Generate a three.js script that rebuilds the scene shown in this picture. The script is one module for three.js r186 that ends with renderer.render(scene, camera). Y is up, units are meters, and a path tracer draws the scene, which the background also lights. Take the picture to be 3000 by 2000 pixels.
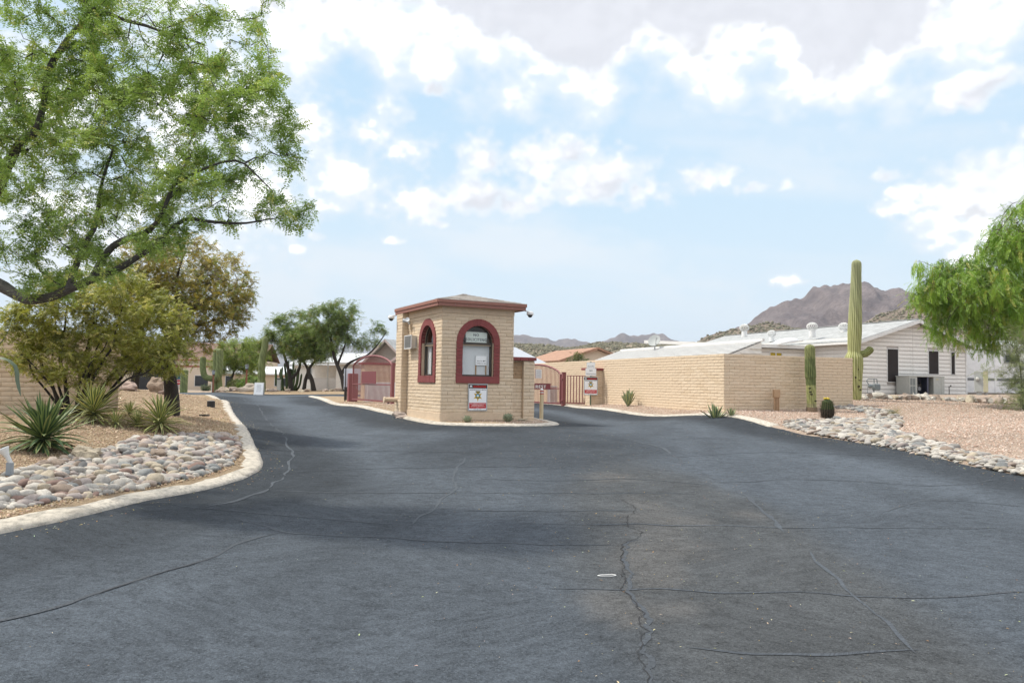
import * as THREE from 'three';
import { mergeGeometries, mergeVertices } from 'three/addons/utils/BufferGeometryUtils.js';
import { RoundedBoxGeometry } from 'three/addons/geometries/RoundedBoxGeometry.js';

// ---------------------------------------------------------------- camera
const scene = new THREE.Scene();
const camera = new THREE.PerspectiveCamera(2 * Math.atan(1000 / 2298) * 180 / Math.PI, 1024 / 682, 0.1, 40000);
camera.position.set(0, 1.6, 0);
camera.rotation.order = 'YXZ';
camera.rotation.set(Math.atan(124.5 / 2298), 0, 0.0165);
scene.add(camera);

// ---------------------------------------------------------------- small maths
const V = (x, y, z) => new THREE.Vector3(x, y, z);
const sm = (a, b, x) => { const t = Math.min(1, Math.max(0, (x - a) / (b - a))); return t * t * (3 - 2 * t); };
const lerp = (a, b, t) => a + (b - a) * t;
const clamp = (x, a, b) => Math.min(b, Math.max(a, x));
function rng(seed) { let a = seed >>> 0; return () => { a = (a + 0x6D2B79F5) | 0; let t = Math.imul(a ^ (a >>> 15), 1 | a); t = (t + Math.imul(t ^ (t >>> 7), 61 | t)) ^ t; return ((t ^ (t >>> 14)) >>> 0) / 4294967296; }; }
const PERM = new Uint8Array(512); { const r = rng(7); const p = [...Array(256).keys()]; for (let i = 255; i > 0; i--) { const j = Math.floor(r() * (i + 1)); [p[i], p[j]] = [p[j], p[i]]; } for (let i = 0; i < 512; i++) PERM[i] = p[i & 255]; }
function vn3(x, y, z) { // value noise, -1..1
  const xi = Math.floor(x), yi = Math.floor(y), zi = Math.floor(z); let u = x - xi, v = y - yi, w = z - zi;
  u = u * u * (3 - 2 * u); v = v * v * (3 - 2 * v); w = w * w * (3 - 2 * w);
  const X = xi & 255, Y = yi & 255, Z = zi & 255, X1 = (X + 1) & 255, Y1 = (Y + 1) & 255, Z1 = (Z + 1) & 255;
  const a = PERM[PERM[X] + Y], b = PERM[PERM[X1] + Y], c = PERM[PERM[X] + Y1], d = PERM[PERM[X1] + Y1];
  const l = (p, q, t) => p + (q - p) * t;
  return l(l(l(PERM[a + Z], PERM[b + Z], u), l(PERM[c + Z], PERM[d + Z], u), v), l(l(PERM[a + Z1], PERM[b + Z1], u), l(PERM[c + Z1], PERM[d + Z1], u), v), w) / 127.5 - 1;
}
function fbm(x, y, z, o = 4) { let s = 0, a = 0.5; for (let i = 0; i < o; i++) { s += a * vn3(x, y, z); x = x * 2.03 + 11.3; y = y * 2.03 + 5.7; z = z * 2.03 + 3.1; a *= 0.5; } return s; }

// ---------------------------------------------------------------- sky: thin bright air with cumulus and a cloud deck
{
  const W = 3072, Hh = 1536, data = new Float32Array(W * Hh * 4);
  const blobs = [[-15.1, 17.6, 3, 2.4], [-10.5, 17.5, 3.2, 2.4], [-13.1, 14.3, 4.7, 3], [-8.3, 16.7, 2.7, 1.5], [-18.2, 13, 3.7, 3.5], [-17, 18.3, 1.7, 1.5], [-6.7, 13, 2.7, 1.5], [-2.2, 16.3, 2.2, 1.4], [1.3, 16.1, 2.7, 1.7], [4.3, 16.6, 1.9, 1.2], [6.3, 14.9, 3.7, 1.9], [9.1, 13.9, 2.1, 1.1], [-2.7, 13.2, 3.2, 1.5], [0.3, 13, 2.7, 1.4], [13.7, 14.7, 1.9, 0.8], [17.2, 13.8, 1.1, 0.45], [19.3, 13.8, 0.9, 0.4], [31.2, 11.6, 4.2, 3.2], [32.8, 12.9, 3, 2.7], [27.3, 12.9, 1.9, 0.8], [25.5, 13.9, 0.9, 0.45], [25.7, 12, 0.8, 0.6], [26.9, 11.8, 1, 0.6], [33.1, 9.4, 3, 2.7], [30.7, 8.3, 2.2, 1], [31.6, 18.9, 3, 1.2], [30.3, 18.3, 2.2, 1.1], [3.9, 13.3, 0.8, 0.4], [-5.6, 20.7, 1.5, 0.5], [-8.5, 10.2, 1, 0.35], [-5.4, 11.5, 0.8, 0.3], [-15.5, 9.2, 0.6, 0.3], [-14.2, 10.2, 0.6, 0.3], [19.2, 7.5, 1.3, 0.5], [-22, 18.4, 7.5, 7], [-28.9, 9.9, 8.2, 4.5], [-32, 15.7, 6.2, 6.2]];
  const deck = [[-40, 21], [-24.4, 23.2], [-17.5, 20.2], [-12.8, 21.8], [-7.9, 22], [-2.9, 21.1], [2.2, 20.1], [6.3, 19.3], [9.3, 22], [11.2, 21], [14.1, 19.9], [18.1, 19.9], [22.6, 18.7], [25.8, 19], [29.8, 20.4], [33.5, 19.9], [42, 20.5]];
  const deckAt = a => { if (a <= -40) return 21; for (let i = 1; i < deck.length; i++) if (a < deck[i][0]) return lerp(deck[i - 1][1], deck[i][1], (a - deck[i - 1][0]) / (deck[i][0] - deck[i - 1][0])); return 20.5; };
  const D = 180 / Math.PI;
  for (let j = 0; j < Hh; j++) {
    const el = ((j + 0.5) / Hh - 0.5) * 180; const y = Math.sin(el / D), c = Math.cos(el / D);
    for (let i = 0; i < W; i++) {
      const k = (j * W + i) * 4; let r, g, b;
      if (el < -0.3) { r = 0.42; g = 0.36; b = 0.3; }
      else {
        const t = ((i + 0.5) / W - 0.5) * 2 * Math.PI, x = Math.cos(t) * c, z = Math.sin(t) * c;
        const az = Math.atan2(x, -z) * D;
        const e = Math.max(0, el), h = Math.exp(-e / 8), h2 = Math.exp(-e / 30);
        r = lerp(0.25, 0.425, h2); r = lerp(r, 0.60, h); g = lerp(0.41, 0.575, h2); g = lerp(g, 0.635, h); b = lerp(0.61, 0.665, h2); b = lerp(b, 0.655, h); r *= 0.865; g *= 0.865; b *= 0.865;
        const q = 1 / (y + 0.1), px = x * q, pz = z * q;
        // puffs in degrees round the road's heading, unseen dome cloud thickened and brightened for extra light
        const near = Math.abs(az) < 46 && el < 30;
        const n1 = near ? fbm(az * 0.33 + 40, el * 0.5, 3, 5) : 0, bil = near ? 1 - Math.abs(fbm(az * 0.6 + 9, el * 0.9, 8.5, 4)) * 2.2 : 0.6;
        let d = -1, fine = 0, lit = 0.6;
        if (near) {
          const n2 = fbm(az * 1.7 + 9, el * 2.3, 14, 4);
          for (const p of blobs) { const dx = (az - p[0]) / p[2]; if (dx > 1.7 || dx < -1.7) continue; const dy = (el - p[1]) / p[3]; if (dy > 1.7 || dy < -1.7) continue; const v = Math.min((1 - Math.sqrt(dx * dx + dy * dy * (dy < 0 ? 1.3 : 1))) + n2 * 0.8 * Math.min(1, 1.4 / p[2]), 0.15 + p[2] * 0.3); if (v > d) d = v; }
          d = d > -0.8 ? d + n1 * 0.9 + (bil - 0.62) * 0.3 + n2 * 0.26 : -1; fine = n2; lit = clamp(0.5 + 1.9 * (n1 - fbm((az - 0.55) * 0.33 + 40, (el + 0.6) * 0.5, 3, 4)) + 0.6 * n2, 0, 1);
        }
        const big = fbm(px * 0.55 + 3, pz * 0.55, 1.7, 5);
        const dk = (el - deckAt(az)) * 0.3 + big * 1.0 + n1 * 1.1 + fine * 0.25;
        const edge = sm(34, 46, Math.abs(az)) * sm(5, 14, el);
        const gen = edge > 0 ? (fbm(px * 0.8 + 20, pz * 0.8 + 7, 5, 5) * 2.0 + 0.3) * edge - (1 - edge) : -1;
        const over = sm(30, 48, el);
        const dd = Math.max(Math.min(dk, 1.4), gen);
        const dome = over <= 0 ? dd : lerp(dd, fbm(px * 0.9 + 3, pz * 0.9 + 1, 1.7, 5) * 1.8 + 0.6, over);  // overhead cloud out of view given more cover as added fill light
        const A = Math.max(sm(-0.65, 1.1, d), sm(-0.8, 1.3, dome));
        const thin = sm(-0.25, 0.5, fbm(az * 0.06 + 3 + n1 * 0.4, el * 0.3 + az * 0.03, 12, 5)) * 0.62 * sm(2, 6, el) + 0.06;
        const lo = fbm(az * 0.07 + 5, el * 0.13 + 2, 21, 3);
        const grey = clamp(sm(0.45, 1.5, dome) * (1.0 + 1.5 * lo), 0, 0.97) * lerp(1, 0.45, over);  // less grey overhead, out of view, to lift the shaded walls
        const shade = clamp(sm(0.15, 1.0, d) * (0.45 + 1.6 * lo + 0.4 * n1), 0, 0.8);
        const sh = Math.max(grey, shade), core = sm(0.2, 1.0, A);
        const a2 = Math.max(A, thin * (1 - A) * 0.8);
        const w0 = lerp(0.55, 0.62, core) + lerp(-0.12, 0.8, lit) * sm(0.6, 1, A);
        r = lerp(r, lerp(w0, 0.445, sh), a2); g = lerp(g, lerp(w0 * 1.003, 0.458, sh), a2); b = lerp(b, lerp(w0 * 1.012, 0.495, sh), a2);
      }
      data[k] = r; data[k + 1] = g; data[k + 2] = b; data[k + 3] = 1;
    }
  }
  const sky = new THREE.DataTexture(data, W, Hh, THREE.RGBAFormat, THREE.FloatType);
  sky.mapping = THREE.EquirectangularReflectionMapping; sky.magFilter = THREE.LinearFilter; sky.minFilter = THREE.LinearFilter; sky.needsUpdate = true;
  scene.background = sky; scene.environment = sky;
}
// ---------------------------------------------------------------- sun (veiled by thin cloud), exposure, air
const sun = new THREE.DirectionalLight(new THREE.Color().setRGB(1, 0.94, 0.82), 2.15);
sun.position.set(-57, 82, -8); sun.target.position.set(0, 0, -25); sun.position.add(V(0, 0, -25));
sun.castShadow = true; sun.shadow.radius = 8; sun.shadow.mapSize.set(4096, 4096);
Object.assign(sun.shadow.camera, { left: -70, right: 70, top: 70, bottom: -70, near: 1, far: 260 });
scene.add(sun, sun.target);
const renderer = new THREE.WebGLRenderer({ antialias: true });
renderer.setSize(1024, 682);
renderer.toneMapping = THREE.LinearToneMapping; renderer.toneMappingExposure = 1.84;
renderer.shadowMap.enabled = true;

// ---------------------------------------------------------------- textures and materials
function ptex(size, fn, srgb = false) {
  const d = new Uint8Array(size * size * 4);
  for (let j = 0; j < size; j++) for (let i = 0; i < size; i++) { const c = fn(i / size, j / size, i, j), k = (j * size + i) * 4; for (let q = 0; q < 3; q++) d[k + q] = clamp(c[q], 0, 1) * 255; d[k + 3] = 255; }
  const t = new THREE.DataTexture(d, size, size); t.wrapS = t.wrapT = THREE.RepeatWrapping; t.magFilter = THREE.LinearFilter; t.minFilter = THREE.LinearMipmapLinearFilter; t.generateMipmaps = true; t.needsUpdate = true;
  if (srgb) t.colorSpace = THREE.SRGBColorSpace;
  return t;
}
// noise that repeats over the unit square: a walk on two circles
function pn(u, v, f, s = 0) { const a = u * 2 * Math.PI, b = v * 2 * Math.PI, k = f / 6.28; return vn3(Math.cos(a) * k + s, Math.sin(a) * k + Math.cos(b) * k * 1.3 + 17 + s, Math.sin(b) * k * 1.3 + 31); }
function rep(t, n) { const c = t.clone(); c.repeat.set(n, n); c.needsUpdate = true; return c; }
const rT = rng(31);
const whiteGrid = (n, seed) => { const r = rng(seed), a = new Float32Array(n * n); for (let i = 0; i < n * n; i++) a[i] = r(); return a; };
const speck = whiteGrid(512, 5), speck2 = whiteGrid(512, 6);
// even grain: paint, stucco, concrete
const texGrain = ptex(512, (u, v, i, j) => { const n = 0.9 + 0.05 * pn(u, v, 14) + 0.04 * pn(u, v, 44, 3) + 0.05 * (speck[j * 512 + i] - 0.5); return [n, n, n]; });
const texBump = ptex(512, (u, v, i, j) => { const n = 0.5 + 0.22 * pn(u, v, 40) + 0.2 * pn(u, v, 110, 3) + 0.25 * (speck[j * 512 + i] - 0.5); return [n, n, n]; });
// asphalt: stones of several tones in dark binder
const texAsphalt = ptex(1024, (u, v, i, j) => {
  const s = speck[((j >> 1) & 511) * 512 + ((i >> 1) & 511)], s2 = speck2[(j & 511) * 512 + (i & 511)], s3 = speck2[((j >> 2) & 511) * 512 + ((i >> 2) & 511)];
  let n = 0.64 + 0.1 * pn(u, v, 30) + 0.12 * pn(u, v, 90, 4) + 0.3 * (s - 0.5) + 0.22 * (s2 - 0.5) + 0.22 * (s3 - 0.5); if (s > 0.98) n += 0.3; if (s3 > 0.985) n -= 0.3; if (s3 < 0.006) n += 0.35;
  return [n, n, n * (s > 0.972 ? 0.94 : 1)];
});
const texBumpA = ptex(512, (u, v, i, j) => { const n = 0.45 + 0.25 * pn(u, v, 70) + 0.5 * (speck[j * 512 + i] - 0.4) + 0.3 * (speck2[(j >> 1) * 512 + (i >> 1)] - 0.5); return [n, n, n]; });
const texGravel = ptex(1024, (u, v, i, j) => {
  const s = speck[((j >> 3) & 511) * 512 + ((i >> 3) & 511)], s2 = speck2[((j >> 2) & 511) * 512 + ((i >> 2) & 511)], n = 0.72 + 0.1 * pn(u, v, 20) + 0.09 * pn(u, v, 60, 2) + 0.3 * (s - 0.5) + 0.22 * (s2 - 0.5);
  return [n + 0.05 * (s2 - 0.5), n, n - 0.06 * (s - 0.5)];
});
const texGravelB = ptex(512, (u, v, i, j) => { const n = 0.5 + 0.5 * (speck[(j >> 2) * 512 + (i >> 2)] - 0.5) + 0.35 * (speck2[(j >> 1) * 512 + (i >> 1)] - 0.5); return [n, n, n]; });
const texRock = ptex(512, (u, v, i, j) => { const n = 0.8 + 0.14 * pn(u, v, 10) + 0.12 * pn(u, v, 34, 3) + 0.12 * (speck[j * 512 + i] - 0.5); return [n, n * 0.995, n * 0.99]; });
const texBark = ptex(512, (u, v, i, j) => { const a = pn(u * 1, v * 0.25, 60, 1), n = 0.6 + 0.3 * a + 0.15 * pn(u, v, 60, 7) + 0.15 * (speck[j * 512 + i] - 0.5); return [n, n, n]; });
const texShingle = ptex(512, (u, v, i, j) => {
  const row = Math.floor(v * 12), f = v * 12 - row, o = (row * 0.37) % 1, col = Math.floor((u + o) * 8), tone = PERM[(col & 7) + PERM[row & 255]] / 255;
  let n = 0.72 + 0.2 * (tone - 0.5) + 0.2 * (speck[j * 512 + i] - 0.5) + 0.08 * pn(u, v, 12); if (f < 0.1) n *= 0.72; return [n, n, n];
});
const texDots = ptex(512, (u, v, i, j) => { const n = 0.8 + 0.25 * pn(u, v, 26) + 0.16 * pn(u, v, 70, 5) + 0.3 * (speck2[(j >> 1) * 512 + (i >> 1)] - 0.5); return [n, n, n]; });
const TX = { grain: texGrain, rock: texRock, bark: texBark, shingle: texShingle, gravel: texGravel, dots: texDots, asphalt: texAsphalt };
const BM = { bump: texBump, asphalt: texBumpA, gravel: texGravelB, rock: texRock, bark: texBark };
const texCache = new Map();
const tx = (set, n, r) => { const k = (set === TX ? 't' : 'b') + n + r; if (!texCache.has(k)) texCache.set(k, rep(set[n], r)); return texCache.get(k); };
function M(rgb, o = {}) {
  const p = { color: new THREE.Color().setRGB(...rgb), roughness: o.rough ?? 0.85, metalness: o.metal ?? 0 };
  if (o.tex) p.map = tx(TX, o.tex, o.rep ?? 1);
  if (o.bump) { p.bumpMap = tx(BM, o.bump, o.brep ?? o.rep ?? 1); p.bumpScale = o.bs ?? 0.003; }
  if (o.vc) p.vertexColors = true;
  if (o.two) p.side = THREE.DoubleSide;
  let m;
  if (o.trans) { m = new THREE.MeshPhysicalMaterial({ ...p, transmission: o.trans, thickness: 0, ior: o.ior ?? 1.45 }); }
  else if (o.spec !== undefined) m = new THREE.MeshPhysicalMaterial({ ...p, specularIntensity: o.spec });
  else if (o.coat) m = new THREE.MeshPhysicalMaterial({ ...p, clearcoat: o.coat, clearcoatRoughness: 0.2 });
  else m = new THREE.MeshStandardMaterial(p);
  return m;
}
const TAN = [0.735, 0.585, 0.425], RED = [0.27, 0.07, 0.068];
const mat = {
  tan: M(TAN, { tex: 'grain', rep: 1.3, bump: 'bump', brep: 3, bs: 0.004 }),
  tanB: M([0.70, 0.55, 0.39], { tex: 'grain', rep: 1.7, bump: 'bump', brep: 3, bs: 0.004 }),
  tanC: M([0.755, 0.61, 0.45], { tex: 'grain', rep: 1.1, bump: 'bump', brep: 3, bs: 0.004 }),
  tanDark: M([0.42, 0.28, 0.165], { tex: 'grain', rep: 1.3, bump: 'bump', brep: 3, bs: 0.004 }),
  mortar: M([0.66, 0.515, 0.37], { tex: 'grain', rep: 2, bump: 'bump', brep: 4 }),
  plinth: M([0.70, 0.545, 0.395], { tex: 'grain', rep: 0.7, bump: 'bump', brep: 1.5, bs: 0.003 }),
  red: M(RED, { tex: 'grain', rep: 1.5, bump: 'bump', brep: 3, bs: 0.003 }),
  redB: M([0.245, 0.064, 0.062], { tex: 'grain', rep: 1.5, bump: 'bump', brep: 3, bs: 0.003 }),
  fascia: M([0.33, 0.15, 0.115], { tex: 'grain', rep: 1, rough: 0.7 }),
  fasciaB: M([0.30, 0.135, 0.105], { tex: 'grain', rep: 1, rough: 0.7 }),
  redMetal: M([0.235, 0.075, 0.075], { tex: 'grain', rep: 2, rough: 0.5 }),
  white: M([0.78, 0.78, 0.77], { tex: 'grain', rep: 1, rough: 0.6 }),
  whiteMetal: M([0.80, 0.80, 0.79], { tex: 'grain', rep: 1, rough: 0.35 }),
  grey: M([0.42, 0.43, 0.43], { tex: 'grain', rep: 1, rough: 0.6 }),
  greyMetal: M([0.33, 0.35, 0.36], { tex: 'grain', rep: 2, rough: 0.45 }),
  dark: M([0.02, 0.02, 0.022], { rough: 0.5 }),
  bronze: M([0.055, 0.045, 0.038], { rough: 0.4 }),
  concrete: M([0.60, 0.55, 0.475], { tex: 'dots', rep: 0.7, bump: 'bump', brep: 2.5, bs: 0.004 }),
  siding: M([0.85, 0.82, 0.775], { tex: 'grain', rep: 0.5, rough: 0.65 }),
  sidingB: M([0.835, 0.805, 0.76], { tex: 'grain', rep: 0.6, rough: 0.65 }),
  roofGrey: M([0.50, 0.515, 0.52], { tex: 'shingle', rep: 0.42, rough: 0.95 }),
  shingle: M([0.52, 0.475, 0.43], { tex: 'dots', rep: 4, rough: 0.95 }),
  shingleB: M([0.58, 0.535, 0.485], { tex: 'dots', rep: 4, rough: 0.95 }),
  shingleC: M([0.45, 0.41, 0.375], { tex: 'dots', rep: 4, rough: 0.95 }),
  bark: M([0.075, 0.06, 0.05], { tex: 'bark', rep: 3, bump: 'bark', bs: 0.012 }),
  barkGrey: M([0.17, 0.15, 0.13], { tex: 'bark', rep: 3, bump: 'bark', bs: 0.008 }),
  glass: new THREE.MeshPhysicalMaterial({ color: 0xffffff, roughness: 0.03, transmission: 1, thickness: 0, ior: 1.5 }),
  litGlass: M([0.03, 0.035, 0.04], { rough: 0.08 }),
};

// ---------------------------------------------------------------- object helpers
const used = new Map();
function numbered(n) { const k = used.get(n) ?? 0; used.set(n, k + 1); return k ? `${n}_${String(k).padStart(3, '0')}` : n; }
function shadow(o) { o.castShadow = true; o.receiveShadow = true; return o; }
function part(name, geo, m, parent) { const o = shadow(new THREE.Mesh(geo, m)); o.name = name; parent.add(o); return o; }
function thing(name, label, category, p = [0, 0, 0], turn = 0, group) { const o = new THREE.Group(); o.name = numbered(name); o.position.set(...p); o.rotation.y = turn; o.userData = { label, category }; if (group) o.userData.group = group; scene.add(o); return o; }
function single(name, geo, m, label, category, group) { const o = shadow(new THREE.Mesh(geo, m)); o.name = numbered(name); o.userData = { label, category }; if (group) o.userData.group = group; scene.add(o); return o; }
function structure(name, geo, m, kind = 'structure') { const o = shadow(new THREE.Mesh(geo, m)); o.name = name; o.userData = { kind }; scene.add(o); return o; }
// uv in metres from position by dominant normal axis
function muv(g, s = 1) {
  const p = g.attributes.position, n = g.attributes.normal, uv = new Float32Array(p.count * 2);
  for (let i = 0; i < p.count; i++) { const ax = Math.abs(n.getX(i)), ay = Math.abs(n.getY(i)), az = Math.abs(n.getZ(i)); let u, v; if (ay >= ax && ay >= az) { u = p.getX(i); v = p.getZ(i); } else if (ax >= az) { u = p.getZ(i); v = p.getY(i); } else { u = p.getX(i); v = p.getY(i); } uv[i * 2] = u * s; uv[i * 2 + 1] = v * s; }
  g.setAttribute('uv', new THREE.BufferAttribute(uv, 2)); return g;
}
const T = (g, x = 0, y = 0, z = 0, rx = 0, ry = 0, rz = 0, s = 1) => g.applyMatrix4(new THREE.Matrix4().compose(V(x, y, z), new THREE.Quaternion().setFromEuler(new THREE.Euler(rx, ry, rz)), typeof s === 'number' ? V(s, s, s) : V(...s)));
const box = (w, h, d, x = 0, y = 0, z = 0, rx = 0, ry = 0, rz = 0) => muv(T(new THREE.BoxGeometry(w, h, d), x, y, z, rx, ry, rz));
const rbox = (w, h, d, r, x = 0, y = 0, z = 0, rx = 0, ry = 0, rz = 0) => muv(T(new RoundedBoxGeometry(w, h, d, 2, Math.min(r, w / 2.1, h / 2.1, d / 2.1)), x, y, z, rx, ry, rz));
const cyl = (r0, r1, h, x = 0, y = 0, z = 0, seg = 14, rx = 0, ry = 0, rz = 0) => T(new THREE.CylinderGeometry(r1, r0, h, seg), x, y, z, rx, ry, rz);
function bar(a, b, r, seg = 6, r2) { const d = V(...b).sub(V(...a)), L = d.length(); const g = new THREE.CylinderGeometry(r2 ?? r, r, L, seg); g.applyQuaternion(new THREE.Quaternion().setFromUnitVectors(V(0, 1, 0), d.normalize())); g.translate((a[0] + b[0]) / 2, (a[1] + b[1]) / 2, (a[2] + b[2]) / 2); return g; }
function sbar(a, b, w, d = w) { const A = V(...a), B = V(...b), L = A.distanceTo(B); const g = new THREE.BoxGeometry(w, L, d); g.applyQuaternion(new THREE.Quaternion().setFromUnitVectors(V(0, 1, 0), B.clone().sub(A).normalize())); g.translate((a[0] + b[0]) / 2, (a[1] + b[1]) / 2, (a[2] + b[2]) / 2); return muv(g); }
function merge(list) { const l = list.map(g => { const q = g.index ? g.toNonIndexed() : g; for (const k of Object.keys(q.attributes)) if (!['position', 'normal', 'uv', 'color'].includes(k)) q.deleteAttribute(k); return q; }); const anyC = l.some(g => g.attributes.color); if (anyC) for (const g of l) if (!g.attributes.color) g.setAttribute('color', new THREE.BufferAttribute(new Float32Array(g.attributes.position.count * 3).fill(1), 3)); return mergeGeometries(l); }
function paint(g, f) { const p = g.attributes.position, c = new Float32Array(p.count * 3); for (let i = 0; i < p.count; i++) { const q = f(p.getX(i), p.getY(i), p.getZ(i), i); c[i * 3] = q[0]; c[i * 3 + 1] = q[1]; c[i * 3 + 2] = q[2]; } g.setAttribute('color', new THREE.BufferAttribute(c, 3)); return g; }
// a tube along points with radii
function tube(pts, rad, seg = 7, uvs = 1) {
  const pos = [], nor = [], uv = [], idx = []; let up = V(0.3, 1, 0.2).normalize(), len = 0;
  for (let i = 0; i < pts.length; i++) {
    const t = pts[Math.min(i + 1, pts.length - 1)].clone().sub(pts[Math.max(i - 1, 0)]).normalize();
    let s = up.clone().cross(t); if (s.lengthSq() < 1e-4) s = V(1, 0, 0).cross(t); s.normalize(); const b = t.clone().cross(s); up = b.clone().cross(s).lengthSq() ? t.clone().cross(s) : up;
    if (i) len += pts[i].distanceTo(pts[i - 1]);
    for (let k = 0; k <= seg; k++) { const a = k / seg * Math.PI * 2, n = s.clone().multiplyScalar(Math.cos(a)).addScaledVector(b, Math.sin(a)); pos.push(pts[i].x + n.x * rad[i], pts[i].y + n.y * rad[i], pts[i].z + n.z * rad[i]); nor.push(n.x, n.y, n.z); uv.push(k / seg * rad[0] * 6 * uvs, len * uvs); }
  }
  for (let i = 0; i < pts.length - 1; i++) for (let k = 0; k < seg; k++) { const a = i * (seg + 1) + k, b = a + seg + 1; idx.push(a, a + 1, b, b, a + 1, b + 1); }
  const g = new THREE.BufferGeometry(); g.setAttribute('position', new THREE.Float32BufferAttribute(pos, 3)); g.setAttribute('normal', new THREE.Float32BufferAttribute(nor, 3)); g.setAttribute('uv', new THREE.Float32BufferAttribute(uv, 2)); g.setIndex(idx); return g;
}
function quadMesh(nx, ny, f) { // parametric sheet, f(u,v) -> [x,y,z]
  const pos = [], uv = [], idx = []; for (let j = 0; j <= ny; j++) for (let i = 0; i <= nx; i++) { pos.push(...f(i / nx, j / ny)); uv.push(i / nx, j / ny); }
  for (let j = 0; j < ny; j++) for (let i = 0; i < nx; i++) { const a = j * (nx + 1) + i, b = a + nx + 1; idx.push(a, a + 1, b + 1, a, b + 1, b); }
  const g = new THREE.BufferGeometry(); g.setAttribute('position', new THREE.Float32BufferAttribute(pos, 3)); g.setAttribute('uv', new THREE.Float32BufferAttribute(uv, 2)); g.setIndex(idx); g.computeVertexNormals(); return g;
}
function prism(poly, depth) { const s = new THREE.Shape(poly.map(p => new THREE.Vector2(...p))); return muv(new THREE.ExtrudeGeometry(s, { depth, bevelEnabled: false })); }
function canvasTex(w, h, draw) { const c = document.createElement('canvas'); c.width = w; c.height = h; const x = c.getContext('2d'); draw(x, w, h); const t = new THREE.CanvasTexture(c); t.colorSpace = THREE.SRGBColorSpace; t.anisotropy = 8; return t; }
function instanced(name, geo, m, list, parent, kind) { // list of {m:Matrix4,c:[r,g,b]}
  const o = shadow(new THREE.InstancedMesh(geo, m, list.length)); o.name = name; const c = new THREE.Color();
  list.forEach((q, i) => { o.setMatrixAt(i, q.m); if (q.c) { c.setRGB(...q.c); o.setColorAt(i, c); } });
  if (kind) o.userData.kind = kind; parent.add(o); return o;
}
const mtx = (p, e, s) => new THREE.Matrix4().compose(p, new THREE.Quaternion().setFromEuler(e), typeof s === 'number' ? V(s, s, s) : s);
// ================================================================ SETTING
// ground heights: a smooth surface through levels read along the road, the kerbs and the yards (x, z, y)
const LEVELS = '0 0 0 -6 0 .02 8 0 0 0 -5 0 0 -10 .1 -3.9 -11 .13 5 -8 .06 8.4 -13 .19 3 -15 .25 -4.9 -15.1 .25 -7.2 -21 .41 1.3 -22.5 .44 -2 -22.2 .47 7.4 -22 .44 5.2 -26.7 .53 3 -32.5 .61 2.4 -36 .64 -3.7 -25.6 .51 -6.8 -32 .6 -9 -25.3 .5 -12.6 -34.2 .63 -9.1 -38 .63 -17 -44.8 .63 -12.8 -49.4 .59 -18 -56 .52 0 -45 .63 0 -54 .6 -32 -62 .42 -40 -95 -.05 -27 -70 .28 -5.9 -9.3 .34 -6.8 -11.5 .44 -7.7 -14.6 .69 -6.4 -14.3 .58 -7.6 -17.5 .8 -8.8 -15.6 .76 -9.2 -24 .68 -7.5 -19.5 .58 -11 -17 .7 -12.8 -26 1.12 -16 -17 .9 -20 -30 1.1 -14 -10 .6 -12 -3 .2 -12 10 0 12 10 0 0 14 0 -3 -16 .27 0 -18 .33 4 -19 .36 -1 -13 .18 -5.5 -19 .35 6 -15 .25 -11.5 -24 1.02 -15 -24.5 1.15 -11.8 -26.5 1.1 -1 -7 .04 3 -11 .13 -8.2 -18.5 .74 -10.5 -20 .86 4 -23.5 .46 -7 -27 .53 -10 -31 .6 1 -29 .57 0 -25.5 .5 -12.5 -18 .8 -11 -13 .62 -17 -62 .74 -12 -58 .8 -21.6 -64 .6 -38 -92 -.05 -39 -105 -.05 4.35 -31.5 .76 6.6 -24.6 .74 8.8 -26.6 .84 7 -25.8 .8 10.1 -26.3 .8 12.8 -29.3 1.17 9.9 -24.6 .63 17.3 -39.2 1.3 24 -41.5 1.39 22.7 -38 1.4 17.6 -27 1.01 14 -30.5 1.2 18.8 -29 1.08 27 -44 1.44 11 -20 .6 13 -14 .45 14 -5 .2 24 -20 .9 30 -30 1.2 30 -8 .5 40 -45 1.5 60 -60 1.3 60 0 .4 -60 0 .6 -60 -40 .9 -60 -75 .2 0 -110 .1 60 -110 .6 -90 -110 -.3 0 45 0 60 45 0 -60 45 .2 -90 -30 .8'.split(' ').map(Number);
const H = (() => {
  const n = LEVELS.length / 3, X = [], Zz = [], Y = []; for (let i = 0; i < n; i++) { X.push(LEVELS[i * 3]); Zz.push(LEVELS[i * 3 + 1]); Y.push(LEVELS[i * 3 + 2]); }
  const ph = (dx, dz) => Math.sqrt(dx * dx + dz * dz + 25), N = n + 1, A = [];
  for (let i = 0; i < n; i++) { const r = []; for (let j = 0; j < n; j++) r.push(ph(X[i] - X[j], Zz[i] - Zz[j]) - (i === j ? 0.02 : 0)); r.push(1, Y[i]); A.push(r); }
  A.push([...Array(n).fill(1), 0, 0]);
  for (let c = 0; c < N; c++) { let p = c; for (let r = c + 1; r < N; r++) if (Math.abs(A[r][c]) > Math.abs(A[p][c])) p = r; [A[c], A[p]] = [A[p], A[c]]; for (let r = 0; r < N; r++) if (r !== c) { const f = A[r][c] / A[c][c]; if (f) for (let k = c; k <= N; k++) A[r][k] -= f * A[c][k]; } }
  const w = A.map((r, i) => r[N] / r[i]);
  return (x, z) => { let s = w[n]; const cx = clamp(x, -95, 75), cz = clamp(z, -125, 50); for (let i = 0; i < n; i++) s += w[i] * ph(cx - X[i], cz - Zz[i]); const d = Math.hypot(x, z); return lerp(s, -0.6, sm(100, 190, d)); };
})();
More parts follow.
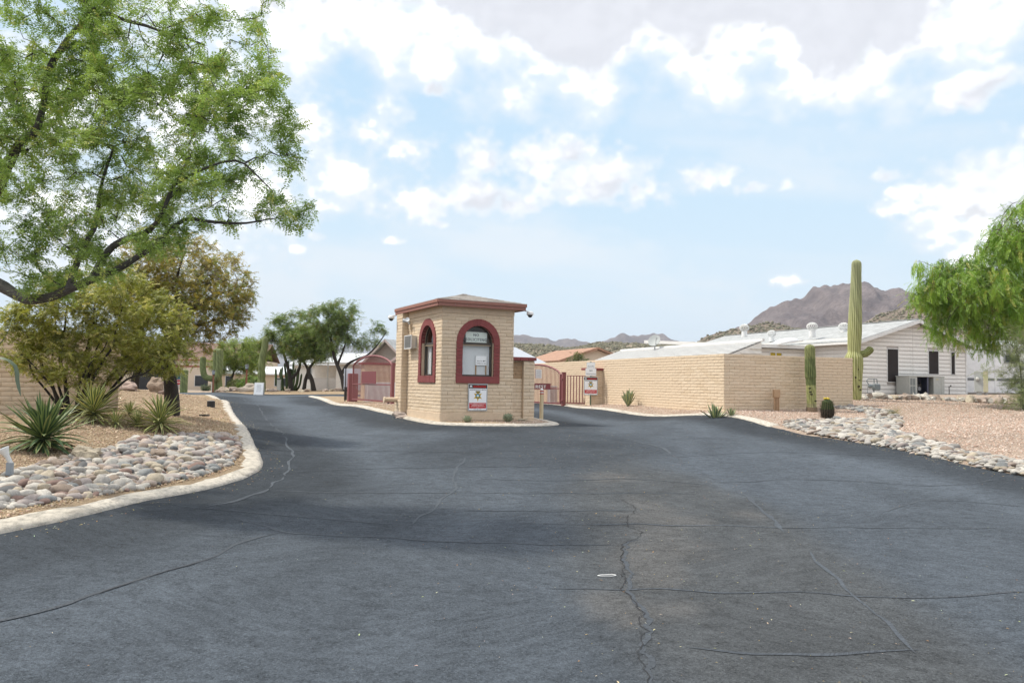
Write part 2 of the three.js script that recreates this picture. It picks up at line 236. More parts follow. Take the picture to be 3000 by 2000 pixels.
const smooth = (pts, n) => { const c = new THREE.CatmullRomCurve3(pts.map(p => V(p[0], 0, p[1])), false, 'centripetal'); return c.getSpacedPoints(n).map(p => [p.x, p.z]); };
const kerbLeft = smooth([[-16, 14], [-10, 5], [-6.6, -1], [-5.0, -5], [-4.5, -7.03], [-4.33, -7.79], [-4.21, -9.19], [-4.04, -10.01], [-3.93, -11.5], [-4.05, -12.85], [-4.41, -13.95], [-4.90, -15.14], [-6.01, -17.88], [-7.21, -21.12], [-8.95, -25.31], [-12.56, -34.21], [-17.05, -44.77], [-19, -50]], 120);
const kerbIsland = smooth([[-12.8, -49.6], [-9.14, -38.21], [-6.82, -32.03], [-5.04, -27.89], [-3.69, -25.45], [-3.2, -24.1], [-2.75, -23.1], [-2.2, -22.05], [-1.5, -21.45], [-0.70, -21.27], [0.13, -21.38], [0.70, -21.7], [1.13, -22.17], [1.40, -22.9], [1.38, -23.7], [1.2, -24.6], [0.9, -25.6], [-0.3, -29], [-2.2, -34.4], [-4, -40], [-6.5, -46], [-9, -49]], 130);
const kerbRight = smooth([[10, -52.5], [0, -49.5], [-1, -46], [0.3, -41.5], [2.38, -36.1], [2.98, -33], [3.91, -29.92], [5.21, -26.9], [6.35, -25.1], [7.0, -23.9], [7.35, -22.4]], 80);
const edgeRight = smooth([[7.35, -22.4], [7.75, -20], [7.95, -17.64], [8.10, -15.93], [8.22, -14.46], [8.5, -12.7], [9.6, -8.5], [11.5, -3], [14, 4], [18, 14]], 50);
const farEdge = [[-24, -56], [-32, -59], [-60, -66], [-92, -70], [-92, -112], [-50, -102], [-37, -90], [-29, -74], [-23.5, -63], [-19.5, -57.8], [-14, -54.8], [-8, -53.8], [0, -54.3], [10, -56.5]];
const outer = [...kerbLeft, ...farEdge, ...kerbRight, ...edgeRight.slice(1)];
function sdPoly(poly, x, z) { let d = 1e9, s = 1; for (let i = 0, j = poly.length - 1; i < poly.length; j = i++) { const ax = poly[i][0], az = poly[i][1], bx = poly[j][0], bz = poly[j][1], ex = bx - ax, ez = bz - az, wx = x - ax, wz = z - az, t = clamp((wx * ex + wz * ez) / (ex * ex + ez * ez), 0, 1), qx = wx - ex * t, qz = wz - ez * t, q = qx * qx + qz * qz; if (q < d) d = q; const c1 = z >= az, c2 = z < bz, c3 = ex * wz > ez * wx; if ((c1 && c2 && c3) || (!c1 && !c2 && !c3)) s = -s; } return s * Math.sqrt(d); }
const sdRoad = (x, z) => { if (z < -115 || z > 16 || x < -95 || x > 22) return 5; return Math.max(sdPoly(outer, x, z), -sdPoly(kerbIsland, x, z)); }; // negative on the asphalt
const steps = (a, b, s) => { const r = []; for (let v = a; v < b - s * 0.3; v += s) r.push(v); return r; };
function sheet(xs, zs, keep, y, color, uvs) {
  const id = new Map(), pos = [], col = [], uv = [], idx = [];
  const val = zs.map(z => xs.map(x => keep(x, z)));
  const get = (i, j) => { const k = j * xs.length + i; if (id.has(k)) return id.get(k); const x = xs[i], z = zs[j], n = pos.length / 3; pos.push(x, y(x, z, val[j][i]), z); col.push(...color(x, z, val[j][i])); uv.push(x * uvs, z * uvs); id.set(k, n); return n; };
  for (let j = 0; j < zs.length - 1; j++) for (let i = 0; i < xs.length - 1; i++) { if (val[j][i] === null && val[j + 1][i] === null && val[j][i + 1] === null && val[j + 1][i + 1] === null) continue; const a = get(i, j), b = get(i + 1, j), c = get(i, j + 1), d = get(i + 1, j + 1); idx.push(a, c, b, b, c, d); }
  const g = new THREE.BufferGeometry(); g.setAttribute('position', new THREE.Float32BufferAttribute(pos, 3)); g.setAttribute('color', new THREE.Float32BufferAttribute(col, 3)); g.setAttribute('uv', new THREE.Float32BufferAttribute(uv, 2)); g.setIndex(idx); g.computeVertexNormals(); return g;
}
const yardSide = (x, z) => sm(-1, 3, x + (z < -20 ? (z + 20) * -0.33 : 0)); // 0 tan gravel west of the road, 1 pink gravel east
const groundY = (x, z, s) => H(x, z) + clamp(s * 0.5 - 0.05, -0.12, 0.05) + (s > 0.3 ? 0.02 * vn3(x * 0.8, 3, z * 0.8) + 0.012 * vn3(x * 2.4, 9, z * 2.4) : 0);
const GY = (x, z) => groundY(x, z, sdRoad(x, z));
{
  const far = [60, 80, 110, 150, 220, 340, 600, 1200, 2600, 6000, 13000, 20000];
  const xs = [...far.map(v => -v).reverse(), ...steps(-55, -24, 1.6), ...steps(-24, 26, 0.3), ...steps(26, 58, 2), ...far.slice(0)];
  const zs = [...far.slice(3).map(v => -v).reverse(), ...steps(-130, -62, 2.5), ...steps(-62, -4, 0.3), ...steps(-4, 16, 0.7), 20, 30, 45, 70, 120, 300, 1200, 6000, 12000];
  const c1 = [0.46, 0.345, 0.23], c2 = [0.51, 0.40, 0.32], c3 = [0.42, 0.33, 0.25];
  const g = sheet(xs, zs, (x, z) => { const s = sdRoad(x, z); return s < -1.2 ? null : s; }, (x, z, s) => groundY(x, z, s ?? -1), (x, z) => {
    const k = yardSide(x, z), d = sm(55, 120, Math.hypot(x, z)), n = 1 + 0.16 * fbm(x * 0.35, 2, z * 0.35, 3) + 0.1 * vn3(x * 1.7, 5, z * 1.7), pale = sm(0.05, 0.4, fbm(x * 0.16 + 4, 1, z * 0.16, 3)) * 0.12;
    return [0, 1, 2].map(i => lerp(lerp(c1[i], c2[i], k), c3[i], d) * n * (1 + pale));
  }, 1);
  structure('ground', g, M([1, 1, 1], { vc: true, tex: 'gravel', rep: 0.55, bump: 'gravel', brep: 1.3, bs: 0.012, rough: 1, spec: 0.3 }));
}
// ---- asphalt
const seamPaths = [];
const road = (() => {
  const xs = [-95, -80, -65, -50, ...steps(-45, -20, 0.8), ...steps(-20, 12.6, 0.16), 14, 16, 18, 22], zs = [...steps(-114, -58, 1.6), ...steps(-58, -30, 0.4), ...steps(-30, -2, 0.16), ...steps(-2, 16, 0.8)];
  const patch = [[1.75, -9.9, 0.5], [1.75, -9.0, 0.55], [1.6, -8.3, 0.5], [1.45, -7.6, 0.45], [1.3, -7.0, 0.45], [1.2, -6.55, 0.3], [1.6, -12.2, 0.5], [0.75, -6.0, 0.25], [0.85, -5.6, 0.22], [1.2, -5.7, 0.2], [2.9, -9.4, 0.25]];
  const g = sheet(xs, zs, (x, z) => { const s = sdRoad(x, z); return s > 0.55 ? null : s; }, (x, z) => H(x, z), (x, z, s) => {
    const e = -(s ?? 0), n = fbm(x * 0.5 + 3, 4, z * 0.22, 4), f = fbm(x * 1.6, 7, z * 1.2, 3), st = fbm(x * 2.2 + z * 0.5, 2, z * 0.22 - x * 0.1, 3);
    const lane = sm(1.2, 2.0, e) * sm(3.4, 2.4, e) * sm(-9, -14, z);
    let v = 0.091 + 0.02 * n + 0.01 * f + 0.016 * st + 0.014 * lane;
    const worn = sm(0.7, 1.9, e + 0.7 * n); v *= lerp(0.58, 1, worn);                               // unworn black sealer along the edges
    const dx = (x - 0.7) / 3.0, dz = (z + 17) / 5.5, tri = sm(1.15, 0.55, Math.hypot(dx, dz) + 0.35 * n); v = lerp(v, 0.058 + 0.016 * f, tri * 0.85); // dark unused nose before the island
    const dx2 = (x - 2.0 - (z + 10) * -0.03) / 1.5, dz2 = (z + 8.5) / 7; const mid = sm(1.1, 0.6, Math.hypot(dx2, dz2) + 0.3 * n); v = lerp(v, 0.074 + 0.02 * f, mid * 0.8);
    const bl = sm(0.1, 0.4, n) * 0.005; let c = [v * 0.835, v * 0.985, v * (1.18 + bl)];
    if (mid > 0.05) c = [c[0] * lerp(1, 1.12, mid), c[1] * lerp(1, 1.03, mid), c[2] * lerp(1, 0.93, mid)];
    let p = 0; for (const q of patch) { const d = Math.hypot((x - q[0]) / q[2], (z - q[1]) / (q[2] * 1.35)); p = Math.max(p, sm(1.15, 0.35, d + 0.55 * f + 0.3 * vn3(x * 5, 1, z * 5))); }
    return [lerp(c[0], 0.115, p * 0.6), lerp(c[1], 0.113, p * 0.6), lerp(c[2], 0.112, p * 0.6)];
  }, 1);
  const m = M([1.5, 1.5, 1.5], { vc: true, tex: 'asphalt', rep: 0.24, bump: 'asphalt', brep: 0.9, bs: 0.01, rough: 0.9, spec: 0.3 });
  return structure('road', g, m);
})();
// sealed cracks: wandering low beads of filler, some with the open crack still beside them
{
  const seams = [[[-3.9, -9.05], [-3.46, -9.01], [-2.64, -8.87], [-1.84, -8.69], [-1.11, -8.56]], [[-3.4, -4.6], [-2.95, -5.3], [-2.72, -6.24], [-2.5, -6.85], [-2.41, -7.5], [-2.26, -7.95]], [[-2.9, -8.5], [-2.26, -7.95], [-1.66, -7.87], [-0.64, -7.82], [0.37, -7.74], [1.1, -7.8]], [[-1.11, -8.56], [-0.87, -10.01], [-0.78, -11.06], [-0.87, -12.38], [-0.84, -14.54]], [[-3.46, -9.01], [-3.33, -10.27], [-3.46, -12.09], [-3.8, -13.67], [-4.5, -16.0], [-5.7, -19.38], [-7.9, -25.2], [-11.4, -34.2], [-15.5, -44]], [[-3.62, -12.61], [-2.8, -13.11], [-1.12, -13.33], [0.61, -13.25]], [[-3.19, -10.69], [-2.28, -10.72], [-0.8, -10.77], [0.27, -10.74], [2.6, -10.9]], [[0.03, -8.74], [0.78, -8.72], [1.35, -8.77], [2.29, -8.74], [3.03, -8.72], [5.5, -8.9]], [[0.3, -6.2], [0.96, -6.21], [1.62, -6.19], [2.41, -6.16], [2.74, -6.08], [4.4, -6.3]], [[1.08, -4.92], [1.48, -4.84], [1.9, -4.87], [2.55, -4.92]], [[1.5, -20], [2.6, -18.4], [3.17, -16.85], [3.1, -13.64], [3.26, -11.48], [3.05, -9.22], [2.82, -7.21], [2.65, -5.77], [2.55, -4.92], [2.47, -4.2]], [[-0.6, -9.5], [0.4, -9.45], [1.5, -9.6]], [[-4.6, -15], [-3, -15.6], [-1, -15.4], [1, -15.8]], [[-5.6, -18], [-4, -19.2], [-2, -18.9]], [[-6.4, -20], [-4.6, -21.6]], [[-7.5, -23], [-5.2, -25]], [[3.2, -12], [4.8, -12.6], [6.6, -12.2], [8, -12.9]], [[3.1, -15], [5.4, -16.2], [7.6, -15.6]], [[3.4, -18.6], [5.2, -19.4], [7.2, -18.7]], [[0, -17.4], [1.6, -17.1], [3.1, -17.4]], [[3.6, -22], [5, -23.4], [6.2, -23.2]], [[4.6, -9.8], [5.9, -10.8], [7.2, -10.2]], [[-0.4, -12], [0.6, -11.8], [1.9, -12.1], [3.1, -11.7]]];
  const r = rng(55), bead = M([0.094, 0.108, 0.126], { tex: 'dots', rep: 3, rough: 0.9, spec: 0.3 }), beadMid = M([0.088, 0.1, 0.117], { tex: 'dots', rep: 3, rough: 0.9, spec: 0.3 }), beadDark = M([0.08, 0.091, 0.106], { tex: 'dots', rep: 3, rough: 0.9, spec: 0.3 }), open = M([0.022, 0.023, 0.026], { rough: 1 });
  const ribbon = (pts, w, lift, seed, ragged, hump = 0) => {
    const pos = [], idx = [], uv = []; const n = pts.length;
    for (let i = 0; i < n; i++) { const a = pts[Math.max(0, i - 1)], b = pts[Math.min(n - 1, i + 1)]; let tx2 = b[0] - a[0], tz = b[1] - a[1]; const L = Math.hypot(tx2, tz); tx2 /= L; tz /= L; const ww = w * (0.35 + 0.5 * Math.max(0, vn3(i * 0.13, seed + 5, 2)) + 0.3 + ragged * (0.5 + 0.5 * vn3(i * 0.6, seed, 0))) * Math.min(1, Math.min(i, n - 1 - i) * 0.3 + 0.15), j = 0.03 * vn3(i * 0.35, seed + 3, 1); const y = H(pts[i][0], pts[i][1]);
      for (const s of [-1, 0, 1]) { pos.push(pts[i][0] - tz * (ww * s + j), y + lift + (s ? 0 : hump), pts[i][1] + tx2 * (ww * s + j)); uv.push(pts[i][0] + s * w, pts[i][1]); } }
    for (let i = 0; i < n - 1; i++) { const a = i * 3; idx.push(a, a + 3, a + 1, a + 1, a + 3, a + 4, a + 1, a + 4, a + 2, a + 2, a + 4, a + 5); }
    const g = new THREE.BufferGeometry(); g.setAttribute('position', new THREE.Float32BufferAttribute(pos, 3)); g.setAttribute('uv', new THREE.Float32BufferAttribute(uv, 2)); g.setIndex(idx); g.computeVertexNormals(); if (g.attributes.normal.getY(0) < 0) { const ix = g.index.array; for (let i = 0; i < ix.length; i += 3) [ix[i], ix[i + 1]] = [ix[i + 1], ix[i]]; g.computeVertexNormals(); } return g;
  };
  seams.forEach((s, k) => { const c = new THREE.CatmullRomCurve3(s.map(p => V(p[0], 0, p[1]))), n = Math.ceil(c.getLength() / 0.1), pts = c.getSpacedPoints(n).map((p, i) => [p.x + 0.035 * vn3(i * 0.21, k, 4), p.z + 0.035 * vn3(i * 0.21, k + 40, 4)]); const big = k === 4 || k === 10, mt = k === 8 || k === 9 || k === 1 ? beadDark : bead; if (!big) part('crack_seal', ribbon(pts, 0.016, 0.0035, k, 0.7, 0.0006), mt, road); else for (let i = 0; i < pts.length - 8;) { const w = 8 + Math.floor(r() * 26); part('crack_seal', ribbon(pts.slice(i, Math.min(pts.length, i + w)), 0.01 + 0.016 * r(), 0.0035, k + i, 1.1, 0.0008), r() < 0.5 ? mt : beadMid, road); i += w + (r() < 0.5 ? -2 : Math.floor(r() * 9)); } if (k === 1) part('crack', ribbon(pts.map(p => [p[0] + 0.02, p[1] + 0.012]).slice(Math.floor(n * 0.3), Math.floor(n * 0.7)), 0.0025, 0.0085, k + 9, 1), open, road); });
  // the one unsealed crack that wanders down the middle
  const main = [[1.85, -10.2], [1.52, -10.32], [1.55, -9.74], [1.31, -8.85], [1.36, -8.29], [1.14, -7.79], [1.06, -7.35], [1.03, -6.85], [0.94, -6.4], [0.9, -5.53], [0.82, -4.84], [0.77, -4.0]];
  const c = new THREE.CatmullRomCurve3(main.map(p => V(p[0], 0, p[1]))), n = 150, pts = c.getSpacedPoints(n).map((p, i) => [p.x + 0.035 * vn3(i * 0.17, 2, 4) + 0.018 * vn3(i * 0.9, 2, 9), p.z + 0.02 * vn3(i * 0.5, 7, 4)]);
  part('crack', ribbon(pts, 0.003, 0.006, 3, 1), open, road);
  part('crack_seal', ribbon(pts.slice(60).map(p => [p[0] + 0.03, p[1]]), 0.015, 0.0025, 13, 0.8), beadDark, road);
}
// ---- kerbs: pale concrete ribbons, cast in lengths
function kerb(name, line, w, side, a0, a1) {
  const g0 = new THREE.Group(); g0.name = name; g0.userData = { kind: 'structure' }; scene.add(g0);
  const c = new THREE.CatmullRomCurve3(line.map(p => V(p[0], 0, p[1]))), L = c.getLength(); let s = a0 * L; const r = rng(name.length * 7 + 1), end = a1 * L; let k = 0;
  while (s < end - 0.3) {
    const len = Math.min(2.6 + r() * 1.2, end - s), n = Math.max(4, Math.ceil(len / 0.3)), jy = 0.012 * (r() - 0.5), jw = 0.03 * (r() - 0.5);
    const P = []; for (let i = 0; i <= n; i++) { const u = clamp((s + (len - 0.02) * i / n) / L, 0, 1), p = c.getPointAt(u), t = c.getTangentAt(u); P.push([p, t]); }
    const prof = [[-0.012, -0.12], [-0.012, 0.012], [0.05, 0.045], [0.11, 0.062], [w * 0.75 + jw, 0.07], [w + jw - 0.02, 0.062], [w + jw, 0.03], [w + jw, -0.15]];
    const pos = [], idx = [], uv = []; const m = prof.length;
    P.forEach(([p, t], i) => prof.forEach(([o, y], q) => { const wob = 0.012 * vn3((s + i) * 1.7, q, k), x = p.x + t.z * side * (o + wob), z = p.z - t.x * side * (o + wob); pos.push(x, H(p.x, p.z) + y + jy + 0.006 * vn3(s * 3 + i, 2, q), z); uv.push((s + len * i / n), o + y); }));
    for (let i = 0; i < n; i++) for (let q = 0; q < m - 1; q++) { const a = i * m + q, b = a + m; if (side > 0) idx.push(a, b, a + 1, a + 1, b, b + 1); else idx.push(a, a + 1, b, a + 1, b + 1, b); }
    for (const i of [0, n]) for (let q = 1; q < m - 1; q++) { const a = i * m; if ((i === 0) === (side > 0)) idx.push(a, a + q, a + q + 1); else idx.push(a, a + q + 1, a + q); }
    const g = new THREE.BufferGeometry(); g.setAttribute('position', new THREE.Float32BufferAttribute(pos, 3)); g.setAttribute('uv', new THREE.Float32BufferAttribute(uv, 2)); g.setIndex(idx); const gg = g.toNonIndexed(); gg.computeVertexNormals();
    part('kerb_length', mergeVertices(g).index ? (g.computeVertexNormals(), g) : gg, r() < 0.5 ? mat.concrete : kerbB, g0); s += len; k++;
  }
  return g0;
}
const kerbB = M([0.555, 0.505, 0.43], { tex: 'dots', rep: 0.45, bump: 'bump', brep: 2, bs: 0.004 });
kerb('kerb_west', kerbLeft, 0.36, 1, 0.02, 0.995);
kerb('kerb_island', kerbIsland, 0.3, 1, 0, 1);
kerb('kerb_east', kerbRight, 0.36, 1, 0.1, 1);
// ---- hills and mountains, built at their distances
function ridge(name, D, ext, crest, o) {
  const nx = o.nx ?? 200, nt = o.nt ?? 48, x0 = crest[0][0], x1 = crest[crest.length - 1][0];
  const top = x => { for (let i = 1; i < crest.length; i++) if (x <= crest[i][0]) { const t = (x - crest[i - 1][0]) / (crest[i][0] - crest[i - 1][0]); return lerp(crest[i - 1][1], crest[i][1], t * t * (3 - 2 * t) * 0.5 + t * 0.5); } return crest[crest.length - 1][1]; };
  const f = o.f, h0 = (u, v) => {
    const x = lerp(x0, x1, u), edge = sm(0, 0.06, u) * sm(1, 0.94, u); const t = v < 0.72 ? v / 0.72 : 1 - (v - 0.72) / 0.28; const z = v < 0.72 ? lerp(-(D - ext), -D, v / 0.72) : -D - (v - 0.72) / 0.28 * ext * 0.5;
    const c = top(x) * edge; const rd = (1 - Math.abs(fbm(x * f, 3, z * f * 0.6, 5)) * 2) * 0.5 + fbm(x * f * 3, 8, z * f * 2, 4) * 0.5;
    const prof = Math.pow(t, o.p ?? 1.25); let y = c * prof + c * (o.amp ?? 0.24) * rd * prof * (1 - prof) * 3 + c * 0.02 * vn3(x * f * 8, 1, z * f * 8) * sm(0, 0.1, t);
    if (o.cliff) { const k = sm(0.62, 0.72, t + 0.1 * vn3(x * f * 2, 5, 0)); y = lerp(y * 0.9, y, k); }
    return [x, Math.max(-3, y - 1.5 * (1 - t)), z];
  };
  const g = quadMesh(nx, nt, h0); const c0 = o.c0, c1 = o.c1, p = g.attributes.position;
  paint(g, (x, y, z, i) => { const n = clamp(0.5 + 0.9 * fbm(x * f * 2.3, y * f * 3, z * f * 2.3, 5), 0, 1), s = 0.85 + 0.3 * (PERM[i % 512] / 255) * (o.sp ?? 0.5); return [0, 1, 2].map(q => lerp(c0[q], c1[q], n) * s); });
  const m = structure(name, g, M([1, 1, 1], { vc: true, rough: 1, tex: 'dots', rep: o.tr ?? 14 })); return { mesh: m, top, h0, x0, x1 };
}
ridge('distant_range', 12000, 4500, [[-9393, 287], [-7836, 470], [-6794, 539], [-5752, 609], [-4705, 579], [-4423, 600], [-4307, 570], [-4134, 562], [-4010, 601], [-3661, 633], [-3136, 574], [-2612, 546], [-2090, 565], [-1565, 469], [-1039, 321]], { f: 0.0012, c0: [0.17, 0.16, 0.16], c1: [0.27, 0.24, 0.225], p: 1.1 });
ridge('mountain_range', 5000, 1400, [[-542, 155], [-392, 244], [-175, 291], [12, 314], [65, 324], [161, 310], [272, 286], [377, 301], [506, 276], [584, 284], [653, 312], [705, 343], [751, 326], [882, 342], [958, 343], [1011, 311], [1076, 292], [1220, 266], [1526, 210]], { f: 0.005, c0: [0.12, 0.10, 0.10], c1: [0.22, 0.185, 0.175] });
ridge('rocky_mountain', 2500, 1000, [[430, 60], [567, 135], [665, 172], [749, 204], [778, 229], [822, 259], [876, 282], [925, 292], [964, 327], [1013, 334], [1062, 344], [1121, 350], [1154, 330], [1184, 319], [1218, 331], [1267, 314], [1353, 306], [1473, 265], [1636, 208], [1852, 135], [2000, 60]], { f: 0.008, c0: [0.10, 0.08, 0.083], c1: [0.23, 0.188, 0.18], cliff: true, nx: 300, nt: 90, amp: 0.3 });
const hillA = ridge('scrub_hill', 700, 330, [[-200, 6], [-76, 20], [-30, 30], [4, 37], [32, 37], [51, 34], [69, 38], [79, 40], [96, 40], [109, 40], [118, 38], [136, 39], [168, 41], [198, 40], [260, 28]], { f: 0.02, c0: [0.22, 0.18, 0.13], c1: [0.36, 0.29, 0.215], amp: 0.16, p: 1.0 });
const hillB = ridge('scrub_ridge', 900, 300, [[150, 10], [192, 38], [224, 61], [247, 68], [269, 74], [291, 78], [315, 74], [341, 70], [373, 70], [403, 79], [424, 91], [456, 99], [487, 104], [550, 99], [609, 88], [706, 62], [800, 20]], { f: 0.016, c0: [0.17, 0.135, 0.105], c1: [0.29, 0.23, 0.18], amp: 0.18 });
{ // scrub that reads as one mass: low desert bushes all over the two near hills
  const r = rng(91), g = mergeVertices(new THREE.IcosahedronGeometry(1, 1)); { const p = g.attributes.position; for (let i = 0; i < p.count; i++) { const k = 0.75 + 0.4 * r(); p.setXYZ(i, p.getX(i) * k, p.getY(i) * k * 0.8, p.getZ(i) * k); } g.computeVertexNormals(); }
  const list = []; for (const [h, n, s] of [[hillA, 10000, 0.95], [hillB, 8000, 1.1]]) for (let i = 0; i < n; i++) { const u = r(), v = 0.25 + 0.46 * Math.sqrt(r()), q = h.h0(u, v); if (q[1] < 2) continue; const k = s * (0.5 + r() * r() * 1.6), t = r(); list.push({ m: mtx(V(q[0], q[1] + 0.2 * k, q[2]), new THREE.Euler(0, r() * 6, 0), k), c: [lerp(0.13, 0.22, t), lerp(0.125, 0.205, t), lerp(0.09, 0.14, t)] }); }
  const o = instanced('desert_scrub', g, M([1, 1, 1], { rough: 1 }), list, scene, 'stuff'); o.userData.label = 'low grey green scrub dotted over the hills'; o.userData.category = 'scrub';
}
scene.fog = new THREE.FogExp2(0xc9d6ea, 0.00006);
// ================================================================ MASONRY
const CH = 0.1016, BL = 0.4064;
const blockVariants = (() => { // slumped adobe-style blocks, one metre long in x, scaled to length; front bulges, edges sag
  const out = [];
  for (let k = 0; k < 7; k++) {
    const nx = 6, ny = 3, pos = [], idx = [], h = CH - 0.007;
    const P = (i, j, back) => { const u = i / nx, v = j / ny, s = vn3(u * 3 + k * 9, k, 2), e = Math.min(1, Math.min(i, nx - i) * 0.75 + 0.25), b = Math.sin(Math.PI * clamp(v * 0.9 + 0.06, 0, 1)); const y = -h / 2 + v * h + (j === 0 || j === ny ? 0.0045 * vn3(u * 4 + k * 7, 6, j + k) : 0); return [(u - 0.5), y, back ? -0.03 : 0.002 + 0.007 * b * e + 0.003 * s * b - (v > 0.9 ? 0.004 : 0) + 0.003 * vn3(u * 9, v * 4, k * 3)]; };
    for (let j = 0; j <= ny; j++) for (let i = 0; i <= nx; i++) pos.push(...P(i, j));
    for (let j = 0; j < ny; j++) for (let i = 0; i < nx; i++) { const a = j * (nx + 1) + i, b = a + nx + 1; idx.push(a, a + 1, b + 1, a, b + 1, b); }
    const rim = []; for (let i = 0; i <= nx; i++) rim.push([i, 0]); for (let j = 1; j <= ny; j++) rim.push([nx, j]); for (let i = nx - 1; i >= 0; i--) rim.push([i, ny]); for (let j = ny - 1; j >= 1; j--) rim.push([0, j]);
    const b0 = pos.length / 3; rim.forEach(([i, j]) => { pos.push(...P(i, j)); pos.push(...P(i, j, true)); });
    for (let q = 0; q < rim.length; q++) { const a = b0 + q * 2, c = b0 + ((q + 1) % rim.length) * 2; idx.push(a, a + 1, c, c, a + 1, c + 1); }
    const g = new THREE.BufferGeometry(); g.setAttribute('position', new THREE.Float32BufferAttribute(pos, 3)); g.setIndex(idx); g.computeVertexNormals();
    const uv = new Float32Array(pos.length / 3 * 2); for (let i = 0; i < pos.length / 3; i++) { uv[i * 2] = pos[i * 3] * BL + k * 0.31; uv[i * 2 + 1] = pos[i * 3 + 1] + k * 0.17; } g.setAttribute('uv', new THREE.BufferAttribute(uv, 2)); out.push(g);
  }
  return out;
})();
class Masonry { // gathers blocks of one thing; the 300 that show largest become parts, the rest one part
  constructor() { this.list = []; }
  face(F, L, y0, n, seed, hole, mats = [mat.tan, mat.tan, mat.tanB, mat.tanC]) {
    const r = rng(seed);
    for (let c = 0; c < n; c++) {
      const y = y0 + c * CH + CH / 2; let x = -(c % 2 ? BL / 2 : 0) - (r() < 0.3 ? 0.06 * r() : 0); const cuts = hole ? hole(y) : null;
      for (; x < L; x += BL) {
        let spans = [[Math.max(0, x), Math.min(L, x + BL)]];
        if (cuts) spans = spans.flatMap(([a, b]) => b <= cuts[0] || a >= cuts[1] ? [[a, b]] : [[a, Math.min(b, cuts[0])], [Math.max(a, cuts[1]), b]]).filter(([a, b]) => b - a > 0.03);
        for (const [a, b] of spans) { if (b - a < 0.04) continue; const m = new THREE.Matrix4().compose(V((a + b) / 2, y, 0.002 * (r() - 0.5)), new THREE.Quaternion().setFromEuler(new THREE.Euler(0, 0, (r() - 0.5) * 0.012)), V(b - a - 0.006 - 0.004 * r(), 1, 1)); this.list.push({ m: F.clone().multiply(m), g: Math.floor(r() * 7), k: mats[Math.floor(r() * mats.length)] }); }
      }
    }
    return this;
  }
  build(parent, max = 300) {
    parent.updateMatrixWorld(); const w = parent.matrixWorld, p = V();
    this.list.forEach(b => { p.setFromMatrixPosition(b.m).applyMatrix4(w); b.d = p.distanceTo(camera.position) / Math.abs(V().setFromMatrixScale(b.m).x) ** 0.5; }); this.list.sort((a, b) => a.d - b.d);
    this.list.slice(0, max).forEach(b => { const o = part('block', blockVariants[b.g], b.k, parent); b.m.decompose(o.position, o.quaternion, o.scale); });
    const rest = this.list.slice(max); if (rest.length) { const o = part('blockwork', merge(rest.map(b => blockVariants[b.g].clone().applyMatrix4(b.m))), mat.tan, parent); o.userData.kind = 'stuff'; }
  }
}
const frame = (x, y, z, ry) => mtx(V(x, y, z), new THREE.Euler(0, ry, 0), 1);
const put = (o, m) => { o.applyMatrix4(m); return o; };

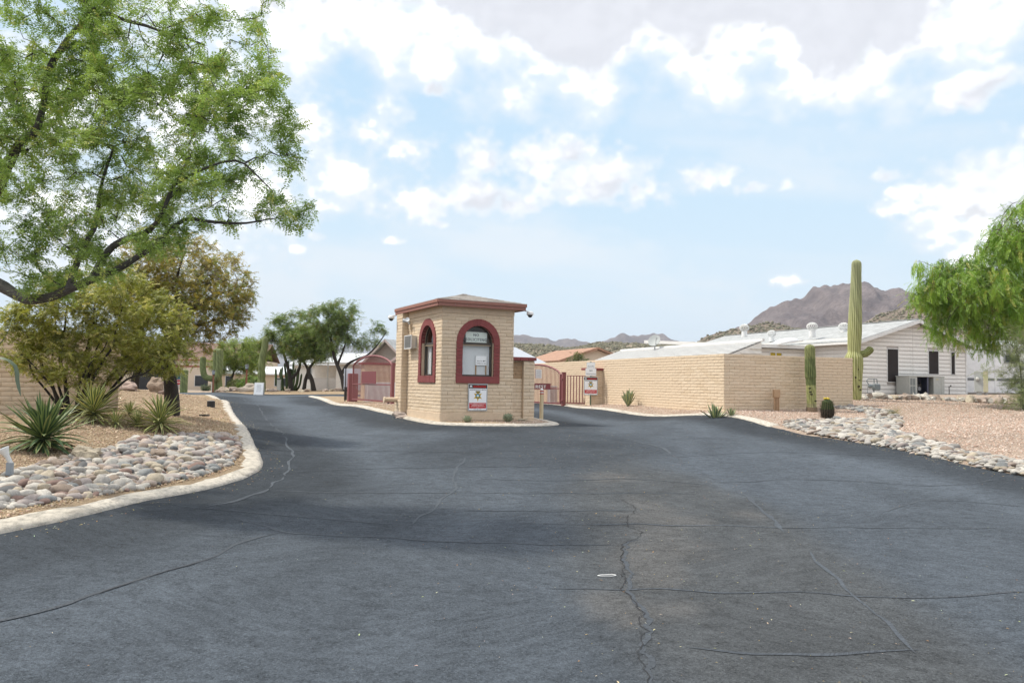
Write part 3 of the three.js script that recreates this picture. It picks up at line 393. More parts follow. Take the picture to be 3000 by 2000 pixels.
// ================================================================ GUARDHOUSE
const GA = 26.5 * Math.PI / 180;
const gh = thing('guardhouse', 'tan slump block guardhouse with red arched window surrounds and hip roof', 'guardhouse', [-1.987, 0.42, -22.2], GA);
{
  const y0 = 0.33, top = 3.17, WR = 2.28, WL = 2.93, B = 0.42; // heights above the group's base at 0.42
  const archHole = (cx, sillY, spring, R, half) => y => y < sillY ? null : y < spring ? [cx - half, cx + half] : (y - spring < R ? [cx - Math.sqrt(R * R - (y - spring) ** 2), cx + Math.sqrt(R * R - (y - spring) ** 2)] : null);
  const FR = frame(0, 0, 0, 0), FL = frame(0, 0, -WL, -Math.PI / 2);
  const wins = [{ F: FR, L: WR, cx: 1.13, half: 0.49, n: 'front' }, { F: FL, L: WL, cx: WL - 1.15, half: 0.52, n: 'side' }];
  const sill = 1.80 - B, spring = 2.78 - B, sillBot = 1.605 - B;
  const mas = new Masonry();
  wins.forEach((w, i) => mas.face(w.F, w.L, y0, 28, 11 + i, archHole(w.cx, sillBot - 0.02, spring, w.half + 0.165, w.half + 0.165)));
  // pilaster at the far end of the side wall: its end face and its outer face
  const PW = 0.58, PP = 0.2;
  mas.face(frame(-PP, 0, -WL, 0), PP, y0 - 0.1, 32, 21); mas.face(frame(-PP, 0, -WL - PW, -Math.PI / 2), PW, y0 - 0.1, 32, 22);
  part('pilaster', box(PP + 0.02, 3.3, PW - 0.02, -PP / 2 + 0.012, 1.7, -WL - PW / 2), mat.mortar, gh);
  mas.build(gh);
  wins.forEach((w, i) => {
    const s = new THREE.Shape(); s.moveTo(0.02, 0.1); s.lineTo(w.L - 0.02, 0.1); s.lineTo(w.L - 0.02, 3.36); s.lineTo(0.02, 3.36); s.closePath();
    const h = new THREE.Path(); h.moveTo(w.cx - w.half, sill); h.lineTo(w.cx + w.half, sill); h.lineTo(w.cx + w.half, spring); h.absarc(w.cx, spring, w.half, 0, Math.PI, false); h.closePath(); s.holes.push(h);
    put(part('wall_core', muv(T(new THREE.ExtrudeGeometry(s, { depth: 0.19, bevelEnabled: false, curveSegments: 24 }), 0, 0, -0.2)), mat.mortar, gh), w.F);
    put(part('plinth', rbox(w.L + 0.03, y0 + 0.31, 0.05, 0.012, w.L / 2 - (i ? -0.015 : 0.015), (y0 - 0.31) / 2, -0.004), mat.plinth, gh), w.F);
    put(part('frieze_board', rbox(w.L, 0.2, 0.03, 0.004, w.L / 2, top + 0.11, 0.006), mat.plinth, gh), w.F);
    // red surround: jamb bricks, voussoirs, sill
    const r = rng(70 + i), bw = 0.195;
    const nj = 10, jh = (spring - sill + 0.02) / nj; for (let k = 0; k < nj; k++) for (const sd of [-1, 1]) put(part('surround_brick', rbox(bw, jh - 0.005, 0.13, 0.008, w.cx + sd * (w.half + bw / 2 + 0.002 + 0.004 * r()), sill + jh * (k + 0.5), -0.035 + 0.006 * r()), r() < 0.6 ? mat.red : mat.redB, gh), w.F);
    const nv = 15; for (let k = 0; k < nv; k++) { const a = Math.PI * (k + 0.5) / nv, da = Math.PI / nv * 0.49, q = [[w.half, -da], [w.half, da], [w.half + bw, da * 0.985], [w.half + bw, -da * 0.985]].map(([R, t]) => [w.cx + Math.cos(a + t) * R, spring + Math.sin(a + t) * R]); put(part('surround_brick', T(prism(q, 0.13), 0, 0, -0.1 + 0.006 * r()), r() < 0.6 ? mat.red : mat.redB, gh), w.F); }
    if (i === 0) put(part('window_sill', rbox(2 * w.half + 0.4, 0.2, 0.14, 0.01, w.cx, sill - 0.098, -0.03), mat.red, gh), w.F);
    else for (let k = 0; k < 18; k++) { const bw2 = (2 * w.half + 0.4) / 18; put(part('surround_brick', rbox(bw2 - 0.005, 0.2, 0.14, 0.006, w.cx - w.half - 0.2 + bw2 * (k + 0.5), sill - 0.098, -0.03 + 0.004 * r()), k % 3 ? mat.red : mat.redB, gh), w.F); }
    // window: bronze frame, glass, blinds
    const win = part('window', merge([box(0.045, spring - sill, 0.06, w.cx - w.half + 0.022, (sill + spring) / 2, -0.13), box(0.045, spring - sill, 0.06, w.cx + w.half - 0.022, (sill + spring) / 2, -0.13), box(2 * w.half, 0.05, 0.06, w.cx, sill + 0.025, -0.13), box(2 * w.half, 0.055, 0.07, w.cx, spring - 0.02, -0.125), T(new THREE.TorusGeometry(w.half - 0.02, 0.024, 6, 30, Math.PI), w.cx, spring, -0.13)]), mat.bronze, gh); put(win, w.F);
    put(part('transom_bar', box(2 * w.half - 0.09, 0.03, 0.03, w.cx, spring - 0.075, -0.1), M([0.28, 0.22, 0.15], { rough: 0.5 }), gh), w.F);
    if (i === 1) put(part('mullion', merge([box(0.04, spring - sill - 0.1, 0.05, w.cx + 0.1, (sill + spring) / 2 - 0.05, -0.115), box(0.016, spring - sill - 0.1, 0.05, w.cx + 0.16, (sill + spring) / 2 - 0.05, -0.11)]), mat.bronze, gh), w.F);
    put(part('pane', T(new THREE.PlaneGeometry(2 * w.half - 0.06, spring - sill - 0.1), w.cx, (sill + spring) / 2 - 0.02, -0.14), mat.glass, gh), w.F);
    put(part('arched_pane', T(new THREE.CircleGeometry(w.half - 0.03, 30, 0, Math.PI), w.cx, spring + 0.01, -0.14), mat.glass, gh), w.F);
    const sl = []; for (let y = sill + 0.05; y < spring - 0.1; y += 0.026) sl.push(T(new THREE.BoxGeometry(2 * w.half - 0.1, 0.002, 0.027), w.cx, y, -0.19, 1.1)); const bl = part('blind', merge(sl), M([0.74, 0.77, 0.77], { rough: 0.6 }), gh); put(bl, w.F);
    put(part('blind_headrail', box(2 * w.half - 0.08, 0.04, 0.045, w.cx, spring - 0.09, -0.185), mat.white, gh), w.F);
  });
  // closed box behind the two windowed walls
  part('rear_wall', merge([box(WR, 3.4, 0.16, WR / 2, 1.7, -3.42), box(0.16, 3.4, 3.3, WR - 0.085, 1.7, -1.72), box(0.16, 3.4, 0.58, 0.09, 1.7, -3.13)]), mat.tan, gh);
  part('floor', box(WR - 0.3, 0.1, 3.2, WR / 2, 0.2, -1.7), mat.grey, gh);
  // fascia boards, soffit
  const ex0 = -0.2, ex1 = 2.56, ez0 = 0.2, ez1 = -3.66, fy = 3.35; // eave rectangle, underside
  const fb = (len, x, z, turn) => { part('fascia_board', rbox(len, 0.1, 0.035, 0.006, x, fy + 0.05, z, 0, turn, 0), mat.fasciaB, gh); part('fascia_trim', rbox(len + 0.05, 0.085, 0.035, 0.006, x + (turn ? Math.sign(x - 1) * 0.022 : 0), fy + 0.14, z + (turn ? 0 : Math.sign(z + 1) * 0.022), 0, turn, 0), mat.fascia, gh); };
  fb(ex1 - ex0, (ex0 + ex1) / 2, ez0, 0); fb(ex1 - ex0, (ex0 + ex1) / 2, ez1, 0); fb(ez0 - ez1 - 0.04, ex0, (ez0 + ez1) / 2, Math.PI / 2); fb(ez0 - ez1 - 0.04, ex1, (ez0 + ez1) / 2, Math.PI / 2);
  part('soffit', box(ex1 - ex0 - 0.04, 0.02, ez0 - ez1 - 0.04, (ex0 + ex1) / 2, fy + 0.035, (ez0 + ez1) / 2), M([0.36, 0.24, 0.15], { tex: 'grain' }), gh);
  const bolts = []; for (let k = 0; k < 7; k++) bolts.push(T(new THREE.SphereGeometry(0.009, 6, 5), ex0 + 0.5 + k * 0.36, fy + 0.055, ez0 + 0.019)); part('bolt_heads', merge(bolts), mat.greyMetal, gh);
  // hip roof: deck, then shingle tabs course by course on the slopes
  const cy = fy + 0.185, cx = (ex0 + ex1) / 2, pk = 4.29 - B, rz0 = ez0 - (ex1 - ex0) / 2, rz1 = ez1 + (ex1 - ex0) / 2, o = 0.03;
  const P = { a: [ex0 - o, cy, ez0 + o], b: [ex1 + o, cy, ez0 + o], c: [ex1 + o, cy, ez1 - o], d: [ex0 - o, cy, ez1 - o], r: [cx, pk, rz0], s: [cx, pk, rz1] };
  const tri = (...q) => { const g = new THREE.BufferGeometry(); g.setAttribute('position', new THREE.Float32BufferAttribute(q.flat(), 3)); g.computeVertexNormals(); return muv(g); };
  part('roof_deck', merge([tri(P.a, P.b, P.r), tri(P.b, P.c, P.s, P.b, P.s, P.r), tri(P.c, P.d, P.s), tri(P.d, P.a, P.r, P.d, P.r, P.s)]), mat.shingleC, gh);
  const r = rng(5), ms = [mat.shingle, mat.shingle, mat.shingleB, mat.shingleC];
  const slope = (e0, e1, t0, t1) => { // eave ends, ridge ends
    const E0 = V(...e0), E1 = V(...e1), T0 = V(...t0), T1 = V(...t1), n = E1.clone().sub(E0).cross(T0.clone().sub(E0)).normalize(); if (n.y < 0) n.negate(); const rows = 11;
    for (let k = 0; k < rows; k++) {
      const A = E0.clone().lerp(T0, k / rows), Bq = E1.clone().lerp(T1, k / rows), A2 = E0.clone().lerp(T0, Math.min(1, (k + 1.12) / rows)), B2 = E1.clone().lerp(T1, Math.min(1, (k + 1.12) / rows)), L = A.distanceTo(Bq), nt = Math.max(1, Math.round(L / 0.3)); let u = 0;
      for (let q = 0; q < nt; q++) { const u1 = q === nt - 1 ? 1 : Math.min(1, (q + 1) / nt + (r() - 0.5) * 0.25 / nt), lf = 0.012 + 0.006 * r(), g0 = 0.004 / L; const pts = [A.clone().lerp(Bq, u + g0).addScaledVector(n, lf), A.clone().lerp(Bq, u1 - g0).addScaledVector(n, lf), A2.clone().lerp(B2, u1 - g0).addScaledVector(n, 0.003), A2.clone().lerp(B2, u + g0).addScaledVector(n, 0.003)]; const lo = pts.slice(0, 2).map(p => p.clone().addScaledVector(n, -lf)); const f = p => [p.x, p.y, p.z];
        part('shingle', tri(f(pts[0]), f(pts[1]), f(pts[2]), f(pts[0]), f(pts[2]), f(pts[3]), f(lo[0]), f(lo[1]), f(pts[1]), f(lo[0]), f(pts[1]), f(pts[0])), ms[Math.floor(r() * 4)], gh); u = u1; }
    }
  };
  slope(P.a, P.b, P.r, P.r); slope(P.d, P.a, P.s, P.r); slope(P.b, P.c, P.r, P.s);
  const caps = (a, b, n) => { for (let k = 0; k < n; k++) { const A = V(...a).lerp(V(...b), k / n), Bq = V(...a).lerp(V(...b), (k + 1.1) / n); part('ridge_shingle', T(sbar([A.x, A.y + 0.016, A.z], [Bq.x, Bq.y + 0.012, Bq.z], 0.16, 0.012), 0, 0, 0), ms[k % 4], gh); } };
  caps(P.r, P.s, 4);
}
const ghm = new THREE.Matrix4().compose(V(-1.987, 0.42, -22.2), new THREE.Quaternion().setFromEuler(new THREE.Euler(0, GA, 0)), V(1, 1, 1));
const ghLocal = (x, y, z) => { const p = V(x, y, z).applyMatrix4(ghm); return [p.x, p.y, p.z]; };

// ================================================================ THINGS ON THE GUARDHOUSE
function signFace(name, w, h, tex, parent, z, y, back = mat.greyMetal, x = 0) { part('panel', rbox(w, h, 0.008, 0.003, x, y, z), back, parent); const f = part(name, T(new THREE.PlaneGeometry(w - 0.004, h - 0.004), x, y, z + 0.0062), new THREE.MeshStandardMaterial({ map: tex, roughness: 0.55 }), parent); return f; }
const watchTex = canvasTex(640, 800, (c, w, h) => {
  c.fillStyle = '#c9ccce'; c.fillRect(0, 0, w, h); const rr = (x, y, a, b, r) => { c.beginPath(); c.moveTo(x + r, y); c.arcTo(x + a, y, x + a, y + b, r); c.arcTo(x + a, y + b, x, y + b, r); c.arcTo(x, y + b, x, y, r); c.arcTo(x, y, x + a, y, r); c.closePath(); };
  c.fillStyle = '#1c2226'; rr(14, 12, w - 28, h - 24, 34); c.fill(); c.fillStyle = '#eceef2'; rr(26, 24, w - 52, h - 48, 24); c.fill();
  c.fillStyle = '#17120f'; c.fillRect(26, 30, w - 52, 108); c.fillStyle = '#eceef2'; c.beginPath(); c.arc(88, 88, 40, Math.PI, 0); c.lineTo(112, 120); c.lineTo(100, 92); c.lineTo(88, 78); c.lineTo(76, 92); c.lineTo(64, 120); c.closePath(); c.fill();
  c.fillStyle = '#c01f1c'; c.textAlign = 'center'; c.textBaseline = 'middle'; c.font = 'italic 900 92px sans-serif'; c.fillText('WARNING', 372, 86, 430);
  c.fillStyle = '#1a1a1c'; c.font = 'bold 50px sans-serif'; c.fillText('NEIGHBORHOOD  WATCH', w / 2, 178, w - 96);
  // gold star badge with a round seal
  const cx = w / 2, cy = 350; c.fillStyle = '#c9a416'; c.beginPath(); for (let k = 0; k < 12; k++) { const a = Math.PI / 2 + k * Math.PI / 6, R = k % 2 ? 76 : 148; c.lineTo(cx + Math.cos(a) * R, cy + 14 + Math.sin(a) * R); } c.closePath(); c.fill();
  c.fillStyle = '#8a7a22'; c.fillRect(cx - 62, 216, 124, 58); c.fillStyle = '#2a2a22'; c.font = 'bold 30px sans-serif'; c.fillText('SHERIFF', cx, 246, 112); c.fillRect(cx - 74, 210, 14, 60); c.fillRect(cx + 60, 210, 14, 60);
  c.fillStyle = '#3c4038'; c.beginPath(); c.arc(cx, cy + 14, 76, 0, 7); c.fill(); c.fillStyle = '#9a8a30'; c.beginPath(); c.arc(cx, cy + 14, 60, 0, 7); c.fill(); c.fillStyle = '#67b4dc'; c.beginPath(); c.arc(cx, cy + 10, 52, 0, 7); c.fill(); c.fillStyle = '#e8eef0'; c.beginPath(); c.arc(cx, cy + 12, 26, 0, 7); c.fill(); c.fillStyle = '#b7a63a'; c.beginPath(); c.arc(cx, cy + 22, 46, 0.2, Math.PI - 0.2); c.fill();
  for (let k = 0; k < 6; k++) { const a = Math.PI / 2 + k * Math.PI / 3; c.fillStyle = '#b8941a'; c.beginPath(); c.arc(cx + Math.cos(a) * 148, cy + 14 + Math.sin(a) * 148, 9, 0, 7); c.fill(); }
  c.fillStyle = '#b3141b'; c.fillRect(40, 560, w - 80, 166); c.fillStyle = '#f4eeee'; c.font = 'bold 34px sans-serif'; ['OUR COMMUNITY IS WATCHING', 'SUSPICIOUS ACTIVITY IS', 'IMMEDIATELY REPORTED TO', '9-1-1'].forEach((t, k) => c.fillText(t, w / 2, 586 + k * 40, w - 110));
  c.fillStyle = '#44484a'; c.font = 'bold 22px sans-serif'; for (let k = 0; k < 13; k++) if (k !== 4 && k !== 8) c.fillRect(190 + k * 20, 745, 13, 13);
});
function watchSign(parent, y, z) { const g = new THREE.Group(); signFace('printed_face', 0.61, 0.785, watchTex, parent, z, y); for (const s of [-1, 1]) part('bolt', T(new THREE.SphereGeometry(0.009, 6, 5), 0, y + s * 0.35, z + 0.008), mat.greyMetal, parent); }
{ const t = thing('warning_sign', 'neighborhood watch warning sign fixed on guardhouse block wall under arched window', 'sign', ghLocal(1.13, 0.78, 0.03), GA, 'neighborhood watch signs'); watchSign(t, 0, 0); }
{ // no soliciting board standing in the arched pane
  const tex = canvasTex(512, 256, (c, w, h) => { c.fillStyle = '#d9e3da'; c.fillRect(0, 0, w, h); c.fillStyle = '#3d4448'; c.textAlign = 'center'; c.textBaseline = 'middle'; c.font = 'bold 92px sans-serif'; c.fillText('NO', 250, 70); c.font = 'bold 96px sans-serif'; c.fillText('SOLICITING', 256, 186, 500); });
  const t = thing('soliciting_sign', 'pale no soliciting board inside the arched guardhouse pane', 'sign', ghLocal(1.13, 2.36 + 0.01, -0.155), GA); const w = 0.7, h = 0.3; const g = new THREE.BufferGeometry(); const q = [[-w / 2 + 0.03, 0], [w / 2 - 0.02, 0], [w / 2, h], [-w / 2, h + 0.01]];
  part('board', T(prism(q, 0.006), 0, 0, -0.007), mat.white, t); const f = new THREE.ShapeGeometry(new THREE.Shape(q.map(p => new THREE.Vector2(...p)))); const p = f.attributes.position, uv = f.attributes.uv; for (let i = 0; i < p.count; i++) uv.setXY(i, p.getX(i) / w + 0.5, p.getY(i) / h); part('lettering', T(f, 0, 0, 0.002), new THREE.MeshStandardMaterial({ map: tex, roughness: 0.7 }), t);
}
const secTex = canvasTex(384, 288, (c, w, h) => { c.fillStyle = '#f0f2f2'; c.fillRect(0, 0, w, h); c.strokeStyle = '#9aa0a4'; c.lineWidth = 6; c.strokeRect(10, 10, w - 20, h - 20); c.fillStyle = '#2c3036'; c.textAlign = 'center'; c.textBaseline = 'middle'; c.font = 'bold 46px sans-serif'; c.fillText('Security', 138, 160, 190); c.fillText('Cameras In Use', w / 2, 224, 320); c.fillRect(250, 142, 40, 26); c.beginPath(); c.moveTo(290, 155); c.lineTo(330, 134); c.lineTo(330, 172); c.closePath(); c.fill(); c.fillRect(262, 168, 14, 16); });
{ const t = thing('camera_notice', 'small white security cameras notice on two wooden stakes inside guardhouse window', 'sign', ghLocal(1.3, 1.39, -0.157), GA); signFace('notice_face', 0.37, 0.29, secTex, t, 0, 0.46, mat.white); for (const s of [-1, 1]) part('stake', box(0.035, 0.42, 0.012, s * 0.16, 0.2, -0.012), M([0.42, 0.25, 0.09], { tex: 'grain' }), t); }
{ // window air conditioner let through the side wall
  const t = thing('air_conditioner', 'boxy beige window air conditioner poking from guardhouse side wall', 'air conditioner', ghLocal(0.015, 2.22, -2.4), GA - Math.PI / 2), cream = M([0.66, 0.62, 0.53], { tex: 'grain', rough: 0.5 });
  part('casing', rbox(0.62, 0.4, 0.44, 0.015, 0, 0.2, -0.03), cream, t); part('front_frame', merge([rbox(0.66, 0.03, 0.03, 0.006, 0, 0.4, 0.2), rbox(0.66, 0.03, 0.03, 0.006, 0, 0.0, 0.2), rbox(0.03, 0.43, 0.03, 0.006, -0.315, 0.2, 0.2), rbox(0.03, 0.43, 0.03, 0.006, 0.315, 0.2, 0.2)]), mat.white, t);
  part('coil', box(0.58, 0.37, 0.01, 0, 0.2, 0.197), M([0.2, 0.2, 0.2], { rough: 0.5, metal: 0.4 }), t); const fins = []; for (let k = 0; k < 26; k++) fins.push(box(0.56, 0.004, 0.012, 0, 0.03 + k * 0.0135, 0.204)); part('grille', merge(fins), M([0.36, 0.35, 0.33], { rough: 0.5 }), t);
  const lou = []; for (let k = 0; k < 7; k++) lou.push(box(0.006, 0.28, 0.02, 0.312, 0.2, -0.16 + k * 0.035)); part('side_louvre', merge(lou), M([0.3, 0.29, 0.28], { rough: 0.5 }), t);
  part('bracket', merge([sbar([-0.25, 0, -0.16], [-0.25, -0.12, -0.19], 0.02), sbar([0.25, 0, -0.16], [0.25, -0.12, -0.19], 0.02)]), mat.greyMetal, t);
}
{ // twin flood lamp with its box and conduit
  const t = thing('flood_lamp', 'twin silver flood lamp on conduit above guardhouse air conditioner', 'lamp', ghLocal(-0.02, 2.92, -2.62), GA - Math.PI / 2);
  part('junction_box', rbox(0.12, 0.16, 0.07, 0.01, 0, 0, 0.03), mat.tan, t); const al = M([0.62, 0.63, 0.64], { rough: 0.35, metal: 0.6 });
  for (const s of [-1, 1]) { const pts = [[0.0, 0], [0.032, 0.0], [0.036, 0.05], [0.055, 0.09], [0.072, 0.15], [0.07, 0.155], [0.0, 0.14]].map(p => new THREE.Vector2(...p)); const h = part('lamp_head', T(new THREE.LatheGeometry(pts, 16), s * 0.055, 0.16, 0.1, 1.1, 0, -s * 0.9), al, t); part('swivel', bar([0, 0.06, 0.05], [s * 0.055, 0.15, 0.09], 0.016, 8), al, t); }
  part('conduit', bar([0.07, -0.05, 0.02], [0.07, -0.62, 0.02], 0.011, 8), mat.tan, t);
}
function domeCam(p, label) { const t = thing('dome_camera', label, 'camera', p, GA, 'dome cameras under the guardhouse eave'); part('housing', T(new THREE.LatheGeometry([[0, 0.09], [0.06, 0.088], [0.1, 0.06], [0.105, 0], [0.095, -0.02], [0, -0.02]].map(q => new THREE.Vector2(...q)), 20)), mat.whiteMetal, t); part('dome', T(new THREE.SphereGeometry(0.075, 16, 8, 0, Math.PI * 2, Math.PI / 2, Math.PI / 2), 0, -0.02, 0), mat.litGlass, t); part('arm', bar([0, 0.07, 0], [-0.17 * Math.sign(p[0] + 3), 0.1, 0], 0.018, 8), mat.whiteMetal, t); return t; }
domeCam(ghLocal(2.76, 3.26, 0.1), 'white dome camera on arm at roof corner beside the mountains');
domeCam(ghLocal(-0.36, 3.24, -3.6), 'small dome camera under the roof corner above the red gate');
{ // spare roof pipe from the pilaster
  const t = thing('wall_pipe', 'short tan pipe stub leaving guardhouse pilaster toward the red gate', 'pipe', ghLocal(-0.2, 0.62, -3.3), GA); part('pipe', bar([0, 0, 0], [-0.42, 0.0, 0], 0.075, 16), mat.tan, t); part('collar', bar([-0.4, 0, 0], [-0.44, 0, 0], 0.088, 16), mat.tan, t);
}

// ================================================================ OTHER WALLS
{ // wing wall east of the guardhouse
  const t = thing('wing_wall', 'short tan block wing wall with red cap joining the guardhouse', 'wall', ghLocal(2.28, 0, 0), GA), m = new Masonry();
  m.face(frame(0, 0, -0.2, 0), 0.4, 0.02, 13, 31); m.face(frame(0, 0, -0.2, 0), 0.4, 0.02 + 13 * CH, 5, 32, null, [mat.tanDark]); m.face(frame(0.4, 0, -0.1, 0), 0.37, 0.02, 18, 33); m.face(frame(0.77, 0, -0.1, Math.PI / 2), 0.4, 0.02, 18, 34); m.build(t);  // upper courses of the recess laid in a darker tan
  part('core', merge([box(0.39, 1.9, 0.18, 0.2, 0.93, -0.3), box(0.36, 1.9, 0.36, 0.585, 0.93, -0.292)]), mat.mortar, t);
  for (let k = 0; k < 3; k++) part('cap_brick', rbox(0.272, 0.1, 0.46, 0.012, 0.12 + k * 0.277, 1.935, -0.28), k % 2 ? mat.red : mat.redB, t);
}
const RA = 20 * Math.PI / 180;
{ // long yard wall with its corner
  const t = thing('yard_wall', 'long tan slump block yard wall with a corner before the mobile home', 'wall', [7.0, 0.55, -25.8], RA), m = new Masonry(), n = 21, y0 = 2.71 - 0.55 - n * CH, L1 = 17, L2 = 5.35;
  m.face(frame(0, 0, 0, 0), L2, y0, n, 41); m.face(frame(0, 0, -L1, -Math.PI / 2), L1, y0, n, 42); m.build(t);
  part('core', merge([box(L2 - 0.02, n * CH - 0.02, 0.17, L2 / 2 + 0.01, y0 + n * CH / 2 - 0.01, -0.097), box(0.17, n * CH - 0.02, L1 - 0.2, 0.097, y0 + n * CH / 2 - 0.01, -L1 / 2 - 0.1)]), mat.mortar, t);
}
{ const t = thing('yard_wall', 'tan slump block wall behind the olive creosote bush', 'wall', [-15.4, 0.35, -14.82], GA), m = new Masonry(), n = 22, L = 7.15; m.face(frame(0, 0, 0, 0), L, 2.58 - 0.35 - n * CH, n, 51); m.face(frame(L, 0, 0, Math.PI / 2), 0.2, 2.58 - 0.35 - n * CH, n, 52); m.build(t); part('core', box(L - 0.03, n * CH - 0.02, 0.17, L / 2, 2.58 - 0.35 - n * CH / 2 - 0.01, -0.097), mat.mortar, t); part('ledge', rbox(0.75, 0.05, 0.03, 0.006, 5.6, 0.42, 0.03), mat.tan, t); }
{ // gate pillar by the yard wall
  const t = thing('gate_pillar', 'tan block gate pillar with red cap behind the stacked signs', 'pillar', [3.62, 0.6, -34.3], RA), m = new Masonry(); m.face(frame(-0.28, 0, 0.3, 0), 0.56, 0.02, 16, 61); m.face(frame(-0.28, 0, -0.3, -Math.PI / 2), 0.6, 0.02, 16, 62); m.build(t); part('core', box(0.54, 1.64, 0.58, 0, 0.83, 0), mat.mortar, t);
  for (let k = 0; k < 3; k++) part('cap_brick', rbox(0.3, 0.1, 0.76, 0.012, -0.305 + k * 0.305, 1.7, 0), k % 2 ? mat.redB : mat.red, t);
}
{ const t = thing('gate_pillar', 'tan block gate pillar with red cap behind the bars of the wide red gate', 'pillar', [-7.15, 0.6, -39.2], GA), m = new Masonry(); m.face(frame(-0.3, 0, 0.3, 0), 1.9, 0.02, 18, 63); m.build(t); part('core', box(1.88, 1.86, 0.58, 0.65, 0.93, 0), mat.mortar, t); for (let k = 0; k < 7; k++) part('cap_brick', rbox(0.3, 0.1, 0.76, 0.012, -0.28 + k * 0.305, 1.9, 0), k % 2 ? mat.redB : mat.red, t); }

// ================================================================ GATES
function gateLeaf(t, L, h0, h1, nb, y0 = 0.1) { // arched leaf along +x from a hinge at x = 0
  const top = x => h0 + (h1 - h0) * Math.sqrt(Math.max(0, 1 - ((x / L) * 2 - 1) ** 2)) * 0.55 + (h1 - h0) * 0.45 * (1 - ((x / L) * 2 - 1) ** 2);
  part('end_stile', box(0.09, h0 - y0, 0.07, 0.03, (h0 + y0) / 2, 0), mat.redMetal, t); part('end_stile', box(0.06, h0 - y0, 0.06, L - 0.03, (h0 + y0) / 2, 0), mat.redMetal, t);
  part('bottom_rail', box(L - 0.12, 0.07, 0.06, L / 2, y0 + 0.035, 0), mat.redMetal, t); part('middle_rail', box(L - 0.12, 0.05, 0.05, L / 2, y0 + 0.72, 0), mat.redMetal, t);
  const arc = []; for (let k = 0; k <= 24; k++) arc.push(V(L * k / 24, top(L * k / 24), 0)); part('top_rail', tube(arc, arc.map(() => 0.045), 8), mat.redMetal, t);
  for (let k = 1; k < nb; k++) { const x = L * k / nb; part('bar', box(0.024, top(x) - y0 - 0.06, 0.018, x, (top(x) + y0 + 0.06) / 2, 0.0035), mat.redMetal, t); }
}
{ // west gate, swung open along the exit lane
  const a = Math.atan2(4.0, 2.41); // along the lane
  const t = thing('swing_gate', 'wide arched red bar gate standing open beside the guardhouse', 'gate', [-4.86, 0.66, -31.9], Math.PI - a + 0, 'arched red bar gates'); gateLeaf(t, 4.6, 1.62, 2.05, 34);
  part('sheet', box(1.75, 0.52, 0.012, 2.45, 1.12, -0.06), M([0.2, 0.045, 0.05], { tex: 'grain', rough: 0.5 }), t); part('hinge_post', box(0.12, 1.75, 0.12, -0.1, 0.85, 0), mat.redMetal, t); part('wheel', T(new THREE.TorusGeometry(0.06, 0.025, 6, 14), 0.3, 0.075, 0.0), mat.dark, t);
}
{ const t = thing('gate_operator', 'red sheet metal gate operator cabinet behind the far end of the wide gate', 'cabinet', [-7.4, 0.62, -36.6], GA); part('cabinet', rbox(0.42, 1.35, 0.3, 0.02, 0, 0.67, 0), M([0.24, 0.06, 0.06], { tex: 'grain', rough: 0.45 }), t); part('door', rbox(0.36, 1.2, 0.012, 0.004, 0, 0.68, 0.156), mat.redMetal, t); part('handle', box(0.02, 0.1, 0.02, 0.13, 0.7, 0.17), mat.greyMetal, t); }
{ const t = thing('utility_cabinet', 'low white utility cabinet behind the bars of the wide open gate', 'cabinet', [-6.4, 0.6, -37.2], GA); part('cabinet', rbox(1.35, 0.95, 0.5, 0.02, 0.2, 0.5, 0), mat.whiteMetal, t); part('base', box(1.5, 0.12, 0.62, 0.2, 0.02, 0), mat.concrete, t); part('door_seam', box(0.012, 0.85, 0.01, 0.2, 0.5, 0.252), mat.grey, t); }
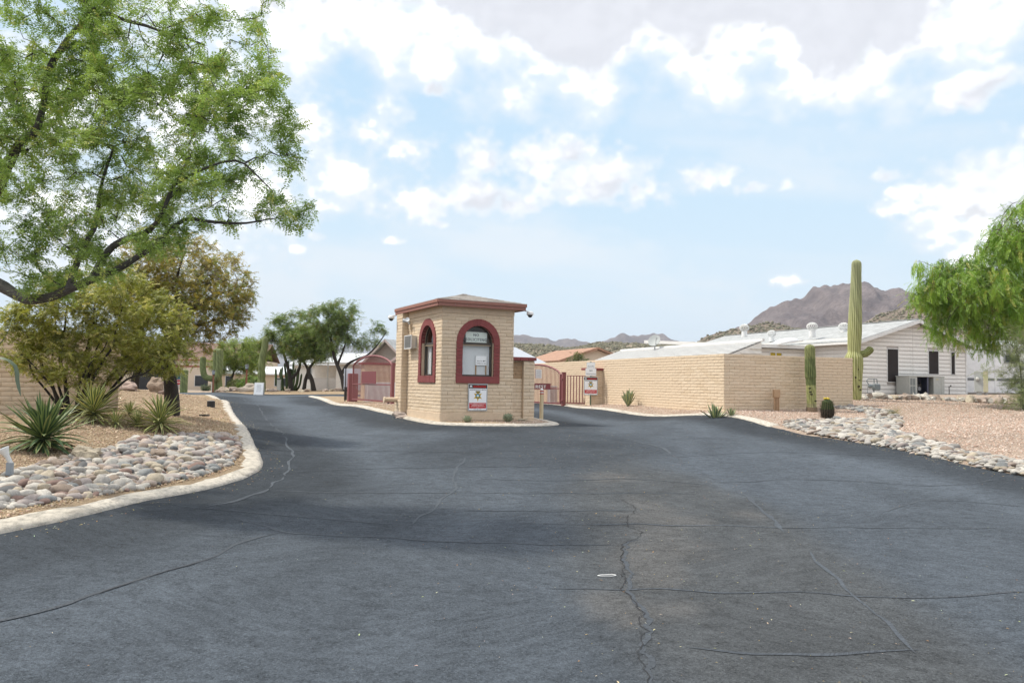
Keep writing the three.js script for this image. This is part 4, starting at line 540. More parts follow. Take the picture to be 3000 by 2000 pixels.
{ // east gate and its fence
  const t = thing('swing_gate', 'arched red bar gate standing open between wing wall and sign post', 'gate', [2.28, 0.6, -36.1], Math.PI / 2 + GA + 0.02, 'arched red bar gates'); gateLeaf(t, 4.6, 1.45, 1.95, 38);
  const hp = thing('gate_post', 'thick square red steel post holding the east gate hinges', 'post', [2.4, 0.56, -35.95], RA); part('post', box(0.16, 1.6, 0.16, 0, 0.8, 0), mat.redMetal, hp); part('cap', box(0.18, 0.02, 0.18, 0, 1.61, 0), mat.redMetal, hp); for (const y of [0.3, 1.3]) part('hinge', bar([-0.13, y, 0.02], [-0.07, y, 0.02], 0.05, 10), mat.redMetal, hp);
  const f = thing('fence_panel', 'low red bar fence panel between gate post and block pillar', 'fence', [2.55, 0.66, -35.85], -0.42); part('top_rail', box(1.05, 0.03, 0.03, 0.5, 1.36, 0), mat.redMetal, f); part('bottom_rail', box(1.05, 0.04, 0.04, 0.5, 0.12, 0), mat.redMetal, f); for (let k = 0; k < 8; k++) part('bar', box(0.034, 1.22, 0.03, 0.03 + k * 0.142, 0.74, 0), mat.redMetal, f); part('foot', box(0.03, 0.2, 0.03, 1.01, 0.06, 0), mat.redMetal, f);
  const tex = canvasTex(512, 128, (c, w, h) => { c.fillStyle = '#8d4a4e'; c.fillRect(0, 0, w, h); c.fillStyle = '#f2efe9'; c.strokeStyle = '#241416'; c.lineWidth = 5; c.font = 'bold 96px sans-serif'; c.textAlign = 'right'; c.textBaseline = 'middle'; c.strokeText('REST', 420, 66); c.fillText('REST', 420, 66); });
  const s = thing('gate_nameplate', 'dark red name plate with white capital letters on the east gate', 'sign', [1.62, 1.62, -37.0], 0.2); signFace('lettering', 1.25, 0.26, tex, s, 0.1, -0.12, mat.redMetal, -0.4); part('trim', box(1.3, 0.02, 0.03, -0.4, 0.02, 0.1), mat.redMetal, s);
  const w = thing('gate_notice', 'small white notice wired to the bars above the name plate', 'sign', [1.28, 1.9, -37.35], 0.2); part('panel', rbox(0.3, 0.42, 0.01, 0.003, 0, 0.2, 0.06), mat.white, w); const ln = []; for (let k = 0; k < 4; k++) ln.push(box(0.2, 0.012, 0.004, 0, 0.08 + k * 0.08, 0.067)); part('print_lines', merge(ln), mat.grey, w);
  const c = thing('utility_cabinet', 'tall white utility cabinet behind the east gate bars', 'cabinet', [2.0, 0.6, -38.0], RA); part('cabinet', rbox(0.4, 0.9, 0.3, 0.02, 0, 0.5, 0), mat.whiteMetal, c); part('base', box(0.7, 0.1, 0.5, 0, 0.02, 0), mat.concrete, c); part('seam', box(0.01, 0.8, 0.01, 0, 0.5, 0.152), mat.grey, c);
}
{ // sign post with three plates
  const t = thing('sign_post', 'green metal post by the gate pillar', 'post', [3.42, 0.62, -33.85], 0.1); part('post', box(0.06, 2.0, 0.035, 0, 1.0, 0), M([0.12, 0.15, 0.1], { rough: 0.6 }), t);
  const a = thing('warning_sign', 'neighborhood watch warning sign on the green post by the gate pillar', 'sign', [3.42, 1.57, -33.82], 0.1, 'neighborhood watch signs'); watchSign(a, 0, 0.02);
  const tex = canvasTex(512, 352, (c, w, h) => { c.fillStyle = '#eef0f1'; c.fillRect(0, 0, w, h); c.fillStyle = '#6b6f75'; c.textAlign = 'center'; c.textBaseline = 'middle'; c.font = 'bold 104px sans-serif'; c.fillText('NO', w / 2, 96); c.font = 'bold 78px sans-serif'; c.fillText('TRESPASSING', w / 2, 262, w - 40); });
  const b = thing('trespass_sign', 'white no trespassing plate above the neighborhood watch sign', 'sign', [3.42, 2.16, -33.82], 0.1); signFace('lettering', 0.47, 0.31, tex, b, 0.018, 0, mat.white);
  const c = thing('camera_notice', 'pale security cameras plate at the top of the sign post', 'sign', [3.42, 2.45, -33.82], 0.1); signFace('lettering', 0.37, 0.27, secTex, c, 0.014, 0, mat.white);
}
{ const t = thing('bollard', 'slim tan steel bollard with two red bands at the island tip', 'bollard', [0.98, 0.42, -25.2], 0); part('post', cyl(0.062, 0.062, 0.98, 0, 0.5, 0, 18), M([0.7, 0.58, 0.38], { tex: 'grain', rough: 0.5 }), t); part('dome_cap', T(new THREE.SphereGeometry(0.062, 16, 6, 0, 7, 0, Math.PI / 2), 0, 0.99, 0), mat.white, t); part('white_band', cyl(0.0635, 0.0635, 0.12, 0, 0.925, 0, 18), mat.white, t); for (const y of [0.965, 0.885]) part('red_band', cyl(0.065, 0.065, 0.032, 0, y, 0, 18), M([0.5, 0.03, 0.02], { rough: 0.4 }), t); }
{ const t = thing('sign_stand', 'thin black post carrying a blank white board beside the wide red gate', 'sign', [-7.82, 0.6, -37], 0.2); part('post', box(0.04, 1.6, 0.04, 0, 0.8, 0), mat.dark, t); part('board', rbox(0.75, 0.98, 0.012, 0.004, 0.3, 1.1, -0.03), M([0.72, 0.76, 0.82], { rough: 0.4 }), t); part('flange', box(0.13, 0.62, 0.01, 0.02, 0.42, 0.01), mat.bronze, t); }
const sidingLapShade = M([0.52, 0.485, 0.455], { tex: 'grain', rough: 0.8 });  // darker core tone between boards stands in for the lap shadow lines
// ================================================================ EAST HOUSE, TRAILER AND YARD THINGS
{
  const t = thing('mobile_home', 'pinkish white sided mobile home with grey gable roof and dark sun screens', 'house', [17.32, 1.22, -39.2], RA);
  const W = 7.36, L = 16, eave = 2.83, rid = 3.95, base = 0.02; // local: x along the gable, -z away, y above 1.22
  const gy = x => eave + (rid - eave) * (1 - Math.abs(x / W * 2 - 1));
  part('wall_core', merge([T(prism([[0.04, 0], [W - 0.04, 0], [W - 0.04, eave - 0.05], [W / 2, rid - 0.06], [0.04, eave - 0.05]], 0.1), 0, 0, -0.13), box(0.12, eave, L - 0.4, 0.08, eave / 2, -L / 2 - 0.1), box(0.12, eave, L - 0.4, W - 0.08, eave / 2, -L / 2 - 0.1), box(W, eave, 0.1, W / 2, eave / 2, -L)]), sidingLapShade, t);
  // lap boards, one by one, around the windows
  const wins = [[1.87, 2.64, 0.77, 2.51], [4.64, 5.38, 1.22, 2.49], [6.21, 6.53, 1.24, 2.46]]; let k = 0;
  for (let y = base; y < rid - 0.12; y += 0.2, k++) {
    const yt = y + 0.2; let x0 = 0.02, x1 = W - 0.02; if (yt > eave) { const q = (yt - eave) / (rid - eave) * W / 2; x0 = q; x1 = W - q; } if (x1 - x0 < 0.2) continue;
    let spans = [[x0, Math.min(3.6, x1)], [Math.max(3.615, x0), x1]].filter(s => s[1] > s[0] + 0.03); for (const w of wins) if (y < w[3] && yt > w[2]) spans = spans.flatMap(([a, b]) => b <= w[0] || a >= w[1] ? [[a, b]] : [[a, w[0]], [w[1], b]]).filter(s => s[1] > s[0] + 0.03);
    for (const [a, b] of spans) part('siding_board', T(box(b - a, 0.174, 0.016, 0, 0, 0), (a + b) / 2, y + 0.1, -0.006, -0.12, 0, 0), k % 3 ? mat.siding : mat.sidingB, t);
  }
  for (let y = base; y < eave; y += 0.2) part('siding_board', T(box(0.012, 0.174, L - 1, 0, 0, 0), 0.012, y + 0.1, -L / 2, 0, 0, -0.07), mat.siding, t);
  part('corner_trim', merge([box(0.09, eave + 0.05, 0.03, 0.045, eave / 2, 0.012), box(0.09, eave - 0.02, 0.03, W - 0.045, eave / 2, 0.012)]), mat.white, t);
  const screen = M([0.022, 0.016, 0.015], { rough: 0.75, tex: 'grain', rep: 6 });
  for (const w of wins) { const cx = (w[0] + w[1]) / 2, cy = (w[2] + w[3]) / 2, ww = w[1] - w[0], hh = w[3] - w[2]; const f = part('window', merge([box(ww, 0.035, 0.05, cx, w[2] + 0.017, 0), box(ww, 0.035, 0.05, cx, w[3] - 0.017, 0), box(0.035, hh, 0.05, w[0] + 0.017, cy, 0), box(0.035, hh, 0.05, w[1] - 0.017, cy, 0)]), mat.white, t); part('sun_screen', box(ww - 0.07, hh - 0.07, 0.012, cx, cy, 0.004), screen, f); }
  // roof
  const rt = 0.09, ov = 0.32, run = W / 2 + ov, ang = Math.atan2(rid - eave, W / 2), len = run / Math.cos(ang);
  const rg = new THREE.BoxGeometry(len, rt, L + 0.7); muv(rg); for (const s of [-1, 1]) { const o = part('roof_slope', T(rg.clone(), W / 2 + s * run / 2, rid + 0.05 - Math.tan(ang) * run / 2, -L / 2 + 0.05, 0, 0, -s * ang), mat.roofGrey, t); part('rake_board', T(box(len, 0.16, 0.03), W / 2 + s * run / 2, rid - 0.02 - Math.tan(ang) * run / 2, 0.415, 0, 0, -s * ang), mat.white, o); part('gutter', box(0.1, 0.11, L + 0.7, W / 2 + s * (run + 0.04), eave - Math.tan(ang) * ov - 0.02, -L / 2 + 0.05), mat.white, o); }
  part('ridge_cap', box(0.22, 0.03, L + 0.6, W / 2, rid + 0.11, -L / 2 + 0.05), mat.roofGrey, t);
  // side room stepping toward the yard wall, with its own low roof
  const ax0 = -4.6, az = -3.6; part('side_room_wall', merge([box(4.6, 2.5, 0.1, -2.3, 1.25, az), box(0.1, 2.5, 10, ax0, 1.25, az - 5)]), sidingLapShade, t); k = 0;
  for (let y = 0.5; y < 2.5; y += 0.2, k++) { const hw = y < 2.3 && y + 0.2 > 1.35; for (const [a, b] of hw ? [[ax0, -2.55], [-1.75, -0.02]] : [[ax0, -0.02]]) part('siding_board', T(box(b - a, 0.174, 0.012), (a + b) / 2, y + 0.1, az + 0.06, -0.12, 0, 0), k % 3 ? mat.siding : mat.sidingB, t); part('siding_board', T(box(0.012, 0.174, 9.9), ax0 - 0.06, y + 0.1, az - 5, 0, 0, -0.07), mat.siding, t); }
  const yw = part('window', merge([box(0.8, 0.06, 0.06, -2.15, 2.3, az + 0.06), box(0.06, 1, 0.06, -2.55, 1.82, az + 0.06), box(0.06, 1, 0.06, -1.75, 1.82, az + 0.06), box(0.06, 1, 0.06, -2.15, 1.82, az + 0.06)]), mat.white, t); part('yellow_shade', box(0.72, 0.9, 0.01, -2.15, 1.82, az + 0.05), M([0.42, 0.31, 0.02], { rough: 0.7 }), yw);
  const sr = quadMesh(1, 1, (u, v) => [lerp(ax0 - 0.35, 0.2, u), lerp(2.66, 3.25, v), lerp(az + 0.35, az - 9, v)]); part('side_roof', muv(sr), mat.roofGrey, t); part('side_fascia', merge([box(4.95, 0.18, 0.05, -2.2, 2.6, az + 0.36), T(box(0.05, 0.18, 9.4), ax0 - 0.36, 2.88, az - 4.3, 0.063, 0, 0)]), mat.white, t); part('downspout', merge([box(0.08, 2.3, 0.06, ax0 + 0.1, 1.4, az + 0.12), sbar([ax0 - 0.25, 2.55, az + 0.3], [ax0 + 0.1, 2.35, az + 0.12], 0.07)]), mat.white, t);
}
{ // low slatted aluminium awning along the yard wall
  const t = thing('slatted_awning', 'long white slatted aluminium awning sloping behind the yard wall', 'awning', [8.6, 2.45, -27.4], RA), n = 15, L = 11.2;
  part('deck', T(box(2.5, 0.03, L), 0.2, 0.45, -L / 2 - 1.6, 0, 0, 0.34), M([0.3, 0.3, 0.3], { tex: 'grain', rough: 0.6 }), t);
  for (let k = 0; k < n; k++) { const u = k / (n - 1); part('slat', T(box(0.135, 0.02, L), lerp(-0.96, 1.36, u), lerp(0.06, 0.9, u) + 0.012, -L / 2 - 1.6, 0, 0, 0.2), mat.whiteMetal, t); }
  part('edge_channel', box(0.07, 0.12, L + 0.05, -1.02, 0.02, -L / 2 - 1.6), mat.whiteMetal, t); part('top_channel', box(0.1, 0.1, L + 0.1, 1.46, 0.95, -L / 2 - 1.6), mat.whiteMetal, t);
  part('end_panel', T(prism([[-0.9, -0.2], [1.4, -0.2], [1.4, 0.88], [-0.9, 0.02]], 0.02), 0, 0, -1.62), mat.siding, t); for (let k = 0; k < 5; k++) part('end_louvre', box(2.2 - k * 0.42, 0.03, 0.03, 1.4 - (2.2 - k * 0.42) / 2, -0.1 + k * 0.18, -1.58), mat.siding, t);
  part('post', merge([box(0.08, 2.1, 0.08, -0.95, -1.0, -1.8), box(0.08, 2.1, 0.08, -0.95, -1.0, -L - 1.2), box(0.08, 2.8, 0.08, 1.4, -0.6, -1.8), box(0.08, 2.8, 0.08, 1.4, -0.6, -L - 1.2)]), mat.white, t);
}
function turbine(p, s, label) { const t = thing('roof_turbine', label, 'vent', p, 0.3, 'spinning vents on the mobile home roof'); part('stack', cyl(0.17 * s, 0.15 * s, 0.35 * s, 0, 0.17 * s, 0, 16), mat.whiteMetal, t); const v = []; for (let k = 0; k < 18; k++) { const a = k / 18 * 6.283, pts = []; for (let q = 0; q <= 6; q++) { const e = -0.9 + q * 0.42; pts.push(V(Math.cos(a + q * 0.12) * Math.cos(e) * 0.26 * s, 0.52 * s + Math.sin(e) * 0.2 * s, Math.sin(a + q * 0.12) * Math.cos(e) * 0.26 * s)); } v.push(tube(pts, pts.map(() => 0.016 * s), 4)); } part('vane_cage', merge(v), mat.whiteMetal, t); part('cap', T(new THREE.SphereGeometry(0.17 * s, 14, 6, 0, 7, 0, 1.2), 0, 0.58 * s, 0, 0, 0, 0, [1, 0.8, 1]), mat.whiteMetal, t); return t; }
turbine([12.95, 4.42, -43.6], 1, 'white roof turbine vent on a tall stack beside the rocky mountain foot'); turbine([15.4, 4.35, -46.4], 0.95, 'low white roof turbine half hidden behind the ridge'); turbine([16.35, 4.42, -42.6], 1.1, 'large white roof turbine vent on the front slope'); turbine([18.2, 4.5, -42.9], 1.05, 'white roof turbine with only its cage above the ridge');
{ const t = thing('skylight', 'low milky skylight dome on the grey roof', 'skylight', [14.7, 4.06, -42.0], RA); part('dome', T(new THREE.SphereGeometry(0.5, 18, 8, 0, 7, 0, Math.PI / 2), 0, 0.02, 0, 0, 0, 0.15, [1.5, 0.45, 1]), M([0.66, 0.67, 0.68], { rough: 0.3 }), t); part('kerb', box(1.5, 0.08, 1, 0, 0, 0, 0, 0, 0.15), mat.white, t); }
{ const t = thing('satellite_dish', 'grey satellite dish tilted above the white awning', 'dish', [6.6, 3.35, -36.2], -0.35), pts = []; for (let k = 0; k <= 8; k++) pts.push(new THREE.Vector2(0.3 * k / 8, 0.06 * (k / 8) ** 2)); for (let k = 8; k >= 0; k--) pts.push(new THREE.Vector2(0.3 * k / 8, 0.06 * (k / 8) ** 2 - 0.012)); part('reflector', T(new THREE.LatheGeometry(pts, 28), 0, 0.34, 0, 1.05, 0, 0.25), M([0.33, 0.35, 0.35], { rough: 0.6 }), t); part('arm', merge([bar([0.05, 0.12, 0.05], [0.16, 0.42, 0.5], 0.016), bar([0.16, 0.42, 0.5], [0.17, 0.46, 0.5], 0.05, 10)]), mat.greyMetal, t); part('mast', bar([0, -0.55, -0.05], [0, 0.32, -0.05], 0.028, 8), mat.greyMetal, t); }
{ // cooling unit with its panel off
  const t = thing('cooling_unit', 'long grey packaged cooling unit with an open bay showing its fan', 'cooling unit', [19.85, 1.3, -39.1], RA), cs = M([0.46, 0.47, 0.44], { tex: 'grain', rough: 0.5 }), L = 2.3, h = 1.02, d = 0.85, navy = M([0.025, 0.03, 0.05], { rough: 0.6 });
  part('base_pad', box(L + 0.2, 0.1, d + 0.2, L / 2, -0.02, -d / 2), mat.concrete, t); part('top_panel', rbox(L + 0.04, 0.05, d + 0.04, 0.01, L / 2, h, -d / 2), cs, t); part('back_panel', box(L, h, 0.04, L / 2, h / 2, -d + 0.02), cs, t);
  part('coil_panel', box(0.5, h - 0.04, d, 0.25, h / 2, -d / 2), cs, t); for (const [x, y, hh] of [[0.12, 0.7, 0.34], [0.3, 0.7, 0.34], [0.12, 0.28, 0.4], [0.3, 0.28, 0.4]]) part('grille', box(0.13, hh, 0.015, x, y + 0.04, 0.005), M([0.2, 0.22, 0.22], { tex: 'grain', rough: 0.6 }), t);
  part('fan_bay', merge([box(0.7, h - 0.06, 0.03, 0.87, h / 2, -0.4), box(0.03, h - 0.06, 0.42, 1.22, h / 2, -0.2), box(0.34, h - 0.06, 0.03, 1.4, h / 2, -0.5)]), navy, t); part('fan_ring', T(new THREE.TorusGeometry(0.27, 0.03, 8, 28), 0.86, 0.5, -0.34), mat.dark, t); const bl = []; for (let k = 0; k < 4; k++) bl.push(T(new THREE.BoxGeometry(0.24, 0.13, 0.01), 0.86 + Math.cos(k * 1.571 + 0.4) * 0.13, 0.5 + Math.sin(k * 1.571 + 0.4) * 0.13, -0.35, 0.4, 0, k * 1.571 + 0.4)); part('fan_blades', merge(bl), M([0.1, 0.1, 0.1], { rough: 0.5 }), t); part('fan_motor', cyl(0.1, 0.1, 0.14, 0.88, 0.4, -0.28, 14, Math.PI / 2), M([0.28, 0.28, 0.29], { rough: 0.5, metal: 0.4 }), t);
  part('bay_post', box(0.06, h - 0.04, 0.05, 1.22, h / 2, -0.02), M([0.17, 0.18, 0.25], { rough: 0.5 }), t); part('side_panel', rbox(0.5, h - 0.04, d, 0.01, 1.84, h / 2, -d / 2), cs, t); part('end_panel', rbox(0.22, h - 0.04, d + 0.02, 0.01, 2.2, h / 2, -d / 2), cs, t); part('label_plate', box(0.16, 0.06, 0.006, 1.84, 0.88, 0.004), M([0.5, 0.46, 0.3], {}), t); part('conduit', tube([V(2.34, 0.9, -0.1), V(2.36, 0.5, -0.08), V(2.36, 0.06, -0.06)], [0.02, 0.02, 0.02], 6), mat.dark, t);
}
{ const t = thing('gas_meter', 'grey gas meter with bent pipes beside the mobile home siding', 'meter', [17.7, 1.32, -38.65], RA), m = M([0.16, 0.19, 0.2], { rough: 0.55 }); part('meter_body', rbox(0.36, 0.32, 0.26, 0.06, 0.35, 0.42, 0), m, t); part('regulator', T(new THREE.SphereGeometry(0.13, 14, 10), -0.02, 0.46, 0, 0, 0, 0, [1, 0.8, 1]), m, t); part('pipework', merge([tube([V(-0.1, 0.5, 0), V(-0.25, 0.72, 0), V(-0.15, 0.82, 0), V(0.4, 0.82, 0), V(0.42, 0.6, 0)], Array(5).fill(0.022), 7), bar([0.22, 0.6, 0], [0.22, 0.85, 0], 0.022, 7), bar([0.2, 0.28, 0], [0.22, -0.05, 0], 0.026, 7), bar([-0.2, 0.42, 0], [-0.2, -0.05, 0], 0.012, 6)]), m, t); }
{ const t = thing('electric_meter', 'beige electric meter pedestal with round glass dial near the trailer', 'meter', [22.4, 1.36, -37.6], -0.55), b = M([0.5, 0.47, 0.33], { tex: 'grain', rough: 0.5 }), f = M([0.43, 0.45, 0.44], { tex: 'grain', rough: 0.5 }); part('enclosure', rbox(0.36, 0.98, 0.3, 0.015, 0, 0.72, 0), f, t); part('side_cover', rbox(0.2, 1.0, 0.3, 0.015, 0.29, 0.72, 0), b, t); part('meter_socket', cyl(0.11, 0.11, 0.08, -0.04, 0.85, 0.17, 20, Math.PI / 2), mat.greyMetal, t); part('dial_glass', T(new THREE.SphereGeometry(0.085, 16, 8), -0.04, 0.85, 0.2, 0, 0, 0, [1, 1, 0.5]), M([0.5, 0.5, 0.46], { rough: 0.1 }), t); part('foot', merge([rbox(0.22, 0.3, 0.22, 0.01, 0.02, 0.1, 0), bar([0.3, 0.3, 0], [0.3, -0.1, 0], 0.07, 10)]), mat.grey, t); }
{ const t = thing('standpipe', 'short dark water standpipe at the mobile home corner', 'tap', [22.6, 1.33, -40.5], 0.2); part('pipe', bar([0, 0, 0], [0, 0.5, 0], 0.02, 8), mat.bronze, t); part('tap', merge([bar([-0.02, 0.5, 0], [0.12, 0.52, 0], 0.022, 8), bar([0.1, 0.52, 0], [0.1, 0.58, 0], 0.03, 8)]), mat.bronze, t); }
{ // white travel trailer
  const t = thing('travel_trailer', 'white boxy travel trailer with grey stripe behind the pepper tree', 'trailer', [24.9, 1.38, -43.2], 0.12), w = M([0.84, 0.85, 0.86], { tex: 'grain', rep: 0.4, rough: 0.35 }); part('shell', rbox(8.5, 2.75, 2.5, 0.08, 4.3, 1.5, -1.25), w, t); part('stripe', merge([box(1.7, 0.14, 0.012, 1.0, 0.9, 0.004), box(6.2, 0.14, 0.012, 5.1, 0.9, 0.004)]), M([0.16, 0.17, 0.18], { rough: 0.5 }), t); part('seam_strip', merge([box(0.1, 2.7, 0.03, 1.93, 1.5, 0.01), box(8.4, 0.06, 0.03, 4.3, 2.6, 0.01)]), w, t); part('roof_unit', rbox(1.2, 0.3, 0.9, 0.08, 3.4, 3.0, -1.2), w, t); const win = part('window', merge([box(0.9, 0.06, 0.04, 2.9, 1.86, 0.02), box(0.9, 0.06, 0.04, 2.9, 2.3, 0.02), box(0.06, 0.4, 0.04, 2.48, 2.08, 0.02), box(0.06, 0.4, 0.04, 3.32, 2.08, 0.02)]), mat.greyMetal, t); part('pane', box(0.8, 0.4, 0.01, 2.9, 2.08, 0.006), mat.litGlass, win); part('door', rbox(0.75, 1.85, 0.03, 0.03, 5.2, 1.3, 0.01), w, t); for (const x of [3.6, 4.5]) part('wheel', cyl(0.34, 0.34, 0.22, x, 0.3, -0.2, 20, Math.PI / 2), mat.dark, t); part('louvre', merge([0, 1, 2, 3, 4, 5, 6].map(k => box(1.3, 0.02, 0.02, 3, 2.44 + k * 0.02, 0.02))), mat.grey, t); part('skirt', box(8.2, 0.3, 2.2, 4.3, 0.05, -1.3), mat.grey, t);
}
{ const t = thing('utility_marker', 'low brown utility box on four stakes at the foot of the yard wall', 'utility box', [8.82, GY(8.82, -26.1) - 0.02, -26.1], RA), b = M([0.46, 0.3, 0.18], { tex: 'grain', rough: 0.7 }); part('box', rbox(0.24, 0.26, 0.1, 0.01, 0, 0.6, 0), b, t); for (const x of [-0.09, -0.03, 0.03, 0.09]) part('stake', box(0.035, 0.52, 0.035, x, 0.24, 0), b, t); }

// ================================================================ HOUSES AND STREET THINGS BEYOND
function farHouse(name, label, p, turn, W, Dp, h, rise, wallM, roofM, opts = {}) { // ridge along x
  const t = thing(name, label, 'house', p, turn); part('wall', box(W, h, Dp, W / 2, h / 2, -Dp / 2), wallM, t); const o = opts.ov ?? 0.4;
  if (opts.gableFront) { const g = prism([[-o, h], [W + o, h], [W / 2, h + rise]], 0.1); part('gable', T(prism([[0, h - 0.02], [W, h - 0.02], [W / 2, h + rise - 0.12]], 0.1), 0, 0, -0.09), opts.gm ?? wallM, t); for (const s of [-1, 1]) { const run = W / 2 + o, a = Math.atan2(rise, W / 2), L = run / Math.cos(a); part('roof_slope', T(muv(new THREE.BoxGeometry(L, 0.1, Dp + 2 * o)), W / 2 + s * run / 2, h + rise - Math.tan(a) * run / 2 + 0.05, -Dp / 2, 0, 0, -s * a), roofM, t); part('rake_board', T(box(L, 0.18, 0.04), W / 2 + s * run / 2, h + rise - Math.tan(a) * run / 2 - 0.02, o + 0.01, 0, 0, -s * a), opts.trim ?? mat.white, t); } }
  else { for (const s of [-1, 1]) { const run = Dp / 2 + o, a = Math.atan2(rise, Dp / 2), L = run / Math.cos(a); part('roof_slope', T(muv(new THREE.BoxGeometry(W + 2 * o, 0.1, L)), W / 2, h + rise - Math.tan(a) * run / 2 + 0.05, -Dp / 2 + s * run / 2, s * a, 0, 0), roofM, t); } part('fascia', box(W + 2 * o, 0.16, 0.04, W / 2, h - o * rise / (Dp / 2), o + 0.02), opts.trim ?? mat.white, t); }
  for (const [x, y, w, hh, m] of opts.win ?? []) { const f = part('window', merge([box(w + 0.1, 0.06, 0.05, x, y + hh / 2, 0.02), box(w + 0.1, 0.06, 0.05, x, y - hh / 2, 0.02), box(0.06, hh, 0.05, x - w / 2, y, 0.02), box(0.06, hh, 0.05, x + w / 2, y, 0.02)]), mat.white, t); part('pane', box(w, hh, 0.01, x, y, 0.008), m ?? mat.litGlass, f); }
  for (const [x, w, hh, m] of opts.doors ?? []) part('door', box(w, hh, 0.05, x, hh / 2, 0.02), m ?? mat.grey, t);
  return t;
}
const terracotta = M([0.5, 0.29, 0.195], { tex: 'shingle', rep: 0.5 }), cream = M([0.66, 0.55, 0.43], { tex: 'grain' }), brownRoof = M([0.235, 0.14, 0.105], { tex: 'shingle', rep: 0.5 }), whiteRoof = M([0.74, 0.76, 0.79], { tex: 'grain', rough: 0.5 });
farHouse('tile_roof_house', 'house with orange tile roof and cream gable beyond the yard wall', [4.4, 0.7, -70], 0.35, 7, 9, 3.1, 1.15, cream, terracotta, { gableFront: true, trim: terracotta, gm: cream });
farHouse('mauve_house', 'house with pale grey metal roof just behind the wing wall', [-8.9, 0.7, -60], -0.8, 7, 9, 2.5, 1.3, M([0.55, 0.46, 0.45], {}), M([0.46, 0.49, 0.54], { rough: 0.5, tex: 'grain' }), { gableFront: true, trim: M([0.46, 0.36, 0.36], {}) });
farHouse('grey_gable_house', 'small grey house with steep shingled gable behind the wide gate', [-12.1, 0.8, -66], -0.5, 4.2, 8, 2.5, 1.75, M([0.45, 0.4, 0.37], { tex: 'grain' }), mat.roofGrey, { gableFront: true, trim: M([0.5, 0.42, 0.4], {}), ov: 0.5 });
farHouse('carport_house', 'white mobile home with carport roof behind the mesquite trunks', [-22.2, 0.75, -80], 0.1, 9.6, 7, 2.5, 0.75, mat.siding, whiteRoof, { win: [[1.6, 1.5, 0.5, 1.1], [2.5, 1.5, 0.5, 1.1], [6.2, 1.5, 1.9, 0.5]], doors: [[4.0, 0.9, 2, M([0.5, 0.45, 0.4], {})]] });
farHouse('white_shed', 'white low shed with pale hip roof beside the last mesquite trunk', [-15.2, 0.8, -68], 0.12, 5.4, 6, 2.45, 0.8, mat.siding, whiteRoof, { doors: [[0.9, 0.9, 2.1, mat.white]] });
{ const t = thing('screen_porch', 'pale screen porch with grey posts between the mesquite trunks', 'porch', [-17.9, 0.75, -70], 0.1); part('wall', box(4.4, 1.1, 0.1, 2.2, 0.55, 0), M([0.55, 0.53, 0.52], { tex: 'grain' }), t); part('back_wall', box(4.4, 2.3, 0.1, 2.2, 1.15, -2.5), mat.siding, t); for (const x of [0.05, 1.5, 2.6, 4.35]) part('post', box(0.08, 2.4, 0.08, x, 1.2, 0.08), mat.grey, t); part('beam', box(4.5, 0.16, 0.1, 2.2, 2.42, 0.04), mat.white, t); part('roof', box(4.7, 0.06, 3.0, 2.2, 2.54, -1.3, 0.05), whiteRoof, t); }
{ // tan clubhouse at the end of the side street
  const t = farHouse('clubhouse', 'large tan building with brown tile roof and red bands across the street', [-76, -0.35, -128], 0.12, 34, 16, 5.2, 3.0, cream, brownRoof, { win: [[20.5, 2.0, 2.4, 2.4, M([0.03, 0.09, 0.11], { rough: 0.1 })], [24.5, 1.6, 2.2, 1.8]], doors: [[16, 4.4, 3.6, mat.dark]], trim: M([0.3, 0.1, 0.07], {}) }); part('band', merge([box(34, 0.25, 0.1, 17, 4.0, 0.05)]), M([0.3, 0.1, 0.07], {}), t); part('porch_wall', box(8, 2.6, 0.4, 30, 1.3, 1.6), cream, t); part('column', merge([box(0.7, 4, 0.7, 13, 2, 0.9), box(0.7, 4, 0.7, 19, 2, 0.9), box(0.2, 4.5, 0.2, 29.5, 2.2, 1.9)]), cream, t);
  farHouse('tan_house', 'tan low house half hidden by the palo verde trees', [-42, -0.2, -112], 0.1, 13, 9, 2.7, 1.0, M([0.6, 0.47, 0.34], { tex: 'grain' }), whiteRoof, { win: [[1.6, 1.5, 0.9, 1.6], [9, 1.5, 2, 1.2]] });
}
{ const g = new THREE.BoxGeometry(60, 0.1, 12); structure('concrete_apron', muv(T(g, -62, -0.3, -118, 0, 0.12, 0)), mat.concrete); }
function lampPost(p, h, label) { const t = thing('street_lamp', label, 'lamp', p, 0, 'brown lamp posts along the side street'); part('post', box(0.12, h, 0.12, 0, h / 2, 0), M([0.28, 0.12, 0.07], { tex: 'grain' }), t); const l = part('lantern', cyl(0.1, 0.15, 0.28, 0, h + 0.16, 0, 6), M([0.34, 0.4, 0.45], { rough: 0.2 }), t); part('cap', cyl(0.2, 0.02, 0.12, 0, h + 0.36, 0, 6), mat.dark, l); part('collar', cyl(0.13, 0.13, 0.05, 0, h, 0, 8), mat.dark, l); }
lampPost([-21.6, 0.5, -64], 1.95, 'brown lamp post with blue lantern beside the tall ringed saguaro'); lampPost([-26.2, 0.25, -69], 1.75, 'brown lamp post in front of the three armed saguaro');
